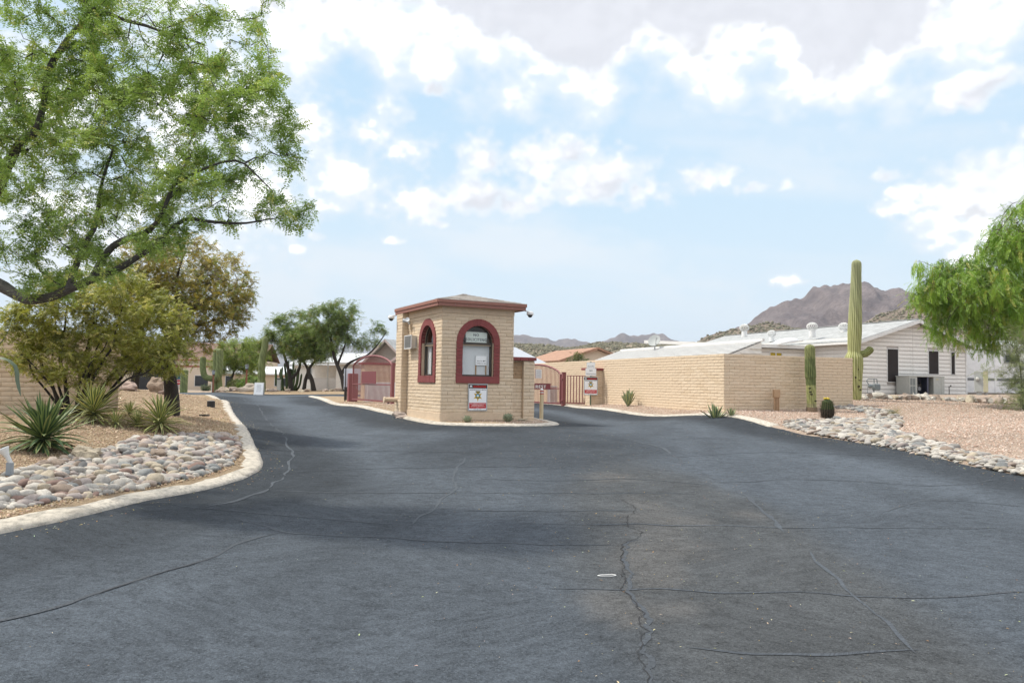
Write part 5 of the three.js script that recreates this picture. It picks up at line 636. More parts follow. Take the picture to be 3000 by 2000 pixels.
function stopSign(p, label) { const t = thing('stop_sign', label, 'sign', p, 0.3, 'stop signs at the side street'); part('post', box(0.07, 1.6, 0.05, 0, 0.8, -0.03), mat.grey, t); const tex = canvasTex(256, 256, (c, w) => { c.fillStyle = '#a8161c'; c.fillRect(0, 0, w, w); c.strokeStyle = '#efe9e6'; c.lineWidth = 10; c.beginPath(); for (let k = 0; k < 8; k++) { const a = Math.PI / 8 + k * Math.PI / 4; c.lineTo(128 + Math.cos(a) * 122, 128 + Math.sin(a) * 122); } c.closePath(); c.stroke(); c.fillStyle = '#efe9e6'; c.font = 'bold 92px sans-serif'; c.textAlign = 'center'; c.textBaseline = 'middle'; c.fillText('STOP', 128, 132, 210); }); part('plate', cyl(0.36, 0.36, 0.012, 0, 1.35, 0, 8, Math.PI / 2, Math.PI / 8, 0), mat.greyMetal, t); part('face', T(new THREE.CircleGeometry(0.355, 8, Math.PI / 8), 0, 1.35, 0.012), new THREE.MeshStandardMaterial({ map: tex, roughness: 0.5 }), t); return t; }
stopSign([-40.27, -0.2, -95], 'red stop sign beside the bare saguaro stem and dark tree trunk'); { const s = stopSign([-39.27, -0.1, -105], 'red stop sign with white plate below it by the palo verdes'); part('lower_plate', box(0.5, 0.45, 0.012, 0, 0.62, 0.01), mat.white, s); }
{ // white folding board on the road edge
  const tex = canvasTex(384, 512, (c, w, h) => { c.fillStyle = '#eceef0'; c.fillRect(0, 0, w, h); c.fillStyle = '#8b9096'; const r = rng(4); for (let k = 0; k < 7; k++) { let x = 90 + r() * 30; const y = 70 + k * 50; while (x < 290) { const l = 14 + r() * 34; c.fillRect(x, y, l, 20); x += l + 14; } } });
  const t = thing('sandwich_board', 'white folding notice board standing on the road before the ringed saguaro', 'sign', [-17.97, 0.5, -56], 0.05); const lean = part('front_panel', T(box(0.66, 0.9, 0.03), 0, 0.46, 0.12, -0.2), mat.whiteMetal, t); part('print', T(new THREE.PlaneGeometry(0.6, 0.82), 0, 0.463, 0.139, -0.2), new THREE.MeshStandardMaterial({ map: tex, roughness: 0.6 }), t); part('rear_panel', T(box(0.66, 0.9, 0.03), 0, 0.46, -0.12, 0.2), mat.whiteMetal, t); part('weight', box(0.24, 0.06, 0.2, 0, 0.03, 0), mat.bronze, t);
}
for (const [x, z, h, l] of [[-18.35, -62, 0.98, 'pale utility pedestal in front of the organ pipe cactus'], [-34.2, -90, 1.3, 'grey utility pedestal beside the stop sign with a lower plate'], [-41.8, -95.5, 1.0, 'white utility pedestal beside the dark trunk and stop sign']]) { const t = thing('utility_pedestal', l, 'utility box', [x, H(x, z) - 0.05, z], 0.1, 'utility pedestals'); part('body', rbox(0.28, h, 0.22, 0.03, 0, h / 2, 0), M([0.6, 0.62, 0.6], { tex: 'grain' }), t); part('lid', rbox(0.32, 0.07, 0.26, 0.02, 0, h, 0), mat.grey, t); }
{ // spot lamp in the rock bed
  const t = thing('spot_lamp', 'white spot lamp on a grey box among the river rocks', 'lamp', [-5.92, GY(-5.92, -9.35) - 0.02, -9.35], 0.25); part('box', rbox(0.07, 0.15, 0.06, 0.006, 0, 0.14, 0), M([0.3, 0.33, 0.36], { rough: 0.5 }), t); part('stake', box(0.02, 0.14, 0.015, 0, 0.02, 0), mat.grey, t); part('socket', bar([0.01, 0.2, 0], [-0.03, 0.29, 0.01], 0.027, 12), M([0.7, 0.7, 0.69], { rough: 0.5 }), t); const pts = [[0.028, 0], [0.032, 0.02], [0.05, 0.07], [0.064, 0.105], [0.062, 0.112], [0, 0.118]].map(p => new THREE.Vector2(...p)); part('reflector_bulb', T(new THREE.LatheGeometry(pts, 20), -0.03, 0.285, 0.01, 0.15, 0, 0.42), M([0.8, 0.8, 0.79], { rough: 0.3 }), t);
}
{ const t = thing('path_light', 'black cylinder path light with pale top in the tan gravel', 'lamp', [-9.5, GY(-9.5, -24.9) - 0.01, -24.9], 0); part('body', cyl(0.12, 0.12, 0.2, 0, 0.1, 0, 20), mat.dark, t); part('lens', cyl(0.105, 0.105, 0.03, 0, 0.21, 0, 20), M([0.35, 0.33, 0.3], { rough: 0.4 }), t); }
// ================================================================ TREES AND SHRUBS
const leafMat = M([1, 1, 1], { trans: 0.42, rough: 0.95, two: true, vc: true });
function scatterLeaves(g, list) { // one mesh of real leaflets
  const P = g.attributes.position.array, N = g.attributes.normal.array, I = g.index.array, nv = P.length / 3, n = list.length, pos = new Float32Array(n * nv * 3), nor = new Float32Array(n * nv * 3), col = new Float32Array(n * nv * 3), idx = new Uint32Array(n * I.length), v = V();
  list.forEach((q, k) => { const e = q.m.elements; for (let i = 0; i < nv; i++) { const o = (k * nv + i) * 3, x = P[i * 3], y = P[i * 3 + 1], z = P[i * 3 + 2]; pos[o] = e[0] * x + e[4] * y + e[8] * z + e[12]; pos[o + 1] = e[1] * x + e[5] * y + e[9] * z + e[13]; pos[o + 2] = e[2] * x + e[6] * y + e[10] * z + e[14]; const a = N[i * 3], b = N[i * 3 + 1], c = N[i * 3 + 2]; v.set(e[0] * a + e[4] * b + e[8] * c, e[1] * a + e[5] * b + e[9] * c, e[2] * a + e[6] * b + e[10] * c).normalize(); nor[o] = v.x; nor[o + 1] = v.y; nor[o + 2] = v.z; col[o] = q.c[0]; col[o + 1] = q.c[1]; col[o + 2] = q.c[2]; } for (let i = 0; i < I.length; i++) idx[k * I.length + i] = I[i] + k * nv; });
  const r = new THREE.BufferGeometry(); r.setAttribute('position', new THREE.BufferAttribute(pos, 3)); r.setAttribute('normal', new THREE.BufferAttribute(nor, 3)); r.setAttribute('color', new THREE.BufferAttribute(col, 3)); r.setIndex(new THREE.BufferAttribute(idx, 1)); return r;
}
function sprig(o) { // leaflets along a bent stalk, in metres
  const r = rng(o.seed ?? 3), pos = [], nor = [], idx = [];
  const stalk = t => V(Math.sin(t * (o.bend ?? 0.6)) * o.len * 0.25, -(o.droop ?? 0.15) * o.len * t * t, o.len * t);
  const leaf = (p, d, n, L, W) => { const s = d.clone().cross(n).normalize(), k = pos.length / 3, m = p.clone().addScaledVector(d, L * 0.5); for (const q of [p, m.clone().addScaledVector(s, W / 2), p.clone().addScaledVector(d, L), m.clone().addScaledVector(s, -W / 2)]) { pos.push(q.x, q.y, q.z); nor.push(n.x, n.y, n.z); } idx.push(k, k + 1, k + 2, k, k + 2, k + 3); };
  for (let i = 0; i < o.n; i++) for (const sd of o.single ? [i % 2 ? 1 : -1] : [-1, 1]) { const t = (i + 0.4 + 0.3 * r()) / o.n, p = stalk(t), a = (o.spread ?? 1.1) * sd + 0.25 * (r() - 0.5), d = V(Math.sin(a), -(o.hang ?? 0.1) + 0.5 * (r() - 0.5), Math.cos(a)).normalize(), n = V(0.6 * (r() - 0.5), 1, 0.6 * (r() - 0.5)).normalize(); n.addScaledVector(d, -n.dot(d)).normalize(); leaf(p, d, n, o.L * (0.75 + 0.5 * r()), o.W * (0.75 + 0.5 * r())); }
  if (o.twig) { const k = pos.length / 3; for (let i = 0; i <= 3; i++) { const p = stalk(i / 3); pos.push(p.x - o.twig, p.y, p.z, p.x + o.twig, p.y, p.z); nor.push(0, 1, 0, 0, 1, 0); if (i) idx.push(k + i * 2 - 2, k + i * 2 - 1, k + i * 2 + 1, k + i * 2 - 2, k + i * 2 + 1, k + i * 2); } }
  const g = new THREE.BufferGeometry(); g.setAttribute('position', new THREE.Float32BufferAttribute(pos, 3)); g.setAttribute('normal', new THREE.Float32BufferAttribute(nor, 3)); g.setIndex(idx); return g;
}
function tree(t, o) {
  const r = rng(o.seed), nodes = [], paths = [], trunk = [];
  for (const L of o.limbs) { const c = new THREE.CatmullRomCurve3(L.p.map(q => V(...q))), n = Math.max(6, Math.ceil(c.getLength() / (o.step ?? 0.12))), pts = c.getSpacedPoints(n), rad = pts.map((p, i) => lerp(L.r0, L.r1, Math.pow(i / n, 0.8)) * (1 + 0.1 * vn3(i * 0.7, o.seed, 2))); if (o.gnarl) pts.forEach((p, i) => { if (i) p.add(V(vn3(i * 0.35, 1, o.seed), vn3(i * 0.35, 5, o.seed), vn3(i * 0.35, 9, o.seed)).multiplyScalar(o.gnarl * Math.min(1, i * 0.2))); }); trunk.push(tube(pts, rad, L.r0 > 0.06 ? 12 : 7)); pts.forEach((p, i) => { if (i > n * (L.from ?? 0.25)) nodes.push({ p, path: null, i: 0, r: rad[i] }); }); }
  // aim points spread through the crown's lobes, with gaps
  let aims = []; for (const e of o.lobes) { const vol = e[3] * e[4] * (e[3] + e[4]) / 2, n = Math.max(3, Math.round((o.n ?? 100) * Math.pow(vol, 0.8) * (e[5] ?? 1))); for (let k = 0; k < n; k++) { const v = V(r() * 2 - 1, r() * 2 - 1, r() * 2 - 1); if (v.length() > 1) { k--; continue; } v.multiplyScalar(Math.pow(v.length(), -0.35)); if (v.length() > 1.06) v.multiplyScalar(0.9); const p = V(e[0] + v.x * e[3], e[1] + v.y * e[4], e[2] + v.z * (e[3] * 0.6 + e[4] * 0.6) * (o.deep ?? 1)); if (vn3(p.x * (o.gapf ?? 1.6), p.y * (o.gapf ?? 1.6) + o.seed, p.z * (o.gapf ?? 1.6)) < (o.gap ?? -0.45)) continue; aims.push(p); } }
  for (const a of aims) { let d = 1e9; for (const q of nodes) d = Math.min(d, q.p.distanceToSquared(a)); a.d0 = d; } aims.sort((a, b) => a.d0 - b.d0);
  for (const a of aims) {
    let best = null, bd = 1e9; for (const q of nodes) { const dx = q.p.x - a.x, dy = q.p.y - a.y, dz = q.p.z - a.z; let d = dx * dx + dy * dy + dz * dz; if (d < bd) { bd = d; best = q; } }
    if (!best) continue; const L = Math.sqrt(bd); if (L < 0.02) continue; const n = clamp(Math.ceil(L / (o.seg ?? 0.14)), 2, 8), pts = [], j = L * (o.jit ?? 0.13), A = best.p, ph = r() * 99; for (let i = 0; i <= n; i++) { const u = i / n, w = Math.sin(Math.PI * u); pts.push(A.clone().lerp(a, u).add(V(vn3(u * 2.5 + ph, 1, 0) * j * w, vn3(u * 2.5 + ph, 4, 0) * j * w + (o.sag ?? 0) * L * w, vn3(u * 2.5 + ph, 7, 0) * j * w))); }
    const P = { pts, parent: best.path, pi: best.i, load: 1, cap: best.r }; paths.push(P); for (let i = 1; i <= n; i++) nodes.push({ p: pts[i], path: P, i, r: 1 });
  }
  for (let k = paths.length - 1; k >= 0; k--) if (paths[k].parent) paths[k].parent.load += paths[k].load;
  const tw = o.twig ?? 0.003; const bg = []; for (const P of paths) { const r0 = Math.min(tw * Math.pow(P.load, 0.46) + 0.0008, P.cap * 0.85), n = P.pts.length; const cap = P.parent ? P.parent.pts.length : 0; P.r0 = P.parent ? Math.min(r0, P.parent.r0 ?? r0) : r0; bg.push(tube(P.pts, P.pts.map((_, i) => lerp(P.r0, tw * 0.7, i / (n - 1))), P.r0 > 0.012 ? 6 : 4)); }
  part('trunk', merge(trunk), o.bark ?? mat.bark, t); if (bg.length) part('branches', merge(bg), o.bark2 ?? o.bark ?? mat.bark, t);
  const list = []; for (const P of paths) { const n = P.pts.length; const m = o.per * (0.6 + 0.8 * r()); for (let k = 0; k < m; k++) { const u = 1 - Math.pow(r(), 1.6) * 0.75, f = u * (n - 1), i = Math.min(n - 2, Math.floor(f)), p = P.pts[i].clone().lerp(P.pts[i + 1], f - i), q = o.cr * (0.25 + 0.75 * u); p.add(V((r() * 2 - 1) * q, (r() * 2 - 1) * q * 0.8 - (o.drop ?? 0) * r(), (r() * 2 - 1) * q)); const e = o.hangs ? new THREE.Euler(0.9 + 1.5 * (r() - 0.5), r() * 6.283, 0, 'YXZ') : new THREE.Euler((r() - 0.45) * 1.9, r() * 6.283, (r() - 0.5) * 1.4, 'YXZ'), h = r(), cl = 0.5 + 0.5 * vn3(p.x * 2.2, p.y * 2.2 + 8, p.z * 2.2), mix = clamp(0.5 * h + 0.6 * cl - 0.05, 0, 1), c = o.pal.length > 2 && r() < (o.third ?? 0.1) ? o.pal[2] : [0, 1, 2].map(z => lerp(o.pal[0][z], o.pal[1][z], mix)); list.push({ m: mtx(p, e, (o.ls ?? 1) * (0.7 + 0.6 * r())), c }); } }
  part('crown', scatterLeaves(o.leaf, list), leafMat, t); return list.length;
}
const leafMesquite = sprig({ len: 0.11, n: 6, L: 0.034, W: 0.014, bend: 0.8, droop: 0.2, seed: 2 });
const leafCreosote = sprig({ len: 0.09, n: 5, L: 0.024, W: 0.013, spread: 0.8, bend: 0.3, seed: 4 });
const leafPepper = sprig({ len: 0.38, n: 8, L: 0.1, W: 0.02, spread: 0.45, hang: 0, droop: 0.05, seed: 5, twig: 0.002 });
const leafFar = sprig({ len: 0.4, n: 5, L: 0.14, W: 0.055, seed: 6, bend: 1, droop: 0.3 });
const leafWillow = sprig({ len: 0.35, n: 9, L: 0.09, W: 0.011, spread: 0.7, seed: 8, twig: 0.002 });
{
  const t = thing('mesquite_tree', 'large green mesquite tree spreading its crown over the river rocks', 'tree');
  const n = tree(t, { seed: 3, limbs: [{ p: [[-8.35, 0.3, -9.9], [-8.1, 1.1, -9.75], [-7.6, 1.9, -9.6], [-7.0, 2.6, -9.45], [-6.5, 3.2, -9.4]], r0: 0.26, r1: 0.16, from: 2 }, { p: [[-7.3, 2.25, -9.5], [-6.7, 2.75, -9.3], [-6.29, 2.8, -9.2], [-5.98, 2.64, -9.1], [-5.67, 2.51, -9.0], [-5.33, 2.49, -8.9], [-5.01, 2.58, -8.8], [-4.69, 2.7, -8.7], [-4.34, 2.82, -8.6], [-4.04, 2.98, -8.5], [-3.78, 3.14, -8.4], [-3.54, 3.28, -8.35], [-3.23, 3.28, -8.3], [-2.9, 3.26, -8.2], [-2.5, 3.3, -8.15]], r0: 0.105, r1: 0.006 }, { p: [[-6.8, 2.9, -9.42], [-6.47, 3.57, -9.4], [-6.17, 3.87, -9.3], [-6, 4.13, -9.2], [-5.84, 4.36, -9.1], [-5.62, 4.47, -9], [-5.53, 4.79, -9], [-5.43, 5.09, -8.9], [-5.35, 5.3, -8.9], [-5.18, 5.37, -8.8], [-5.04, 5.43, -8.8]], r0: 0.08, r1: 0.025 }, { p: [[-4.69, 2.7, -8.7], [-4.43, 3.05, -8.6], [-4.05, 3.15, -8.5], [-3.78, 3.3, -8.3], [-3.62, 3.63, -8.2], [-3.44, 4.02, -8.2]], r0: 0.05, r1: 0.012 }, { p: [[-5.43, 5.09, -8.9], [-5.26, 5.57, -9], [-4.98, 5.84, -9], [-4.74, 5.81, -8.9], [-4.48, 5.68, -8.8], [-3.98, 5.53, -8.7], [-3.5, 5.34, -8.6]], r0: 0.04, r1: 0.01 }, { p: [[-5.01, 2.58, -8.8], [-4.91, 3.11, -8.9], [-4.84, 3.4, -9], [-4.84, 3.86, -9.1], [-4.74, 4.31, -9.1]], r0: 0.045, r1: 0.012 }, { p: [[-3.62, 3.63, -8.2], [-3.28, 3.84, -8.2], [-2.92, 3.88, -8.2], [-2.52, 3.57, -8.1]], r0: 0.02, r1: 0.006 }, { p: [[-6.2, 4.0, -9.3], [-6.6, 4.9, -9.6], [-6.7, 5.9, -9.7]], r0: 0.07, r1: 0.02 }], lobes: [[-5.58, 5.49, -9.2, 0.8, 0.8], [-4.38, 5.42, -9, 0.9, 0.67], [-3.34, 5.15, -8.6, 0.64, 0.64], [-3.04, 4.27, -8.5, 0.7, 0.67], [-4.21, 4.41, -9, 1.02, 0.86], [-5.31, 4.25, -9.2, 0.92, 0.88], [-3.28, 3.56, -8.4, 0.77, 0.33], [-4.77, 3.43, -9, 0.9, 0.47], [-5.54, 3.1, -9, 0.59, 0.47], [-2.45, 3.42, -8.2, 0.32, 0.2, 2], [-2.68, 4.51, -8.4, 0.37, 0.48], [-6.05, 5.14, -9.4, 0.65, 0.9], [-2.34, 4.07, -8.3, 0.14, 0.18], [-4.2, 6.4, -9.2, 1.3, 0.6, 0.6], [-6.6, 4.8, -9.8, 0.9, 1.2, 0.5], [-5.3, 2.62, -8.85, 0.3, 0.2, 1.5], [-4.6, 2.85, -8.6, 0.35, 0.2, 1.2], [-3.9, 3.1, -8.35, 0.4, 0.22, 1.3]], n: 240, per: 16, cr: 0.095, seg: 0.13, jit: 0.28, twig: 0.0026, gap: -0.2, gapf: 2.1, leaf: leafMesquite, pal: [[0.14, 0.25, 0.045], [0.43, 0.57, 0.12], [0.52, 0.54, 0.13]], third: 0.08, bark: M([0.14, 0.13, 0.12], { tex: 'bark', rep: 4, bump: 'bark', bs: 0.01 }), gnarl: 0.03 });
}
{
  const t = thing('yellowing_tree', 'yellow brown tree with dark trunk and bare inner twigs behind the yuccas', 'tree');
  tree(t, { seed: 12, limbs: [{ p: [[-7.52, 0.5, -17.5], [-7.56, 1.21, -17.5], [-7.61, 1.58, -17.5], [-7.67, 1.96, -17.5], [-7.62, 2.35, -17.5], [-7.51, 2.68, -17.4]], r0: 0.17, r1: 0.13, from: 0.8 }, { p: [[-7.62, 2.35, -17.5], [-7.92, 2.96, -17.6], [-8.25, 3.57, -17.6], [-8.5, 4.03, -17.6]], r0: 0.09, r1: 0.02 }, { p: [[-7.51, 2.68, -17.4], [-7.07, 3.09, -17.2], [-6.55, 3.38, -17], [-6.08, 3.53, -16.9]], r0: 0.08, r1: 0.015 }, { p: [[-7.55, 2.53, -17.4], [-7.54, 3.27, -17.5], [-7.57, 3.97, -17.6], [-7.44, 4.44, -17.6]], r0: 0.08, r1: 0.015 }, { p: [[-7.51, 2.68, -17.4], [-6.75, 2.78, -17], [-6.24, 2.92, -16.8]], r0: 0.06, r1: 0.012 }], lobes: [[-8.27, 4.04, -17.6, 0.84, 0.69], [-7.38, 4.04, -17.5, 0.91, 0.84], [-6.34, 3.61, -17, 0.7, 0.78], [-6.61, 2.93, -17, 0.81, 0.52], [-7.72, 3.24, -17.3, 0.9, 0.68], [-5.95, 3.15, -16.8, 0.37, 0.51], [-6.89, 2.41, -17, 0.44, 0.37], [-8.65, 3.36, -17.8, 0.54, 0.62]], n: 400, per: 6.5, cr: 0.09, seg: 0.16, jit: 0.12, twig: 0.0036, gap: -0.6, leaf: leafCreosote, ls: 1.65, pal: [[0.22, 0.185, 0.04], [0.54, 0.42, 0.07], [0.24, 0.27, 0.06]], third: 0.35, bark: mat.bark, bark2: M([0.22, 0.18, 0.155], { rough: 0.95 }) });
}
{
  const t = thing('creosote_bush', 'wide olive yellow creosote bush with many dark stems before the block wall', 'bush');
  const S = [[-8.72, 0.6, -15.6]];
  tree(t, { seed: 21, gnarl: 0.04, limbs: [[[-9.06, 1.21, -15.5], [-9.34, 1.74, -15.3], [-9.44, 2.4, -15.2]], [[-9.25, 1.48, -15.8], [-9.62, 2.16, -15.9], [-9.45, 3, -15.9]], [[-8.74, 1.42, -15.4], [-8.8, 2.28, -15.3], [-8.64, 3.08, -15.2]], [[-8.59, 1.42, -15.6], [-8.42, 2.24, -15.6], [-8.33, 3.2, -15.6]], [[-8.28, 1.29, -15.3], [-7.81, 1.96, -15.1], [-7.48, 2.95, -15]], [[-8.48, 1.15, -15.8], [-7.99, 1.78, -16], [-7.59, 2.63, -16.1]], [[-8.07, 1.03, -15.3], [-7.45, 1.51, -15.2], [-6.95, 1.78, -15.1], [-6.46, 2.18, -15]], [[-8.75, 1.16, -15.2], [-8.86, 1.61, -14.9], [-9.27, 1.99, -14.8]], [[-8.5, 1.1, -15.4], [-8.2, 1.8, -15.4], [-8.05, 2.6, -15.3]], [[-8.95, 1.3, -15.6], [-9.05, 2.0, -15.5], [-9.0, 2.8, -15.4]], [[-8.3, 1.05, -15.6], [-7.7, 1.6, -15.6], [-7.2, 2.3, -15.6]], [[-8.66, 1.3, -15.9], [-8.6, 2.0, -16], [-8.7, 2.8, -16]], [[-8.4, 1.2, -15.2], [-8.15, 1.6, -15.0], [-7.7, 2.3, -14.9]]].map((p, k) => ({ p: [[-8.72 + 0.12 * Math.cos(k * 2), 0.55, -15.6 + 0.12 * Math.sin(k * 2)], ...p], r0: 0.042 + (k % 3) * 0.012, r1: 0.008, from: 0.35 })), lobes: [[-9.34, 2.62, -15.4, 0.6, 0.64], [-8.61, 3.04, -15.5, 0.81, 0.74], [-7.8, 3.06, -15.5, 0.88, 0.74], [-7.02, 2.59, -15.4, 0.74, 0.74], [-7.84, 2.17, -15.4, 1.14, 0.4, 0.8], [-8.99, 1.94, -15.2, 0.63, 0.46, 0.7], [-6.61, 1.98, -15.2, 0.4, 0.33], [-9.6, 2.3, -15.2, 0.42, 0.62], [-8.3, 1.75, -15.2, 0.8, 0.35, 0.7]], n: 430, per: 12, cr: 0.1, seg: 0.15, jit: 0.15, twig: 0.0026, gap: -0.34, gapf: 2.2, leaf: leafCreosote, ls: 1.5, pal: [[0.17, 0.2, 0.03], [0.44, 0.45, 0.06], [0.66, 0.6, 0.2]], third: 0.14, bark: M([0.06, 0.05, 0.045], { tex: 'bark', rep: 4, bump: 'bark', bs: 0.006 }), bark2: M([0.10, 0.085, 0.072], { rough: 0.95 }) });
}
{
  const t = thing('pepper_tree', 'bright green drooping pepper tree hanging over the mobile home gable', 'tree');
  tree(t, { seed: 31, limbs: [{ p: [[20.21, 0.85, -28], [20, 2.47, -28], [19.66, 3.56, -28], [18.8, 4.09, -27.8], [17.82, 4.24, -27.6], [16.74, 4.56, -27.4], [15.73, 5.01, -27.3], [14.73, 5.28, -27.2]], r0: 0.3, r1: 0.03, from: 0.4 }, { p: [[19.66, 3.56, -28], [19.07, 4.54, -28], [18.21, 4.77, -28], [17.48, 4.57, -28], [16.88, 5.24, -28]], r0: 0.14, r1: 0.03 }, { p: [[19.66, 3.56, -28], [19.71, 5.31, -28.2], [19.12, 6.67, -28.2], [18.52, 7.41, -28.2], [18.02, 7.15, -28.2]], r0: 0.16, r1: 0.03 }], lobes: [[15.02, 5.5, -27.3, 1.2, 0.9], [15.97, 5.2, -27.5, 1.5, 1.3], [16.86, 4.6, -27.6, 1.26, 1.2], [14.31, 5.1, -27.2, 0.5, 0.5], [18.01, 6.7, -28.2, 1.04, 1.1, 1.5], [19.0, 7.6, -28.3, 1.3, 1.3, 1.4], [18.4, 5.4, -28.1, 1.2, 1.2, 1.6], [17.6, 4.9, -27.8, 0.9, 0.9, 1.4], [16.22, 5.95, -27.5, 1.44, 0.55], [15.42, 4.2, -27.4, 0.89, 0.9], [16.72, 3.5, -27.6, 0.5, 0.4], [13.95, 5.35, -27.2, 0.35, 0.2]], n: 60, per: 13, cr: 0.24, drop: 0.25, seg: 0.4, jit: 0.12, step: 0.3, twig: 0.006, gap: -0.3, gapf: 1.3, hangs: true, leaf: leafPepper, pal: [[0.12, 0.26, 0.025], [0.40, 0.58, 0.075], [0.5, 0.5, 0.11]], third: 0.08, bark: M([0.15, 0.11, 0.08], { tex: 'bark', rep: 2, bump: 'bark', bs: 0.02 }) });
}
{
  const t = thing('willow_shrub', 'pale feathery shrub with narrow leaves in front of the trailer', 'shrub');
  tree(t, { seed: 37, limbs: [{ p: [[16.96, 0.95, -26], [16.92, 1.82, -26], [16.82, 2.72, -26], [16.55, 3.28, -26]], r0: 0.035, r1: 0.008 }, { p: [[17.0, 0.95, -26], [17.2, 1.9, -26], [17.3, 3.0, -26]], r0: 0.03, r1: 0.008 }], lobes: [[16.75, 1.6, -26, 0.5, 0.57, 1.6], [17.0, 2.5, -26, 0.6, 0.9, 0.6], [16.37, 2.66, -26, 0.57, 0.51, 0.4], [15.4, 2.35, -25.8, 0.28, 0.34, 0.3], [16.72, 3.46, -26, 0.68, 0.34, 0.5], [17.4, 2.2, -26, 0.5, 1.2]], n: 130, per: 6, cr: 0.16, seg: 0.25, twig: 0.003, gap: -0.5, leaf: leafWillow, pal: [[0.18, 0.24, 0.09], [0.4, 0.45, 0.19]], bark: mat.barkGrey });
}
{
  const far = (name, label, seed, limbs, lobes, pal, extra = {}) => { const t = thing(name, label, 'tree', [0, 0, 0], 0, extra.group ?? 'mesquites across the street'); return tree(t, { seed, limbs, lobes, n: 46, per: 16, cr: 0.3, seg: 0.45, jit: 0.15, step: 0.3, twig: 0.011, gap: -0.4, gapf: 0.8, leaf: leafFar, ls: 0.75, pal, bark: mat.bark, ...extra }); };
  const g1 = [[0.075, 0.135, 0.025], [0.26, 0.35, 0.06], [0.3, 0.29, 0.07]];
  far('mesquite_tree', 'dark green mesquite with a forked black trunk nearest the organ pipe cactus', 41, [{ p: [[-17.37, 0.5, -62], [-17.46, 1.57, -62], [-17.62, 2.37, -62], [-17.92, 3.31, -62], [-18.37, 4.66, -62]], r0: 0.24, r1: 0.05, from: 0.5 }, { p: [[-17.46, 1.7, -62], [-16.89, 2.25, -62], [-16.7, 3.06, -62], [-16.6, 4.41, -62]], r0: 0.15, r1: 0.04, from: 0.4 }], [[-18.52, 5.33, -62, 1.3, 1.13], [-17.27, 5.89, -62, 1.56, 1.3], [-19.03, 4.37, -62, 1.08, 0.97], [-17.06, 4.27, -62, 1.35, 1.03], [-20.2, 4.76, -62, 0.67, 0.54, 0.5]], g1);
  far('mesquite_tree', 'dense mesquite on two black trunks leaning apart', 42, [{ p: [[-16.14, 0.5, -61], [-15.99, 1.72, -61], [-15.82, 2.39, -61], [-16.16, 3.04, -61], [-16.46, 4.1, -61]], r0: 0.19, r1: 0.05, from: 0.5 }, { p: [[-15.12, 0.5, -60.5], [-15.41, 1.73, -60.5], [-15.67, 2.38, -60.5], [-15.24, 3.04, -60.5], [-14.61, 4.11, -60.5]], r0: 0.23, r1: 0.05, from: 0.5 }], [[-16.08, 4.64, -61, 1.86, 1.38], [-15.04, 5.3, -61, 1.46, 1.3], [-15.91, 3.6, -61, 1.59, 0.6], [-14.6, 3.8, -60.5, 1.45, 0.7]], g1);
  far('mesquite_tree', 'airy mesquite with a long limb reaching toward the guardhouse', 43, [{ p: [[-12.2, 0.6, -58], [-12.48, 1.76, -58], [-12.83, 2.64, -58], [-13.1, 3.26, -58], [-13.39, 4.52, -58], [-13.68, 5.78, -58]], r0: 0.24, r1: 0.04, from: 0.5 }, { p: [[-12.57, 2.14, -58], [-12.08, 2.9, -58], [-11.46, 3.24, -58], [-10.71, 3.55, -58], [-9.97, 4.32, -58], [-9.37, 5.22, -58]], r0: 0.13, r1: 0.03, from: 0.4 }, { p: [[-12.89, 2.76, -58], [-12.37, 4.28, -58], [-12.16, 5.81, -58]], r0: 0.1, r1: 0.03 }], [[-13.82, 6.2, -58, 1.72, 1.2], [-12.62, 6.6, -58, 1.39, 1.0], [-11.4, 5.57, -58, 1.39, 1.3, 0.6], [-10.17, 5.21, -58, 0.88, 1.01, 0.5], [-9.69, 5.85, -58, 0.66, 0.8, 0.4], [-13.27, 4.65, -58, 1.26, 1.01], [-11.24, 4.43, -58, 0.96, 0.66, 0.6]], [[0.085, 0.145, 0.03], [0.25, 0.34, 0.08], [0.28, 0.27, 0.07]]);
  const g2 = [[0.13, 0.19, 0.03], [0.37, 0.44, 0.07], [0.25, 0.38, 0.09]], pv = { group: 'palo verdes beyond the lamp posts' };
  far('palo_verde', 'lime green palo verde with a wide crown behind the armed saguaro', 44, [{ p: [[-26.87, 0.1, -75], [-26.79, 1.47, -75], [-26.55, 2.29, -75], [-26.39, 3.27, -75]], r0: 0.2, r1: 0.06, from: 0.5 }], [[-26.43, 4.25, -75, 1.96, 1.24], [-27.7, 3.24, -75, 1.47, 0.91], [-25.41, 3.12, -75, 1.47, 1.0], [-26.69, 2.6, -75, 1.47, 0.6]], g2, pv);
  far('palo_verde', 'lime green palo verde with a curved trunk behind the lamp post', 45, [{ p: [[-27, 0.1, -78], [-26.63, 1.31, -78], [-25.89, 2.34, -78], [-25.7, 3.7, -78]], r0: 0.2, r1: 0.06, from: 0.5 }], [[-25.71, 4.04, -78, 1.43, 1.4], [-25.06, 3.03, -78, 0.95, 1.4], [-25.99, 5.2, -78, 1.02, 0.7], [-25.36, 1.84, -78, 1.02, 0.85]], g2, pv);
  far('background_tree', 'dark green tree with a short trunk behind the creosote bush', 46, [{ p: [[-20.15, 0.7, -42], [-20.13, 1.53, -42], [-19.97, 2.17, -42]], r0: 0.25, r1: 0.15, from: 0.6 }], [[-19.71, 2.6, -42, 1.37, 0.64], [-20.62, 2.7, -42, 1.1, 0.73], [-18.97, 2.3, -42, 0.55, 0.45]], [[0.06, 0.075, 0.02], [0.17, 0.18, 0.04]], { group: undefined, n: 60 });
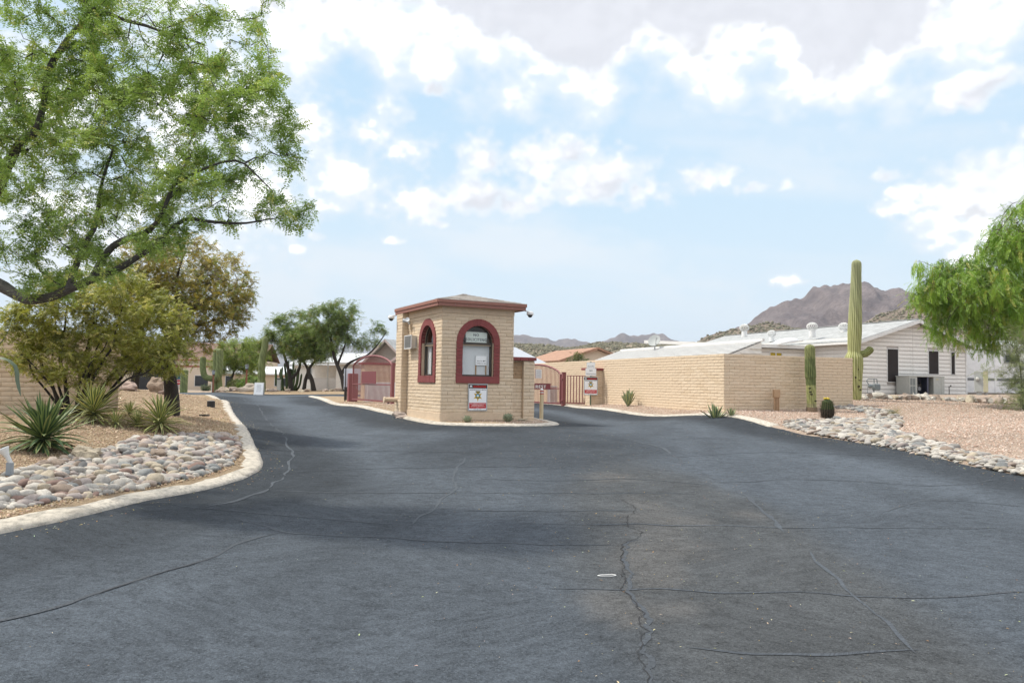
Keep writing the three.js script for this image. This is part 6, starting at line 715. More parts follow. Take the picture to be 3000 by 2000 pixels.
  const bush = (label, seed, x, z, rx, ry, pal, y0) => { const t = thing('round_shrub', label, 'shrub', [0, 0, 0], 0, 'shrubs across the street'), y = y0 ?? H(x, z); tree(t, { seed, limbs: [{ p: [[x, y - 0.1, z], [x, y + ry * 0.5, z], [x + 0.1, y + ry, z]], r0: 0.06, r1: 0.02, from: 0.2 }], lobes: [[x, y + ry, z, rx, ry]], n: 130, per: 18, cr: 0.2, seg: 0.35, step: 0.2, twig: 0.008, gap: -2, leaf: leafFar, ls: 0.55, pal, bark: mat.bark }); };
  bush('pale green round shrub under the wide palo verde', 51, -25.64, -74, 1.15, 0.75, [[0.08, 0.11, 0.02], [0.22, 0.25, 0.05]]); bush('bright green shrub behind the white folding board', 52, -22.2, -67, 1.1, 0.7, [[0.08, 0.15, 0.02], [0.22, 0.32, 0.05]]); bush('small dark clipped shrub before the tan building', 53, -42.7, -110, 0.75, 0.5, [[0.04, 0.07, 0.02], [0.1, 0.14, 0.04]]); bush('leafy green shrub top showing over the long yard wall', 54, 3.74, -45, 0.6, 0.55, [[0.05, 0.08, 0.02], [0.17, 0.19, 0.05]], 2.3); bush('small shrub clipped on a stem by the clubhouse porch', 55, -45.5, -105, 1.0, 0.7, [[0.05, 0.1, 0.03], [0.14, 0.22, 0.06]], 1.6);
}
// ================================================================ CACTI
function ribbed(path, rad, ribs, depth, colA, colB, seed, steps) { // ribbed column along a path
  const c = new THREE.CatmullRomCurve3(path.map(p => V(...p))), n = steps ?? 60, seg = ribs * 4, pos = [], col = [], idx = [], uv = []; let up = V(0, 0, 1);
  for (let i = 0; i <= n; i++) {
    const u = i / n, p = c.getPointAt(u), t = c.getTangentAt(u); const s = up.clone().cross(t).normalize(), b = t.clone().cross(s); up = b.clone(); const R = rad(u);
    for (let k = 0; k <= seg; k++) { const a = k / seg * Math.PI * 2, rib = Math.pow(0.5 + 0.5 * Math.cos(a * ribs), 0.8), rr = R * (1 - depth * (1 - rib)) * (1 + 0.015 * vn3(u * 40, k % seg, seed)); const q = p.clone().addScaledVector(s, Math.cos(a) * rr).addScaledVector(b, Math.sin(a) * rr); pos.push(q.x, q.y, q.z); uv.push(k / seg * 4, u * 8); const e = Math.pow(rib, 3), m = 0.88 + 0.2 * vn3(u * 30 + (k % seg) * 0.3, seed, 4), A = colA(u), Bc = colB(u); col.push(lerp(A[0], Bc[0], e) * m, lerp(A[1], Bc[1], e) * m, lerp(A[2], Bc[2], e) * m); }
  }
  for (let i = 0; i < n; i++) for (let k = 0; k < seg; k++) { const a = i * (seg + 1) + k, b = a + seg + 1; idx.push(a, a + 1, b, b, a + 1, b + 1); }
  const g = new THREE.BufferGeometry(); g.setAttribute('position', new THREE.Float32BufferAttribute(pos, 3)); g.setAttribute('color', new THREE.Float32BufferAttribute(col, 3)); g.setAttribute('uv', new THREE.Float32BufferAttribute(uv, 2)); g.setIndex(idx); g.computeVertexNormals(); return g;
}
const cactusMat = M([1, 1, 1], { vc: true, tex: 'grain', rep: 2, rough: 0.9 });
const cap = (u, from = 0.95) => u < from ? 1 : Math.sqrt(Math.max(0, 1 - ((u - from) / (1 - from)) ** 2)) * 0.98 + 0.02 * (1 - (u - from) / (1 - from));
{
  const y0 = 1.08, t = thing('saguaro', 'tall pale saguaro with one small arm between yard wall and mobile home', 'cactus', [12.87, 0, -29.35]);
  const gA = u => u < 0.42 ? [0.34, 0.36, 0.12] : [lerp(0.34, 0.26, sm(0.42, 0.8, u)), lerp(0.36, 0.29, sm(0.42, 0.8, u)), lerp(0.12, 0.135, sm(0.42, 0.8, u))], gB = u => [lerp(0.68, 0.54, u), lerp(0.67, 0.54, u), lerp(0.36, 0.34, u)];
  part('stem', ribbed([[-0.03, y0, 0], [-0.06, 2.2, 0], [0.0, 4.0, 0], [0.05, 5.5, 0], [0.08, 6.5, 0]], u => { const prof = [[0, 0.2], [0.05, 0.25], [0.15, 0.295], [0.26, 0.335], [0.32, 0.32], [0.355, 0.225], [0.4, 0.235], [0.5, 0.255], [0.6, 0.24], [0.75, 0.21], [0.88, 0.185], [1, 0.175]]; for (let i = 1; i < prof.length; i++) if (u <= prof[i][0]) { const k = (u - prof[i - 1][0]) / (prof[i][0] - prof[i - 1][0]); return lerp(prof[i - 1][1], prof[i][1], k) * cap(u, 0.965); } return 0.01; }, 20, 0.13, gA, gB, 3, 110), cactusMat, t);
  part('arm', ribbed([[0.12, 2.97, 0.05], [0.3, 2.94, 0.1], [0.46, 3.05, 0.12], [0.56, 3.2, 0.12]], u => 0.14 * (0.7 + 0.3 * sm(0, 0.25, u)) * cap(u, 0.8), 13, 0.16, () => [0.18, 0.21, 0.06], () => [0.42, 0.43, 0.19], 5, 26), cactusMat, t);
  const r = rng(8), sc = []; for (const [a, y] of [[0.3, 1.95], [0.1, 2.35], [0.45, 1.6], [-0.2, 2.05], [0.2, 1.72]]) sc.push(T(new THREE.IcosahedronGeometry(0.022 + 0.02 * r(), 1), Math.sin(a) * 0.285 - 0.05, y, Math.cos(a) * 0.285, 0, 0, 0, [1.6, 1, 0.5])); part('scar', merge(sc), M([0.05, 0.035, 0.02], {}), t);
}
{
  const t = thing('saguaro', 'short single saguaro with woody base beside the barrel cactus', 'cactus', [10.07, 0, -26.3]);
  part('stem', ribbed([[0, 0.72, 0], [-0.02, 1.6, 0], [-0.05, 2.4, 0], [-0.06, 3.1, 0]], u => (u < 0.12 ? 0.165 - 0.0 * u : u < 0.35 ? 0.152 + 0.03 * (u - 0.12) : u < 0.52 ? 0.16 : u < 0.7 ? 0.178 : 0.17) * cap(u, 0.93) * (u < 0.1 ? 1.02 : 1), 18, 0.12, u => u < 0.09 ? [0.26, 0.19, 0.12] : u < 0.16 ? [0.22, 0.2, 0.11] : u < 0.42 ? [0.24, 0.26, 0.08] : u < 0.82 ? [0.085, 0.115, 0.035] : [0.14, 0.165, 0.055], u => u < 0.09 ? [0.42, 0.33, 0.23] : u < 0.42 ? [0.5, 0.5, 0.24] : u < 0.8 ? [0.23, 0.26, 0.1] : [0.4, 0.41, 0.18], 9, 70), cactusMat, t);
  part('base_ring', T(new THREE.CylinderGeometry(0.175, 0.185, 0.26, 20, 3), 0, 0.86, 0), M([0.3, 0.215, 0.14], { tex: 'bark', rep: 2, bump: 'bark', bs: 0.01 }), t); const sc = []; for (const [a, y] of [[-0.5, 1.5], [-0.3, 1.42], [0.6, 1.2], [-0.6, 1.62]]) sc.push(T(new THREE.IcosahedronGeometry(0.045, 1), Math.sin(a) * 0.155 - 0.02, y, Math.cos(a) * 0.155, 0, 0, 0, [1.2, 0.6, 0.4])); part('scar', merge(sc), M([0.03, 0.025, 0.015], {}), t);
}
{
  const x = 9.86, z = -24.5, y = GY(x, z), t = thing('barrel_cactus', 'dark barrel cactus crowned with yellow fruits before the rocks', 'cactus', [x, y - 0.03, z]); const R = u => (u < 0.15 ? 0.13 + u * 0.35 : u < 0.55 ? 0.185 + 0.02 * Math.sin((u - 0.15) * 7) : 0.19 - (u - 0.55) * 0.12) * cap(u, 0.82);
  part('body', ribbed([[0, 0, 0], [0.01, 0.3, 0], [0.0, 0.62, 0]], R, 16, 0.25, u => u < 0.5 ? [0.03, 0.03, 0.02] : [0.035, 0.06, 0.018], u => u < 0.5 ? [0.07, 0.05, 0.035] : [0.1, 0.12, 0.04], 4, 34), cactusMat, t);
  const r = rng(3), sp = []; for (let k = 0; k < 900; k++) { const u = r() * 0.9, rib = Math.floor(r() * 16), a = rib / 16 * 6.283 + 0.1 * (r() - 0.5), q = R(u) * 0.98, d = 0.05 + 0.05 * r(); sp.push(bar([Math.cos(a) * q, u * 0.62, Math.sin(a) * q], [Math.cos(a + 0.5 * (r() - 0.5)) * (q + d * 0.7), u * 0.62 - d * (u < 0.55 ? 0.9 : -0.2) * r(), Math.sin(a + 0.5 * (r() - 0.5)) * (q + d * 0.7)], 0.0022, 3, 0.0008)); } const s = part('spines', merge(sp), M([0.085, 0.06, 0.045], { rough: 0.9 }), t); s.userData.kind = 'stuff';
  for (let k = 0; k < 9; k++) { const a = k / 9 * 6.283 + 0.2, q = k < 2 ? 0.03 : 0.085; part('fruit', T(new THREE.SphereGeometry(0.027, 9, 7), Math.cos(a) * q, 0.625 + 0.01 * (k % 2), Math.sin(a) * q, 0, 0, 0, [1, 1.2, 1]), M([0.5, 0.38, 0.03], { rough: 0.6 }), t); }
}
function farSaguaro(label, p, parts) { const t = thing('saguaro', label, 'cactus', p, 0, 'saguaros across the street'); parts.forEach(([path, r, nm], k) => part(nm ?? (k ? 'arm' : 'stem'), ribbed(path, u => (typeof r === 'number' ? r : r(u)) * cap(u, 0.93), 14, 0.12, () => [0.13, 0.165, 0.06], () => [0.33, 0.37, 0.16], k + 2, 40), cactusMat, t)); return t; }
farSaguaro('tall saguaro ringed with pinched growth bands behind the folding board', [-19.1, 0.45, -60], [[[[0.0, 0, 0], [0.0, 1.4, 0], [-0.02, 2.6, 0], [0.15, 3.6, 0], [0.2, 4.5, 0]], u => 0.34 * (1 - 0.35 * u) * (1 - 0.16 * Math.exp(-(((u - 0.42) / 0.03) ** 2)) - 0.14 * Math.exp(-(((u - 0.27) / 0.03) ** 2)) - 0.1 * Math.exp(-(((u - 0.62) / 0.03) ** 2)))]]);
farSaguaro('three armed saguaro standing behind a brown lamp post', [-26.75, 0.25, -71], [[[[0, 0, 0], [0, 2, 0], [0.0, 4.15, 0]], 0.29], [[[-0.25, 1.35, 0], [-0.9, 1.55, 0.1], [-1.12, 2.2, 0.15], [-1.15, 3.4, 0.15]], 0.27], [[[0.1, 1.3, 0.2], [0.4, 1.5, 0.5], [0.5, 2.2, 0.55], [0.5, 4.1, 0.55]], 0.3], [[[0.5, 0, 0.2], [0.48, 0.8, 0.2], [0.42, 1.5, 0.3]], 0.22]]);
farSaguaro('bare saguaro stem beside the stop sign and yellowing tree', [-38.36, -0.2, -92], [[[[0, 0, 0], [0, 1.4, 0], [0.05, 2.9, 0]], 0.42]]);
{ const t = thing('organ_pipe_cactus', 'clump of many upright organ pipe stems beside the pale pedestal', 'cactus', [-19.1, 0.55, -64]); const r = rng(14); for (let k = 0; k < 15; k++) { const u = k / 14 * 2 - 1, x = u * 0.7 + 0.9, h = 1.6 + 0.9 * (1 - u * u) * r() + 0.5 * r(), out = u * 0.75; part('stem', ribbed([[x * 0.6 + 0.3, 0, r() - 0.5], [x + out * 0.3, h * 0.35, r() - 0.5], [x + out * 0.55, h, (r() - 0.5) * 0.8]], q => 0.085 * cap(q, 0.9), 8, 0.2, () => [0.05, 0.085, 0.035], () => [0.12, 0.17, 0.07], k, 14), cactusMat, t); } }
// ================================================================ YUCCAS, AGAVES
function blade(L, W, curve, fold, g, y, tip) { // sword leaf from the origin along +z, dark middle and pale margins
  const n = 9, pos = [], col = [], idx = []; for (let i = 0; i <= n; i++) { const u = i / n, w = W * Math.pow(Math.sin(Math.PI * (0.16 + 0.84 * (1 - u) ** 0.75 * 0.62 + 0.0)), 1) * Math.min(1, (1 - u) * 3.2 + 0.02), yy = curve * u * u * L, z = L * u * (1 - 0.25 * Math.abs(curve) * u); for (const [s, c] of [[-1, 1], [-0.5, 0.9], [-0.38, 0], [0, 0], [0.38, 0], [0.5, 0.9], [1, 1]]) { pos.push(s * w / 2, yy + Math.abs(s) * fold * w, z); const t = clamp(c + (u > 0.96 ? 0.5 : 0), 0, 1), m = 0.9 + 0.2 * vn3(u * 9, s * 3, L * 30); const q = [0, 1, 2].map(k => lerp(g[k], y[k], t) * m); col.push(...(u > 0.97 ? tip : q)); } }
  for (let i = 0; i < n; i++) for (let k = 0; k < 6; k++) { const a = i * 7 + k, b = a + 7; idx.push(a, b, a + 1, a + 1, b, b + 1); } const ge = new THREE.BufferGeometry(); ge.setAttribute('position', new THREE.Float32BufferAttribute(pos, 3)); ge.setAttribute('color', new THREE.Float32BufferAttribute(col, 3)); ge.setIndex(idx); ge.computeVertexNormals(); return ge;
}
const bladeMat = new THREE.MeshPhysicalMaterial({ color: 0xffffff, vertexColors: true, side: THREE.DoubleSide, roughness: 0.5, transmission: 0 });
const bladeSets = { yucca: [0, 1, 2, 3, 4, 5].map(k => blade(0.8, 0.062, [0.05, -0.18, -0.3, 0.12, -0.08, -0.42][k], 0.22, [[0.085, 0.14, 0.05], [0.12, 0.19, 0.06], [0.075, 0.125, 0.055]][k % 3], [[0.60, 0.58, 0.19], [0.52, 0.53, 0.19], [0.66, 0.62, 0.26]][k % 3], [0.2, 0.13, 0.06])), green: [0, 1, 2, 3, 4, 5].map(k => blade(0.8, 0.07, [0.05, -0.2, -0.34, 0.1, -0.1, -0.46][k], 0.22, [[0.06, 0.11, 0.05], [0.08, 0.15, 0.06], [0.065, 0.13, 0.07]][k % 3], [[0.26, 0.33, 0.11], [0.36, 0.4, 0.15], [0.2, 0.27, 0.1]][k % 3], [0.2, 0.13, 0.06])), agave: [0, 1, 2].map(k => blade(0.8, 0.13, [0.12, 0.2, 0.05][k], 0.3, [0.13, 0.19, 0.12], [0.42, 0.44, 0.2], [0.15, 0.1, 0.06])), blue: [0, 1, 2].map(k => blade(0.8, 0.2, [0.3, 0.4, 0.2][k], 0.3, [0.28, 0.34, 0.25], [0.4, 0.44, 0.28], [0.2, 0.15, 0.08])) };
function rosette(name, label, cat, p, R, n, set, seed, o = {}) {
  const t = thing(name, label, cat, p, 0, o.group), r = rng(seed), G = bladeSets[set]; for (let k = 0; k < n; k++) { const u = k / n, e = lerp(o.e0 ?? 1.5, o.e1 ?? -0.28, Math.pow(u, 0.8)) + 0.12 * (r() - 0.5), a = k * 2.39996 + 0.2 * r(), s = R / 0.8 * (0.75 + 0.35 * Math.sin(Math.PI * clamp(u * 0.9 + 0.1, 0, 1))) * (0.85 + 0.3 * r()); const m = part('leaf', G[Math.floor(r() * G.length)], bladeMat, t); m.rotation.order = 'YXZ'; m.rotation.set(-e, a, 0.3 * (r() - 0.5)); m.scale.setScalar(s); m.position.set(Math.sin(a) * 0.03, (o.h ?? 0.12) * (1 - u * 0.6), Math.cos(a) * 0.03); }
  if (o.core !== false) part('core', T(new THREE.SphereGeometry(0.07 * R / 0.7, 10, 8), 0, (o.h ?? 0.12) * 0.6, 0), M([0.08, 0.1, 0.05], {}), t); return t;
}
const gp = (x, z, d = 0.02) => [x, GY(x, z) - d, z];
rosette('yucca', 'large dark green yucca rosette between spot lamp and river rocks', 'yucca', gp(-6.82, -11.5), 0.66, 120, 'green', 1, { h: 0.3, e1: -0.4 });
rosette('yucca', 'striped yellow green yucca rosette before the creosote stems', 'yucca', gp(-7.72, -14.55), 0.58, 105, 'yucca', 2, { h: 0.32, e1: -0.5 });
rosette('yucca', 'striped yucca rosette at the back edge of the river rocks', 'yucca', gp(-6.5, -14.6), 0.52, 95, 'yucca', 3, { h: 0.28, e1: -0.45 });
rosette('yucca', 'young striped yucca crowding the yucca at the rock bed edge', 'yucca', gp(-7.0, -14.75), 0.3, 60, 'yucca', 4, { h: 0.12 });
rosette('yucca', 'small yellow striped yucca beside the wall end', 'yucca', gp(-7.85, -16.2), 0.27, 50, 'yucca', 5, { h: 0.12 });
rosette('yucca', 'small yucca pup under the striped yucca before the creosote', 'yucca', gp(-7.2, -14.35), 0.26, 55, 'yucca', 6, { h: 0.14, e1: -0.45 });
rosette('agave', 'striped upright agave against the sunlit yard wall near the sign post', 'agave', gp(4.62, -31.0), 0.62, 26, 'agave', 7, { e1: 0.75, h: 0.05, group: 'agaves along the yard wall' });
rosette('agave', 'striped agave at the yard wall corner', 'agave', gp(6.35, -24.4), 0.56, 20, 'agave', 8, { e1: 0.35, h: 0.05, group: 'agaves along the yard wall' });
rosette('agave', 'tiny agave pup beside the corner agave', 'agave', gp(6.85, -24.45), 0.26, 22, 'agave', 9, { e1: 0.4, h: 0.04, group: 'agaves along the yard wall' });
rosette('agave', 'small round pale agave at the guardhouse base under the warning sign', 'agave', gp(-1.2, -21.85), 0.17, 46, 'blue', 10, { e1: 0.15, h: 0.05, group: 'pale agaves at the guardhouse base' });
rosette('agave', 'round pale agave at the guardhouse corner beside the wing wall', 'agave', gp(-0.08, -22.35), 0.22, 52, 'blue', 11, { e1: 0.1, h: 0.05, group: 'pale agaves at the guardhouse base' });
{ // drooping broad leaved agave by the mesquite
  const t = thing('drooping_agave', 'grey green plant with long arching leaves below the mesquite limb', 'agave', [-6.15, GY(-6.15, -8.3), -8.3]); const lf = (pts, w, s) => { const c = new THREE.CatmullRomCurve3(pts.map(p => V(...p))), g = quadMesh(6, 26, (u, v) => { const p = c.getPointAt(v), q = c.getTangentAt(v), sd = q.clone().cross(V(0, 1, 0.3)).normalize(), nn = sd.clone().cross(q), ww = w * (0.25 + 0.75 * Math.sin(Math.PI * Math.min(1, v * 0.9 + 0.06))) * (v > 0.97 ? 0.3 : 1); const o = (u - 0.5) * ww; return [p.x + sd.x * o, p.y + sd.y * o + Math.abs(u - 0.5) * ww * 0.45, p.z + sd.z * o + nn.z * 0]; }); part('leaf', g, s, t); }; const m = M([0.13, 0.17, 0.11], { two: true, tex: 'grain', rough: 0.55 }), m2 = M([0.17, 0.21, 0.15], { two: true, tex: 'grain', rough: 0.55 });
  lf([[0, 0.1, 0], [0.25, 0.85, 0.02], [0.55, 1.33, 0.03], [0.78, 1.38, 0.02], [0.9, 1.3, 0], [0.93, 1.14, 0], [0.97, 1.0, 0]], 0.075, m); lf([[0, 0.1, 0], [0.2, 0.9, 0.1], [0.45, 1.28, 0.1], [0.66, 1.3, 0.1], [0.72, 1.18, 0.1], [0.71, 1.05, 0.1]], 0.05, m2); lf([[0, 0.1, 0], [0.3, 1.1, -0.05], [0.62, 1.48, -0.08], [0.74, 1.62, -0.06], [0.82, 1.86, -0.05]], 0.07, m); lf([[0, 0.1, 0], [-0.2, 0.9, 0.1], [-0.6, 1.2, 0.1]], 0.12, m2); lf([[0, 0.1, 0], [0, 0.8, -0.3], [0.1, 1.1, -0.6]], 0.12, m);
}
{ const x = 12.35, z = -25.3, t = thing('dry_tuft', 'small dry grass tuft at the end of the cobble band', 'grass tuft', gp(x, z)); const r = rng(6), l = []; for (let k = 0; k < 160; k++) { const a = r() * 6.28, e = 0.3 + 0.9 * r(), L = 0.2 + 0.22 * r(); l.push(bar([0.05 * (r() - 0.5), 0, 0.05 * (r() - 0.5)], [Math.cos(a) * Math.cos(e) * L, Math.sin(e) * L, Math.sin(a) * Math.cos(e) * L], 0.003, 3, 0.001)); } part('blades', merge(l), M([0.3, 0.27, 0.13], {}), t); }
// ================================================================ ROCKS, GRAVEL AND LITTER
function rockGeo(seed, flat, rough, det = 2) { const g = mergeVertices((() => { const q = new THREE.IcosahedronGeometry(1, det); q.deleteAttribute('uv'); q.deleteAttribute('normal'); return q; })()), p = g.attributes.position; for (let i = 0; i < p.count; i++) { const v = V(p.getX(i), p.getY(i), p.getZ(i)), k = 1 + rough * vn3(v.x * 1.3 + seed * 7, v.y * 1.3, v.z * 1.3) + rough * 0.4 * vn3(v.x * 3.5, v.y * 3.5 + seed * 3, v.z * 3.5); p.setXYZ(i, v.x * k, v.y * k * flat, v.z * k * 0.8); } g.computeVertexNormals(); const uv = new Float32Array(p.count * 2); for (let i = 0; i < p.count; i++) { uv[i * 2] = p.getX(i) * 0.5 + seed * 0.37; uv[i * 2 + 1] = p.getZ(i) * 0.5 + p.getY(i) * 0.3; } g.setAttribute('uv', new THREE.BufferAttribute(uv, 2)); return g; }
const cobbles = [...Array(10).keys()].map(k => rockGeo(k + 1, 0.55 + 0.12 * (k % 3), 0.16 + 0.03 * (k % 2))), crags = [...Array(6).keys()].map(k => { const g = rockGeo(k + 30, 0.7, 0.55).toNonIndexed(); g.computeVertexNormals(); return g; });
const tones = [['grey', [0.43, 0.405, 0.375]], ['mauve', [0.40, 0.345, 0.325]], ['blue grey', [0.29, 0.30, 0.30]], ['buff', [0.50, 0.43, 0.33]], ['pinkish', [0.50, 0.41, 0.35]], ['charcoal', [0.13, 0.13, 0.135]], ['pale', [0.60, 0.565, 0.51]], ['brown', [0.29, 0.225, 0.18]], ['rust', [0.28, 0.185, 0.155]]];
const rockMats = tones.map(([, c]) => M(c, { tex: 'rock', rep: 1, rough: 0.8, bump: 'rock', bs: 0.004 }));
const inPoly = (P, x, z) => sdPoly(P, x, z) < 0;
{
  const bed = [[-5.93, -8.6], [-5.95, -9.3], [-6.15, -9.83], [-6.27, -11.1], [-6.2, -11.98], [-6.35, -12.8], [-6.55, -13.7], [-6.25, -14.2], [-6.0, -15.0], [-5.7, -15.5], [-5.35, -15.4], [-5.0, -14.5], [-4.7, -13.6], [-4.45, -12.6], [-4.36, -11.5], [-4.45, -10], [-4.62, -8.9], [-4.9, -7.95], [-5.3, -7.45], [-6.3, -7.2], [-6.6, -8.2]];
  const r = rng(77), done = [], cand = [];
  for (let k = 0; k < 34000 && done.length < 2600; k++) { const x = lerp(-6.9, -4.3, r()), z = lerp(-15.7, -7.0, r()); if (!inPoly(bed, x, z)) continue; if (Math.hypot(x + 5.95, z + 9.4) < 0.12) continue; const edge = -sdPoly(bed, x, z); let s = k < 400 ? 0.075 + 0.04 * r() : k < 6000 ? 0.048 + 0.034 * r() : 0.024 + 0.026 * r(); if (edge < 0.1 && s > 0.08) s *= 0.7; let ok = true; for (const q of done) { const d = Math.hypot(q.x - x, q.z - z); if (d < (q.s + s) * (k < 6000 ? 0.78 : 0.64)) { ok = false; break; } } if (!ok) continue; done.push({ x, z, s, y: 0 }); }
  const base = done.length; for (let k = 0; k < 420; k++) { const q = done[Math.floor(r() * base)]; if (-sdPoly(bed, q.x, q.z) < 0.3) continue; const s = 0.05 + 0.05 * r(); done.push({ x: q.x + 0.08 * (r() - 0.5), z: q.z + 0.08 * (r() - 0.5), s, y: q.s * 0.62 }); }
  const vis = done.map(q => ({ ...q, a: q.s / Math.hypot(q.x, q.z) })).sort((a, b) => b.a - a.a), rest = []; const wts = [0, 0, 0, 0, 1, 1, 1, 2, 2, 3, 3, 4, 4, 5, 6, 6, 6, 7, 7, 8];
  vis.forEach((q, k) => { const ti = wts[Math.floor(r() * wts.length)], gi = Math.floor(r() * 10), m = new THREE.Matrix4().compose(V(q.x, GY(q.x, q.z) + q.s * 0.3 + q.y, q.z), new THREE.Quaternion().setFromEuler(new THREE.Euler((r() - 0.5) * 0.7, r() * 6.28, (r() - 0.5) * 0.5)), V(q.s * (1.0 + 0.6 * r()), q.s, q.s * (0.85 + 0.3 * r()))); if (k < 300) { const o = single('river_rock', cobbles[gi], rockMats[ti], `smooth ${tones[ti][0]} river rock in the cobble bed beside the kerb`, 'rock', `${tones[ti][0]} river rocks in the cobble bed`); m.decompose(o.position, o.quaternion, o.scale); } else { const g = cobbles[gi].clone().applyMatrix4(m); rest.push(paint(g, () => tones[ti][1])); } });
  const o = structure('small_river_rocks', merge(rest), M([1, 1, 1], { vc: true, tex: 'rock', rough: 0.8 }), 'stuff'); o.userData.label = 'small river rocks filling the cobble bed beside the kerb'; o.userData.category = 'rocks';
  const b = single('boulder', crags[0], rockMats[3], 'rough buff boulder on top of the cobble bed', 'boulder'); b.position.set(-6.0, GY(-6.0, -11.2) + 0.1, -11.2); b.scale.set(0.2, 0.15, 0.15);
}
{
  const band = [[7.75, -22.4], [8.3, -23.5], [9.2, -23.9], [10.4, -24.3], [11.4, -24.9], [11.7, -25.8], [11.5, -26.7], [11.0, -27.2], [10.1, -27.3], [9.3, -27.1], [9.3, -27.5], [10.3, -28.1], [11.6, -28.0], [12.4, -27.2], [12.6, -26.0], [12.2, -24.6], [11.1, -22.4], [9.9, -20.2], [9.2, -17.6], [9.05, -15.7], [9.3, -13.8], [9.8, -12], [10.4, -9], [9.8, -8.6], [8.95, -11.6], [8.5, -13.3], [8.3, -14.6], [8.15, -16], [8.05, -17.6], [7.95, -20]];
  const r = rng(83), list = [], done = []; for (let k = 0; k < 60000 && done.length < 2700; k++) { const x = lerp(7.6, 12.7, r()), z = lerp(-28.2, -8.5, r()); if (!inPoly(band, x, z)) continue; if (Math.hypot(x - 10.07, z + 26.3) < 0.25 || Math.hypot(x - 9.86, z + 24.5) < 0.3) continue; const s = k < 2500 ? 0.07 + 0.055 * r() : 0.035 + 0.04 * r(); let ok = true; for (let q = Math.max(0, done.length - 2600); q < done.length; q++) { const dx = done[q].x - x, dz = done[q].z - z; if (dx * dx + dz * dz < ((done[q].s + s) * 0.66) ** 2) { ok = false; break; } } if (!ok) continue; done.push({ x, z, s }); const bright = 0.62 + 0.38 * r(), t = tones[[6, 6, 6, 6, 3, 0, 0, 4, 6, 2, 1, 7][Math.floor(r() * 12)]][1].map((c, i, a) => c * bright);  const g = cobbles[Math.floor(r() * 10)]; list.push(paint(g.clone().applyMatrix4(new THREE.Matrix4().compose(V(x, GY(x, z) + s * 0.25, z), new THREE.Quaternion().setFromEuler(new THREE.Euler((r() - 0.5) * 0.5, r() * 6.28, (r() - 0.5) * 0.5)), V(s * (1 + 0.5 * r()), s * 0.85, s))), () => t)); }
  const o = structure('cobble_band', merge(list), M([1, 1, 1], { vc: true, tex: 'rock', rough: 0.85 }), 'stuff'); o.userData.label = 'pale cobbles lining the pink gravel yard along the road'; o.userData.category = 'rocks';
  // low dry stone edging before the mobile home
  const line = new THREE.CatmullRomCurve3([[13.2, -29.8], [14.6, -30.6], [15.8, -30.7], [17.0, -30.8], [17.8, -30.2], [18.4, -29.5], [18.9, -28.6], [20, -28.2]].map(p => V(p[0], 0, p[1]))); const rr = rng(85);
  for (let k = 0; k < 44; k++) { const p = line.getPointAt(k / 43), s = 0.1 + 0.12 * rr(), ti = [3, 6, 4, 6, 7, 0][Math.floor(rr() * 6)]; const o = single('edging_stone', crags[k % 6], rockMats[ti], `rough ${tones[ti][0]} stone in the low edging before the mobile home`, 'stone', `${tones[ti][0]} edging stones before the mobile home`); o.position.set(p.x + 0.15 * (rr() - 0.5), GY(p.x, p.z) + s * 0.35, p.z + 0.2 * (rr() - 0.5)); o.rotation.set(rr(), rr() * 6, rr() * 0.5); o.scale.set(s * 1.5, s * 0.9, s); }
}
const rock1 = (name, label, g, m, x, z, s, dy = 0.3, ry = 0) => { const o = single(name, g, m, label, name === 'boulder' ? 'boulder' : 'rock'); o.position.set(x, GY(x, z) + s[1] * dy, z); o.rotation.y = ry; o.scale.set(...s); };
rock1('boulder', 'rounded pinkish boulder near the wall end', crags[1], M([0.44, 0.33, 0.28], { tex: 'rock' }), -12.6, -25.7, [0.42, 0.24, 0.3]); rock1('boulder', 'tall flat faced boulder beside the yellowing tree trunk', crags[2], M([0.36, 0.27, 0.2], { tex: 'rock' }), -11.85, -26.2, [0.24, 0.4, 0.2], 0.5); rock1('boulder', 'low dark boulder leaning on the tall flat faced boulder', crags[3], M([0.24, 0.17, 0.14], { tex: 'rock' }), -11.35, -25.9, [0.24, 0.14, 0.2]);
rock1('boulder', 'pale rusty boulder at the guardhouse side wall foot', crags[4], M([0.5, 0.42, 0.37], { tex: 'rock' }), -3.42, -24.75, [0.3, 0.2, 0.22]); rock1('rock', 'flat pale rock beside the wing wall foot', crags[5], M([0.46, 0.4, 0.3], { tex: 'rock' }), 0.28, -23.0, [0.16, 0.06, 0.1]);
rock1('boulder', 'large pale boulder behind the white folding board', crags[1], M([0.5, 0.43, 0.36], { tex: 'rock' }), -20.3, -61, [0.85, 0.55, 0.5]); rock1('boulder', 'rounded buff boulder beside the lamp post foot', crags[0], M([0.48, 0.38, 0.3], { tex: 'rock' }), -23.6, -65, [0.6, 0.4, 0.4]);
{ const r = rng(66); for (let k = 0; k < 24; k++) { const u = k / 23, x = lerp(-26, -9, u) + (r() - 0.5), z = lerp(-67, -55.5, Math.pow(u, 0.7)) - r() * 1.5, s = 0.18 + 0.25 * r() * r(), m = [rockMats[3], rockMats[7], rockMats[4]][Math.floor(r() * 3)]; const nm = m === rockMats[3] ? 'buff' : m === rockMats[7] ? 'brown' : 'pinkish'; const o = single('edging_stone', crags[Math.floor(r() * 6)], m, `rough ${nm} stone along the far street edge under the trees`, 'stone', `${nm} stones along the far street edge`); o.position.set(x, GY(x, z) + s * 0.3, z); o.rotation.y = r() * 6; o.scale.set(s * 1.4, s * 0.8, s); } }
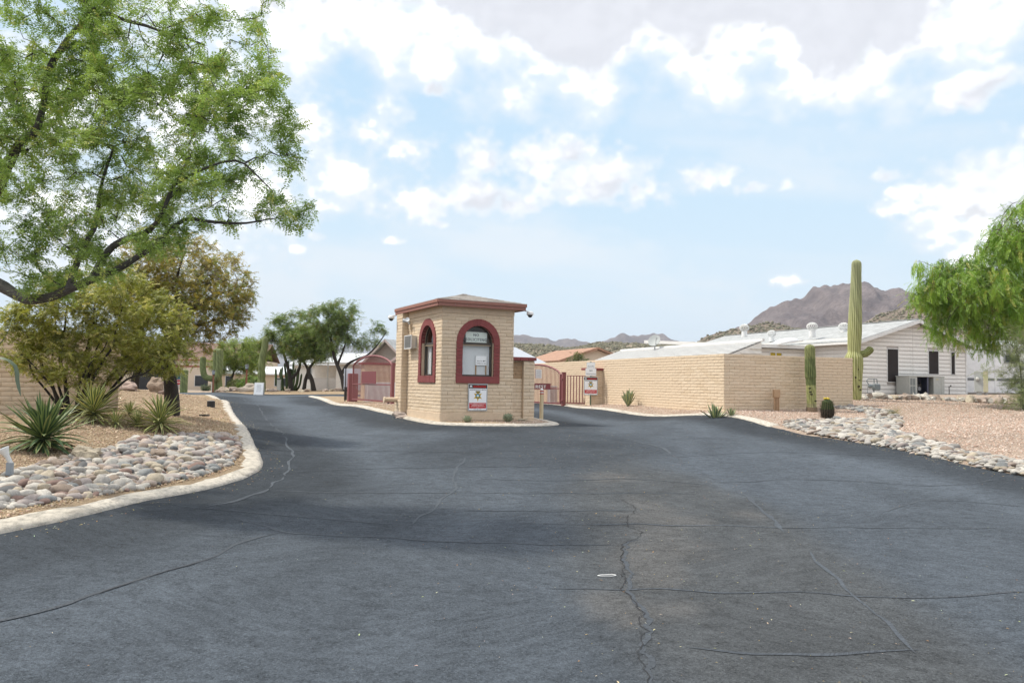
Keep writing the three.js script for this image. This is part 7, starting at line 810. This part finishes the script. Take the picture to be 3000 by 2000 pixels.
{ // loose gravel over the yards: nobody could count it
  const g = (() => { const q = rockGeo(50, 0.7, 0.5, 0); return q; })(), r = rng(101), lists = { tan: [], pink: [] };
  const scatter = (n, x0, x1, z0, z1, s0, s1, list, pal, far) => { for (let k = 0; k < n; k++) { const x = lerp(x0, x1, r()), z = lerp(z0, z1, r()), sd = sdRoad(x, z); if (sd < 0.33) continue; const s = lerp(s0, s1, r() * r()), t = r(), c = pal[Math.floor(r() * pal.length)].map(q => q * (0.8 + 0.4 * t)); list.push({ m: mtx(V(x, groundY(x, z, sd) + s * 0.25, z), new THREE.Euler(r() * 6, r() * 6, 0), s), c }); } };
  const tanP = [[0.5, 0.38, 0.25], [0.42, 0.31, 0.2], [0.56, 0.46, 0.33], [0.36, 0.25, 0.17], [0.5, 0.35, 0.26]], pinkP = [[0.54, 0.4, 0.32], [0.5, 0.345, 0.27], [0.59, 0.48, 0.4], [0.45, 0.32, 0.25], [0.62, 0.53, 0.46]];
  scatter(42000, -8.5, -4, -17, -6.5, 0.008, 0.026, lists.tan, tanP); scatter(26000, -13, -5, -34, -15, 0.012, 0.034, lists.tan, tanP);
  scatter(70000, 7.2, 22, -31, -10, 0.012, 0.036, lists.pink, pinkP); scatter(12000, 3, 9, -35, -22, 0.012, 0.032, lists.pink, pinkP); scatter(14000, -8, 2, -36, -21, 0.012, 0.03, lists.pink, pinkP);
  const gm = M([1, 1, 1], { rough: 0.95 }); const a = instanced('tan_gravel', g, gm, lists.tan, scene, 'stuff'), b = instanced('pink_gravel', g, gm, lists.pink, scene, 'stuff'); a.userData.label = 'loose tan gravel west of the road'; b.userData.label = 'loose pink gravel over the east yard and island'; a.userData.category = b.userData.category = 'gravel';
  // fallen leaves, seed pods and grit
  const lf = new THREE.PlaneGeometry(1, 0.35, 2, 1); { const p = lf.attributes.position; for (let i = 0; i < p.count; i++) { const x = p.getX(i); p.setZ(i, 0.1 * (1 - 4 * x * x) ); if (Math.abs(x) > 0.4) p.setY(i, p.getY(i) * 0.2); } lf.rotateX(-Math.PI / 2); lf.computeVertexNormals(); }
  const lit = [], litP = [[0.5, 0.38, 0.14], [0.42, 0.24, 0.07], [0.55, 0.48, 0.26], [0.34, 0.2, 0.07], [0.6, 0.55, 0.4]];
  const drop = (x, z, s, y) => lit.push({ m: mtx(V(x, y, z), new THREE.Euler((r() - 0.5) * 0.5, r() * 6.28, (r() - 0.5) * 0.5), s), c: litP[Math.floor(r() * 5)].map(q => q * (0.75 + 0.4 * r())) });
  const along = (line, n, o0, o1, sgn) => { for (let k = 0; k < n; k++) { const i = 1 + Math.floor(r() * (line.length - 2)), p = line[i], q = line[i + 1], t = r(), x0 = lerp(p[0], q[0], t), z0 = lerp(p[1], q[1], t), L = Math.hypot(q[0] - p[0], q[1] - p[1]) || 1, o = lerp(o0, o1, r()), x = x0 - (q[1] - p[1]) / L * -o * sgn, z = z0 - (q[0] - p[0]) / L * o * sgn; if (z > -2 || z < -40) continue; const sd = sdRoad(x, z); drop(x, z, 0.014 + 0.022 * r(), (sd < 0 ? H(x, z) + 0.008 : groundY(x, z, sd) + 0.015)); } };
  along(kerbLeft, 5200, 0.34, 0.75, 1); along(kerbLeft, 900, -0.35, -0.02, 1); along(kerbIsland, 900, -0.5, -0.02, 1); along(kerbRight, 900, -0.4, -0.02, 1); along(edgeRight, 2200, -0.35, 0.35, 1);
  for (let k = 0; k < 6000; k++) { const x = lerp(-4, 8, r()), z = lerp(-22, -3.4, Math.pow(r(), 1.2)); const mid = Math.exp(-(((x - 1.7) / 1.6) ** 2)); if (r() > 0.12 + mid || sdRoad(x, z) > -0.1) continue; drop(x, z, 0.009 + 0.022 * r() * r(), H(x, z) + 0.008); }
  const o = instanced('leaf_litter', lf, M([1, 1, 1], { two: true, rough: 0.9 }), lit, scene, 'stuff'); o.userData.label = 'dry leaves and pods along the kerbs and the road'; o.userData.category = 'litter';
}
{ // bent white strip lying on the road
  const x = 0.82, z = -6.62, t = thing('plastic_loop', 'thin white plastic loop lying on the asphalt beside the crack', 'litter', [x, H(x, z) + 0.006, z], 0.05), pts = [[-0.11, 0, 0.01], [-0.07, 0, -0.022], [0.08, 0.004, -0.03], [0.115, 0, -0.005], [0.06, 0, 0.03], [-0.07, 0, 0.032], [-0.11, 0, 0.01]].map(p => V(...p)); t.scale.setScalar(0.7); part('strip', tube(new THREE.CatmullRomCurve3(pts, false, 'catmullrom', 0.1).getSpacedPoints(40), Array(41).fill(0.0055), 5), mat.whiteMetal, t); }
for (const [x, z, ry, l] of [[-8.05, -20.6, 0.3, 'broken dark plastic pipe piece on the tan gravel'], [-5.9, -10.55, 1.2, 'dark bark scrap lying above the river rocks']]) { const t = thing('bark_scrap', l, 'litter', [x, GY(x, z) + 0.02, z], ry); part('chip', T(rockGeo(70, 0.5, 0.6, 1), 0, 0.01, 0, 0, 0, 0, [0.14, 0.05, 0.05]), M([0.05, 0.042, 0.036], {}), t); part('splinter', bar([-0.1, 0.03, 0], [0.16, 0.04, 0.05], 0.012, 5, 0.005), M([0.06, 0.05, 0.042], {}), t); }
renderer.render(scene, camera);
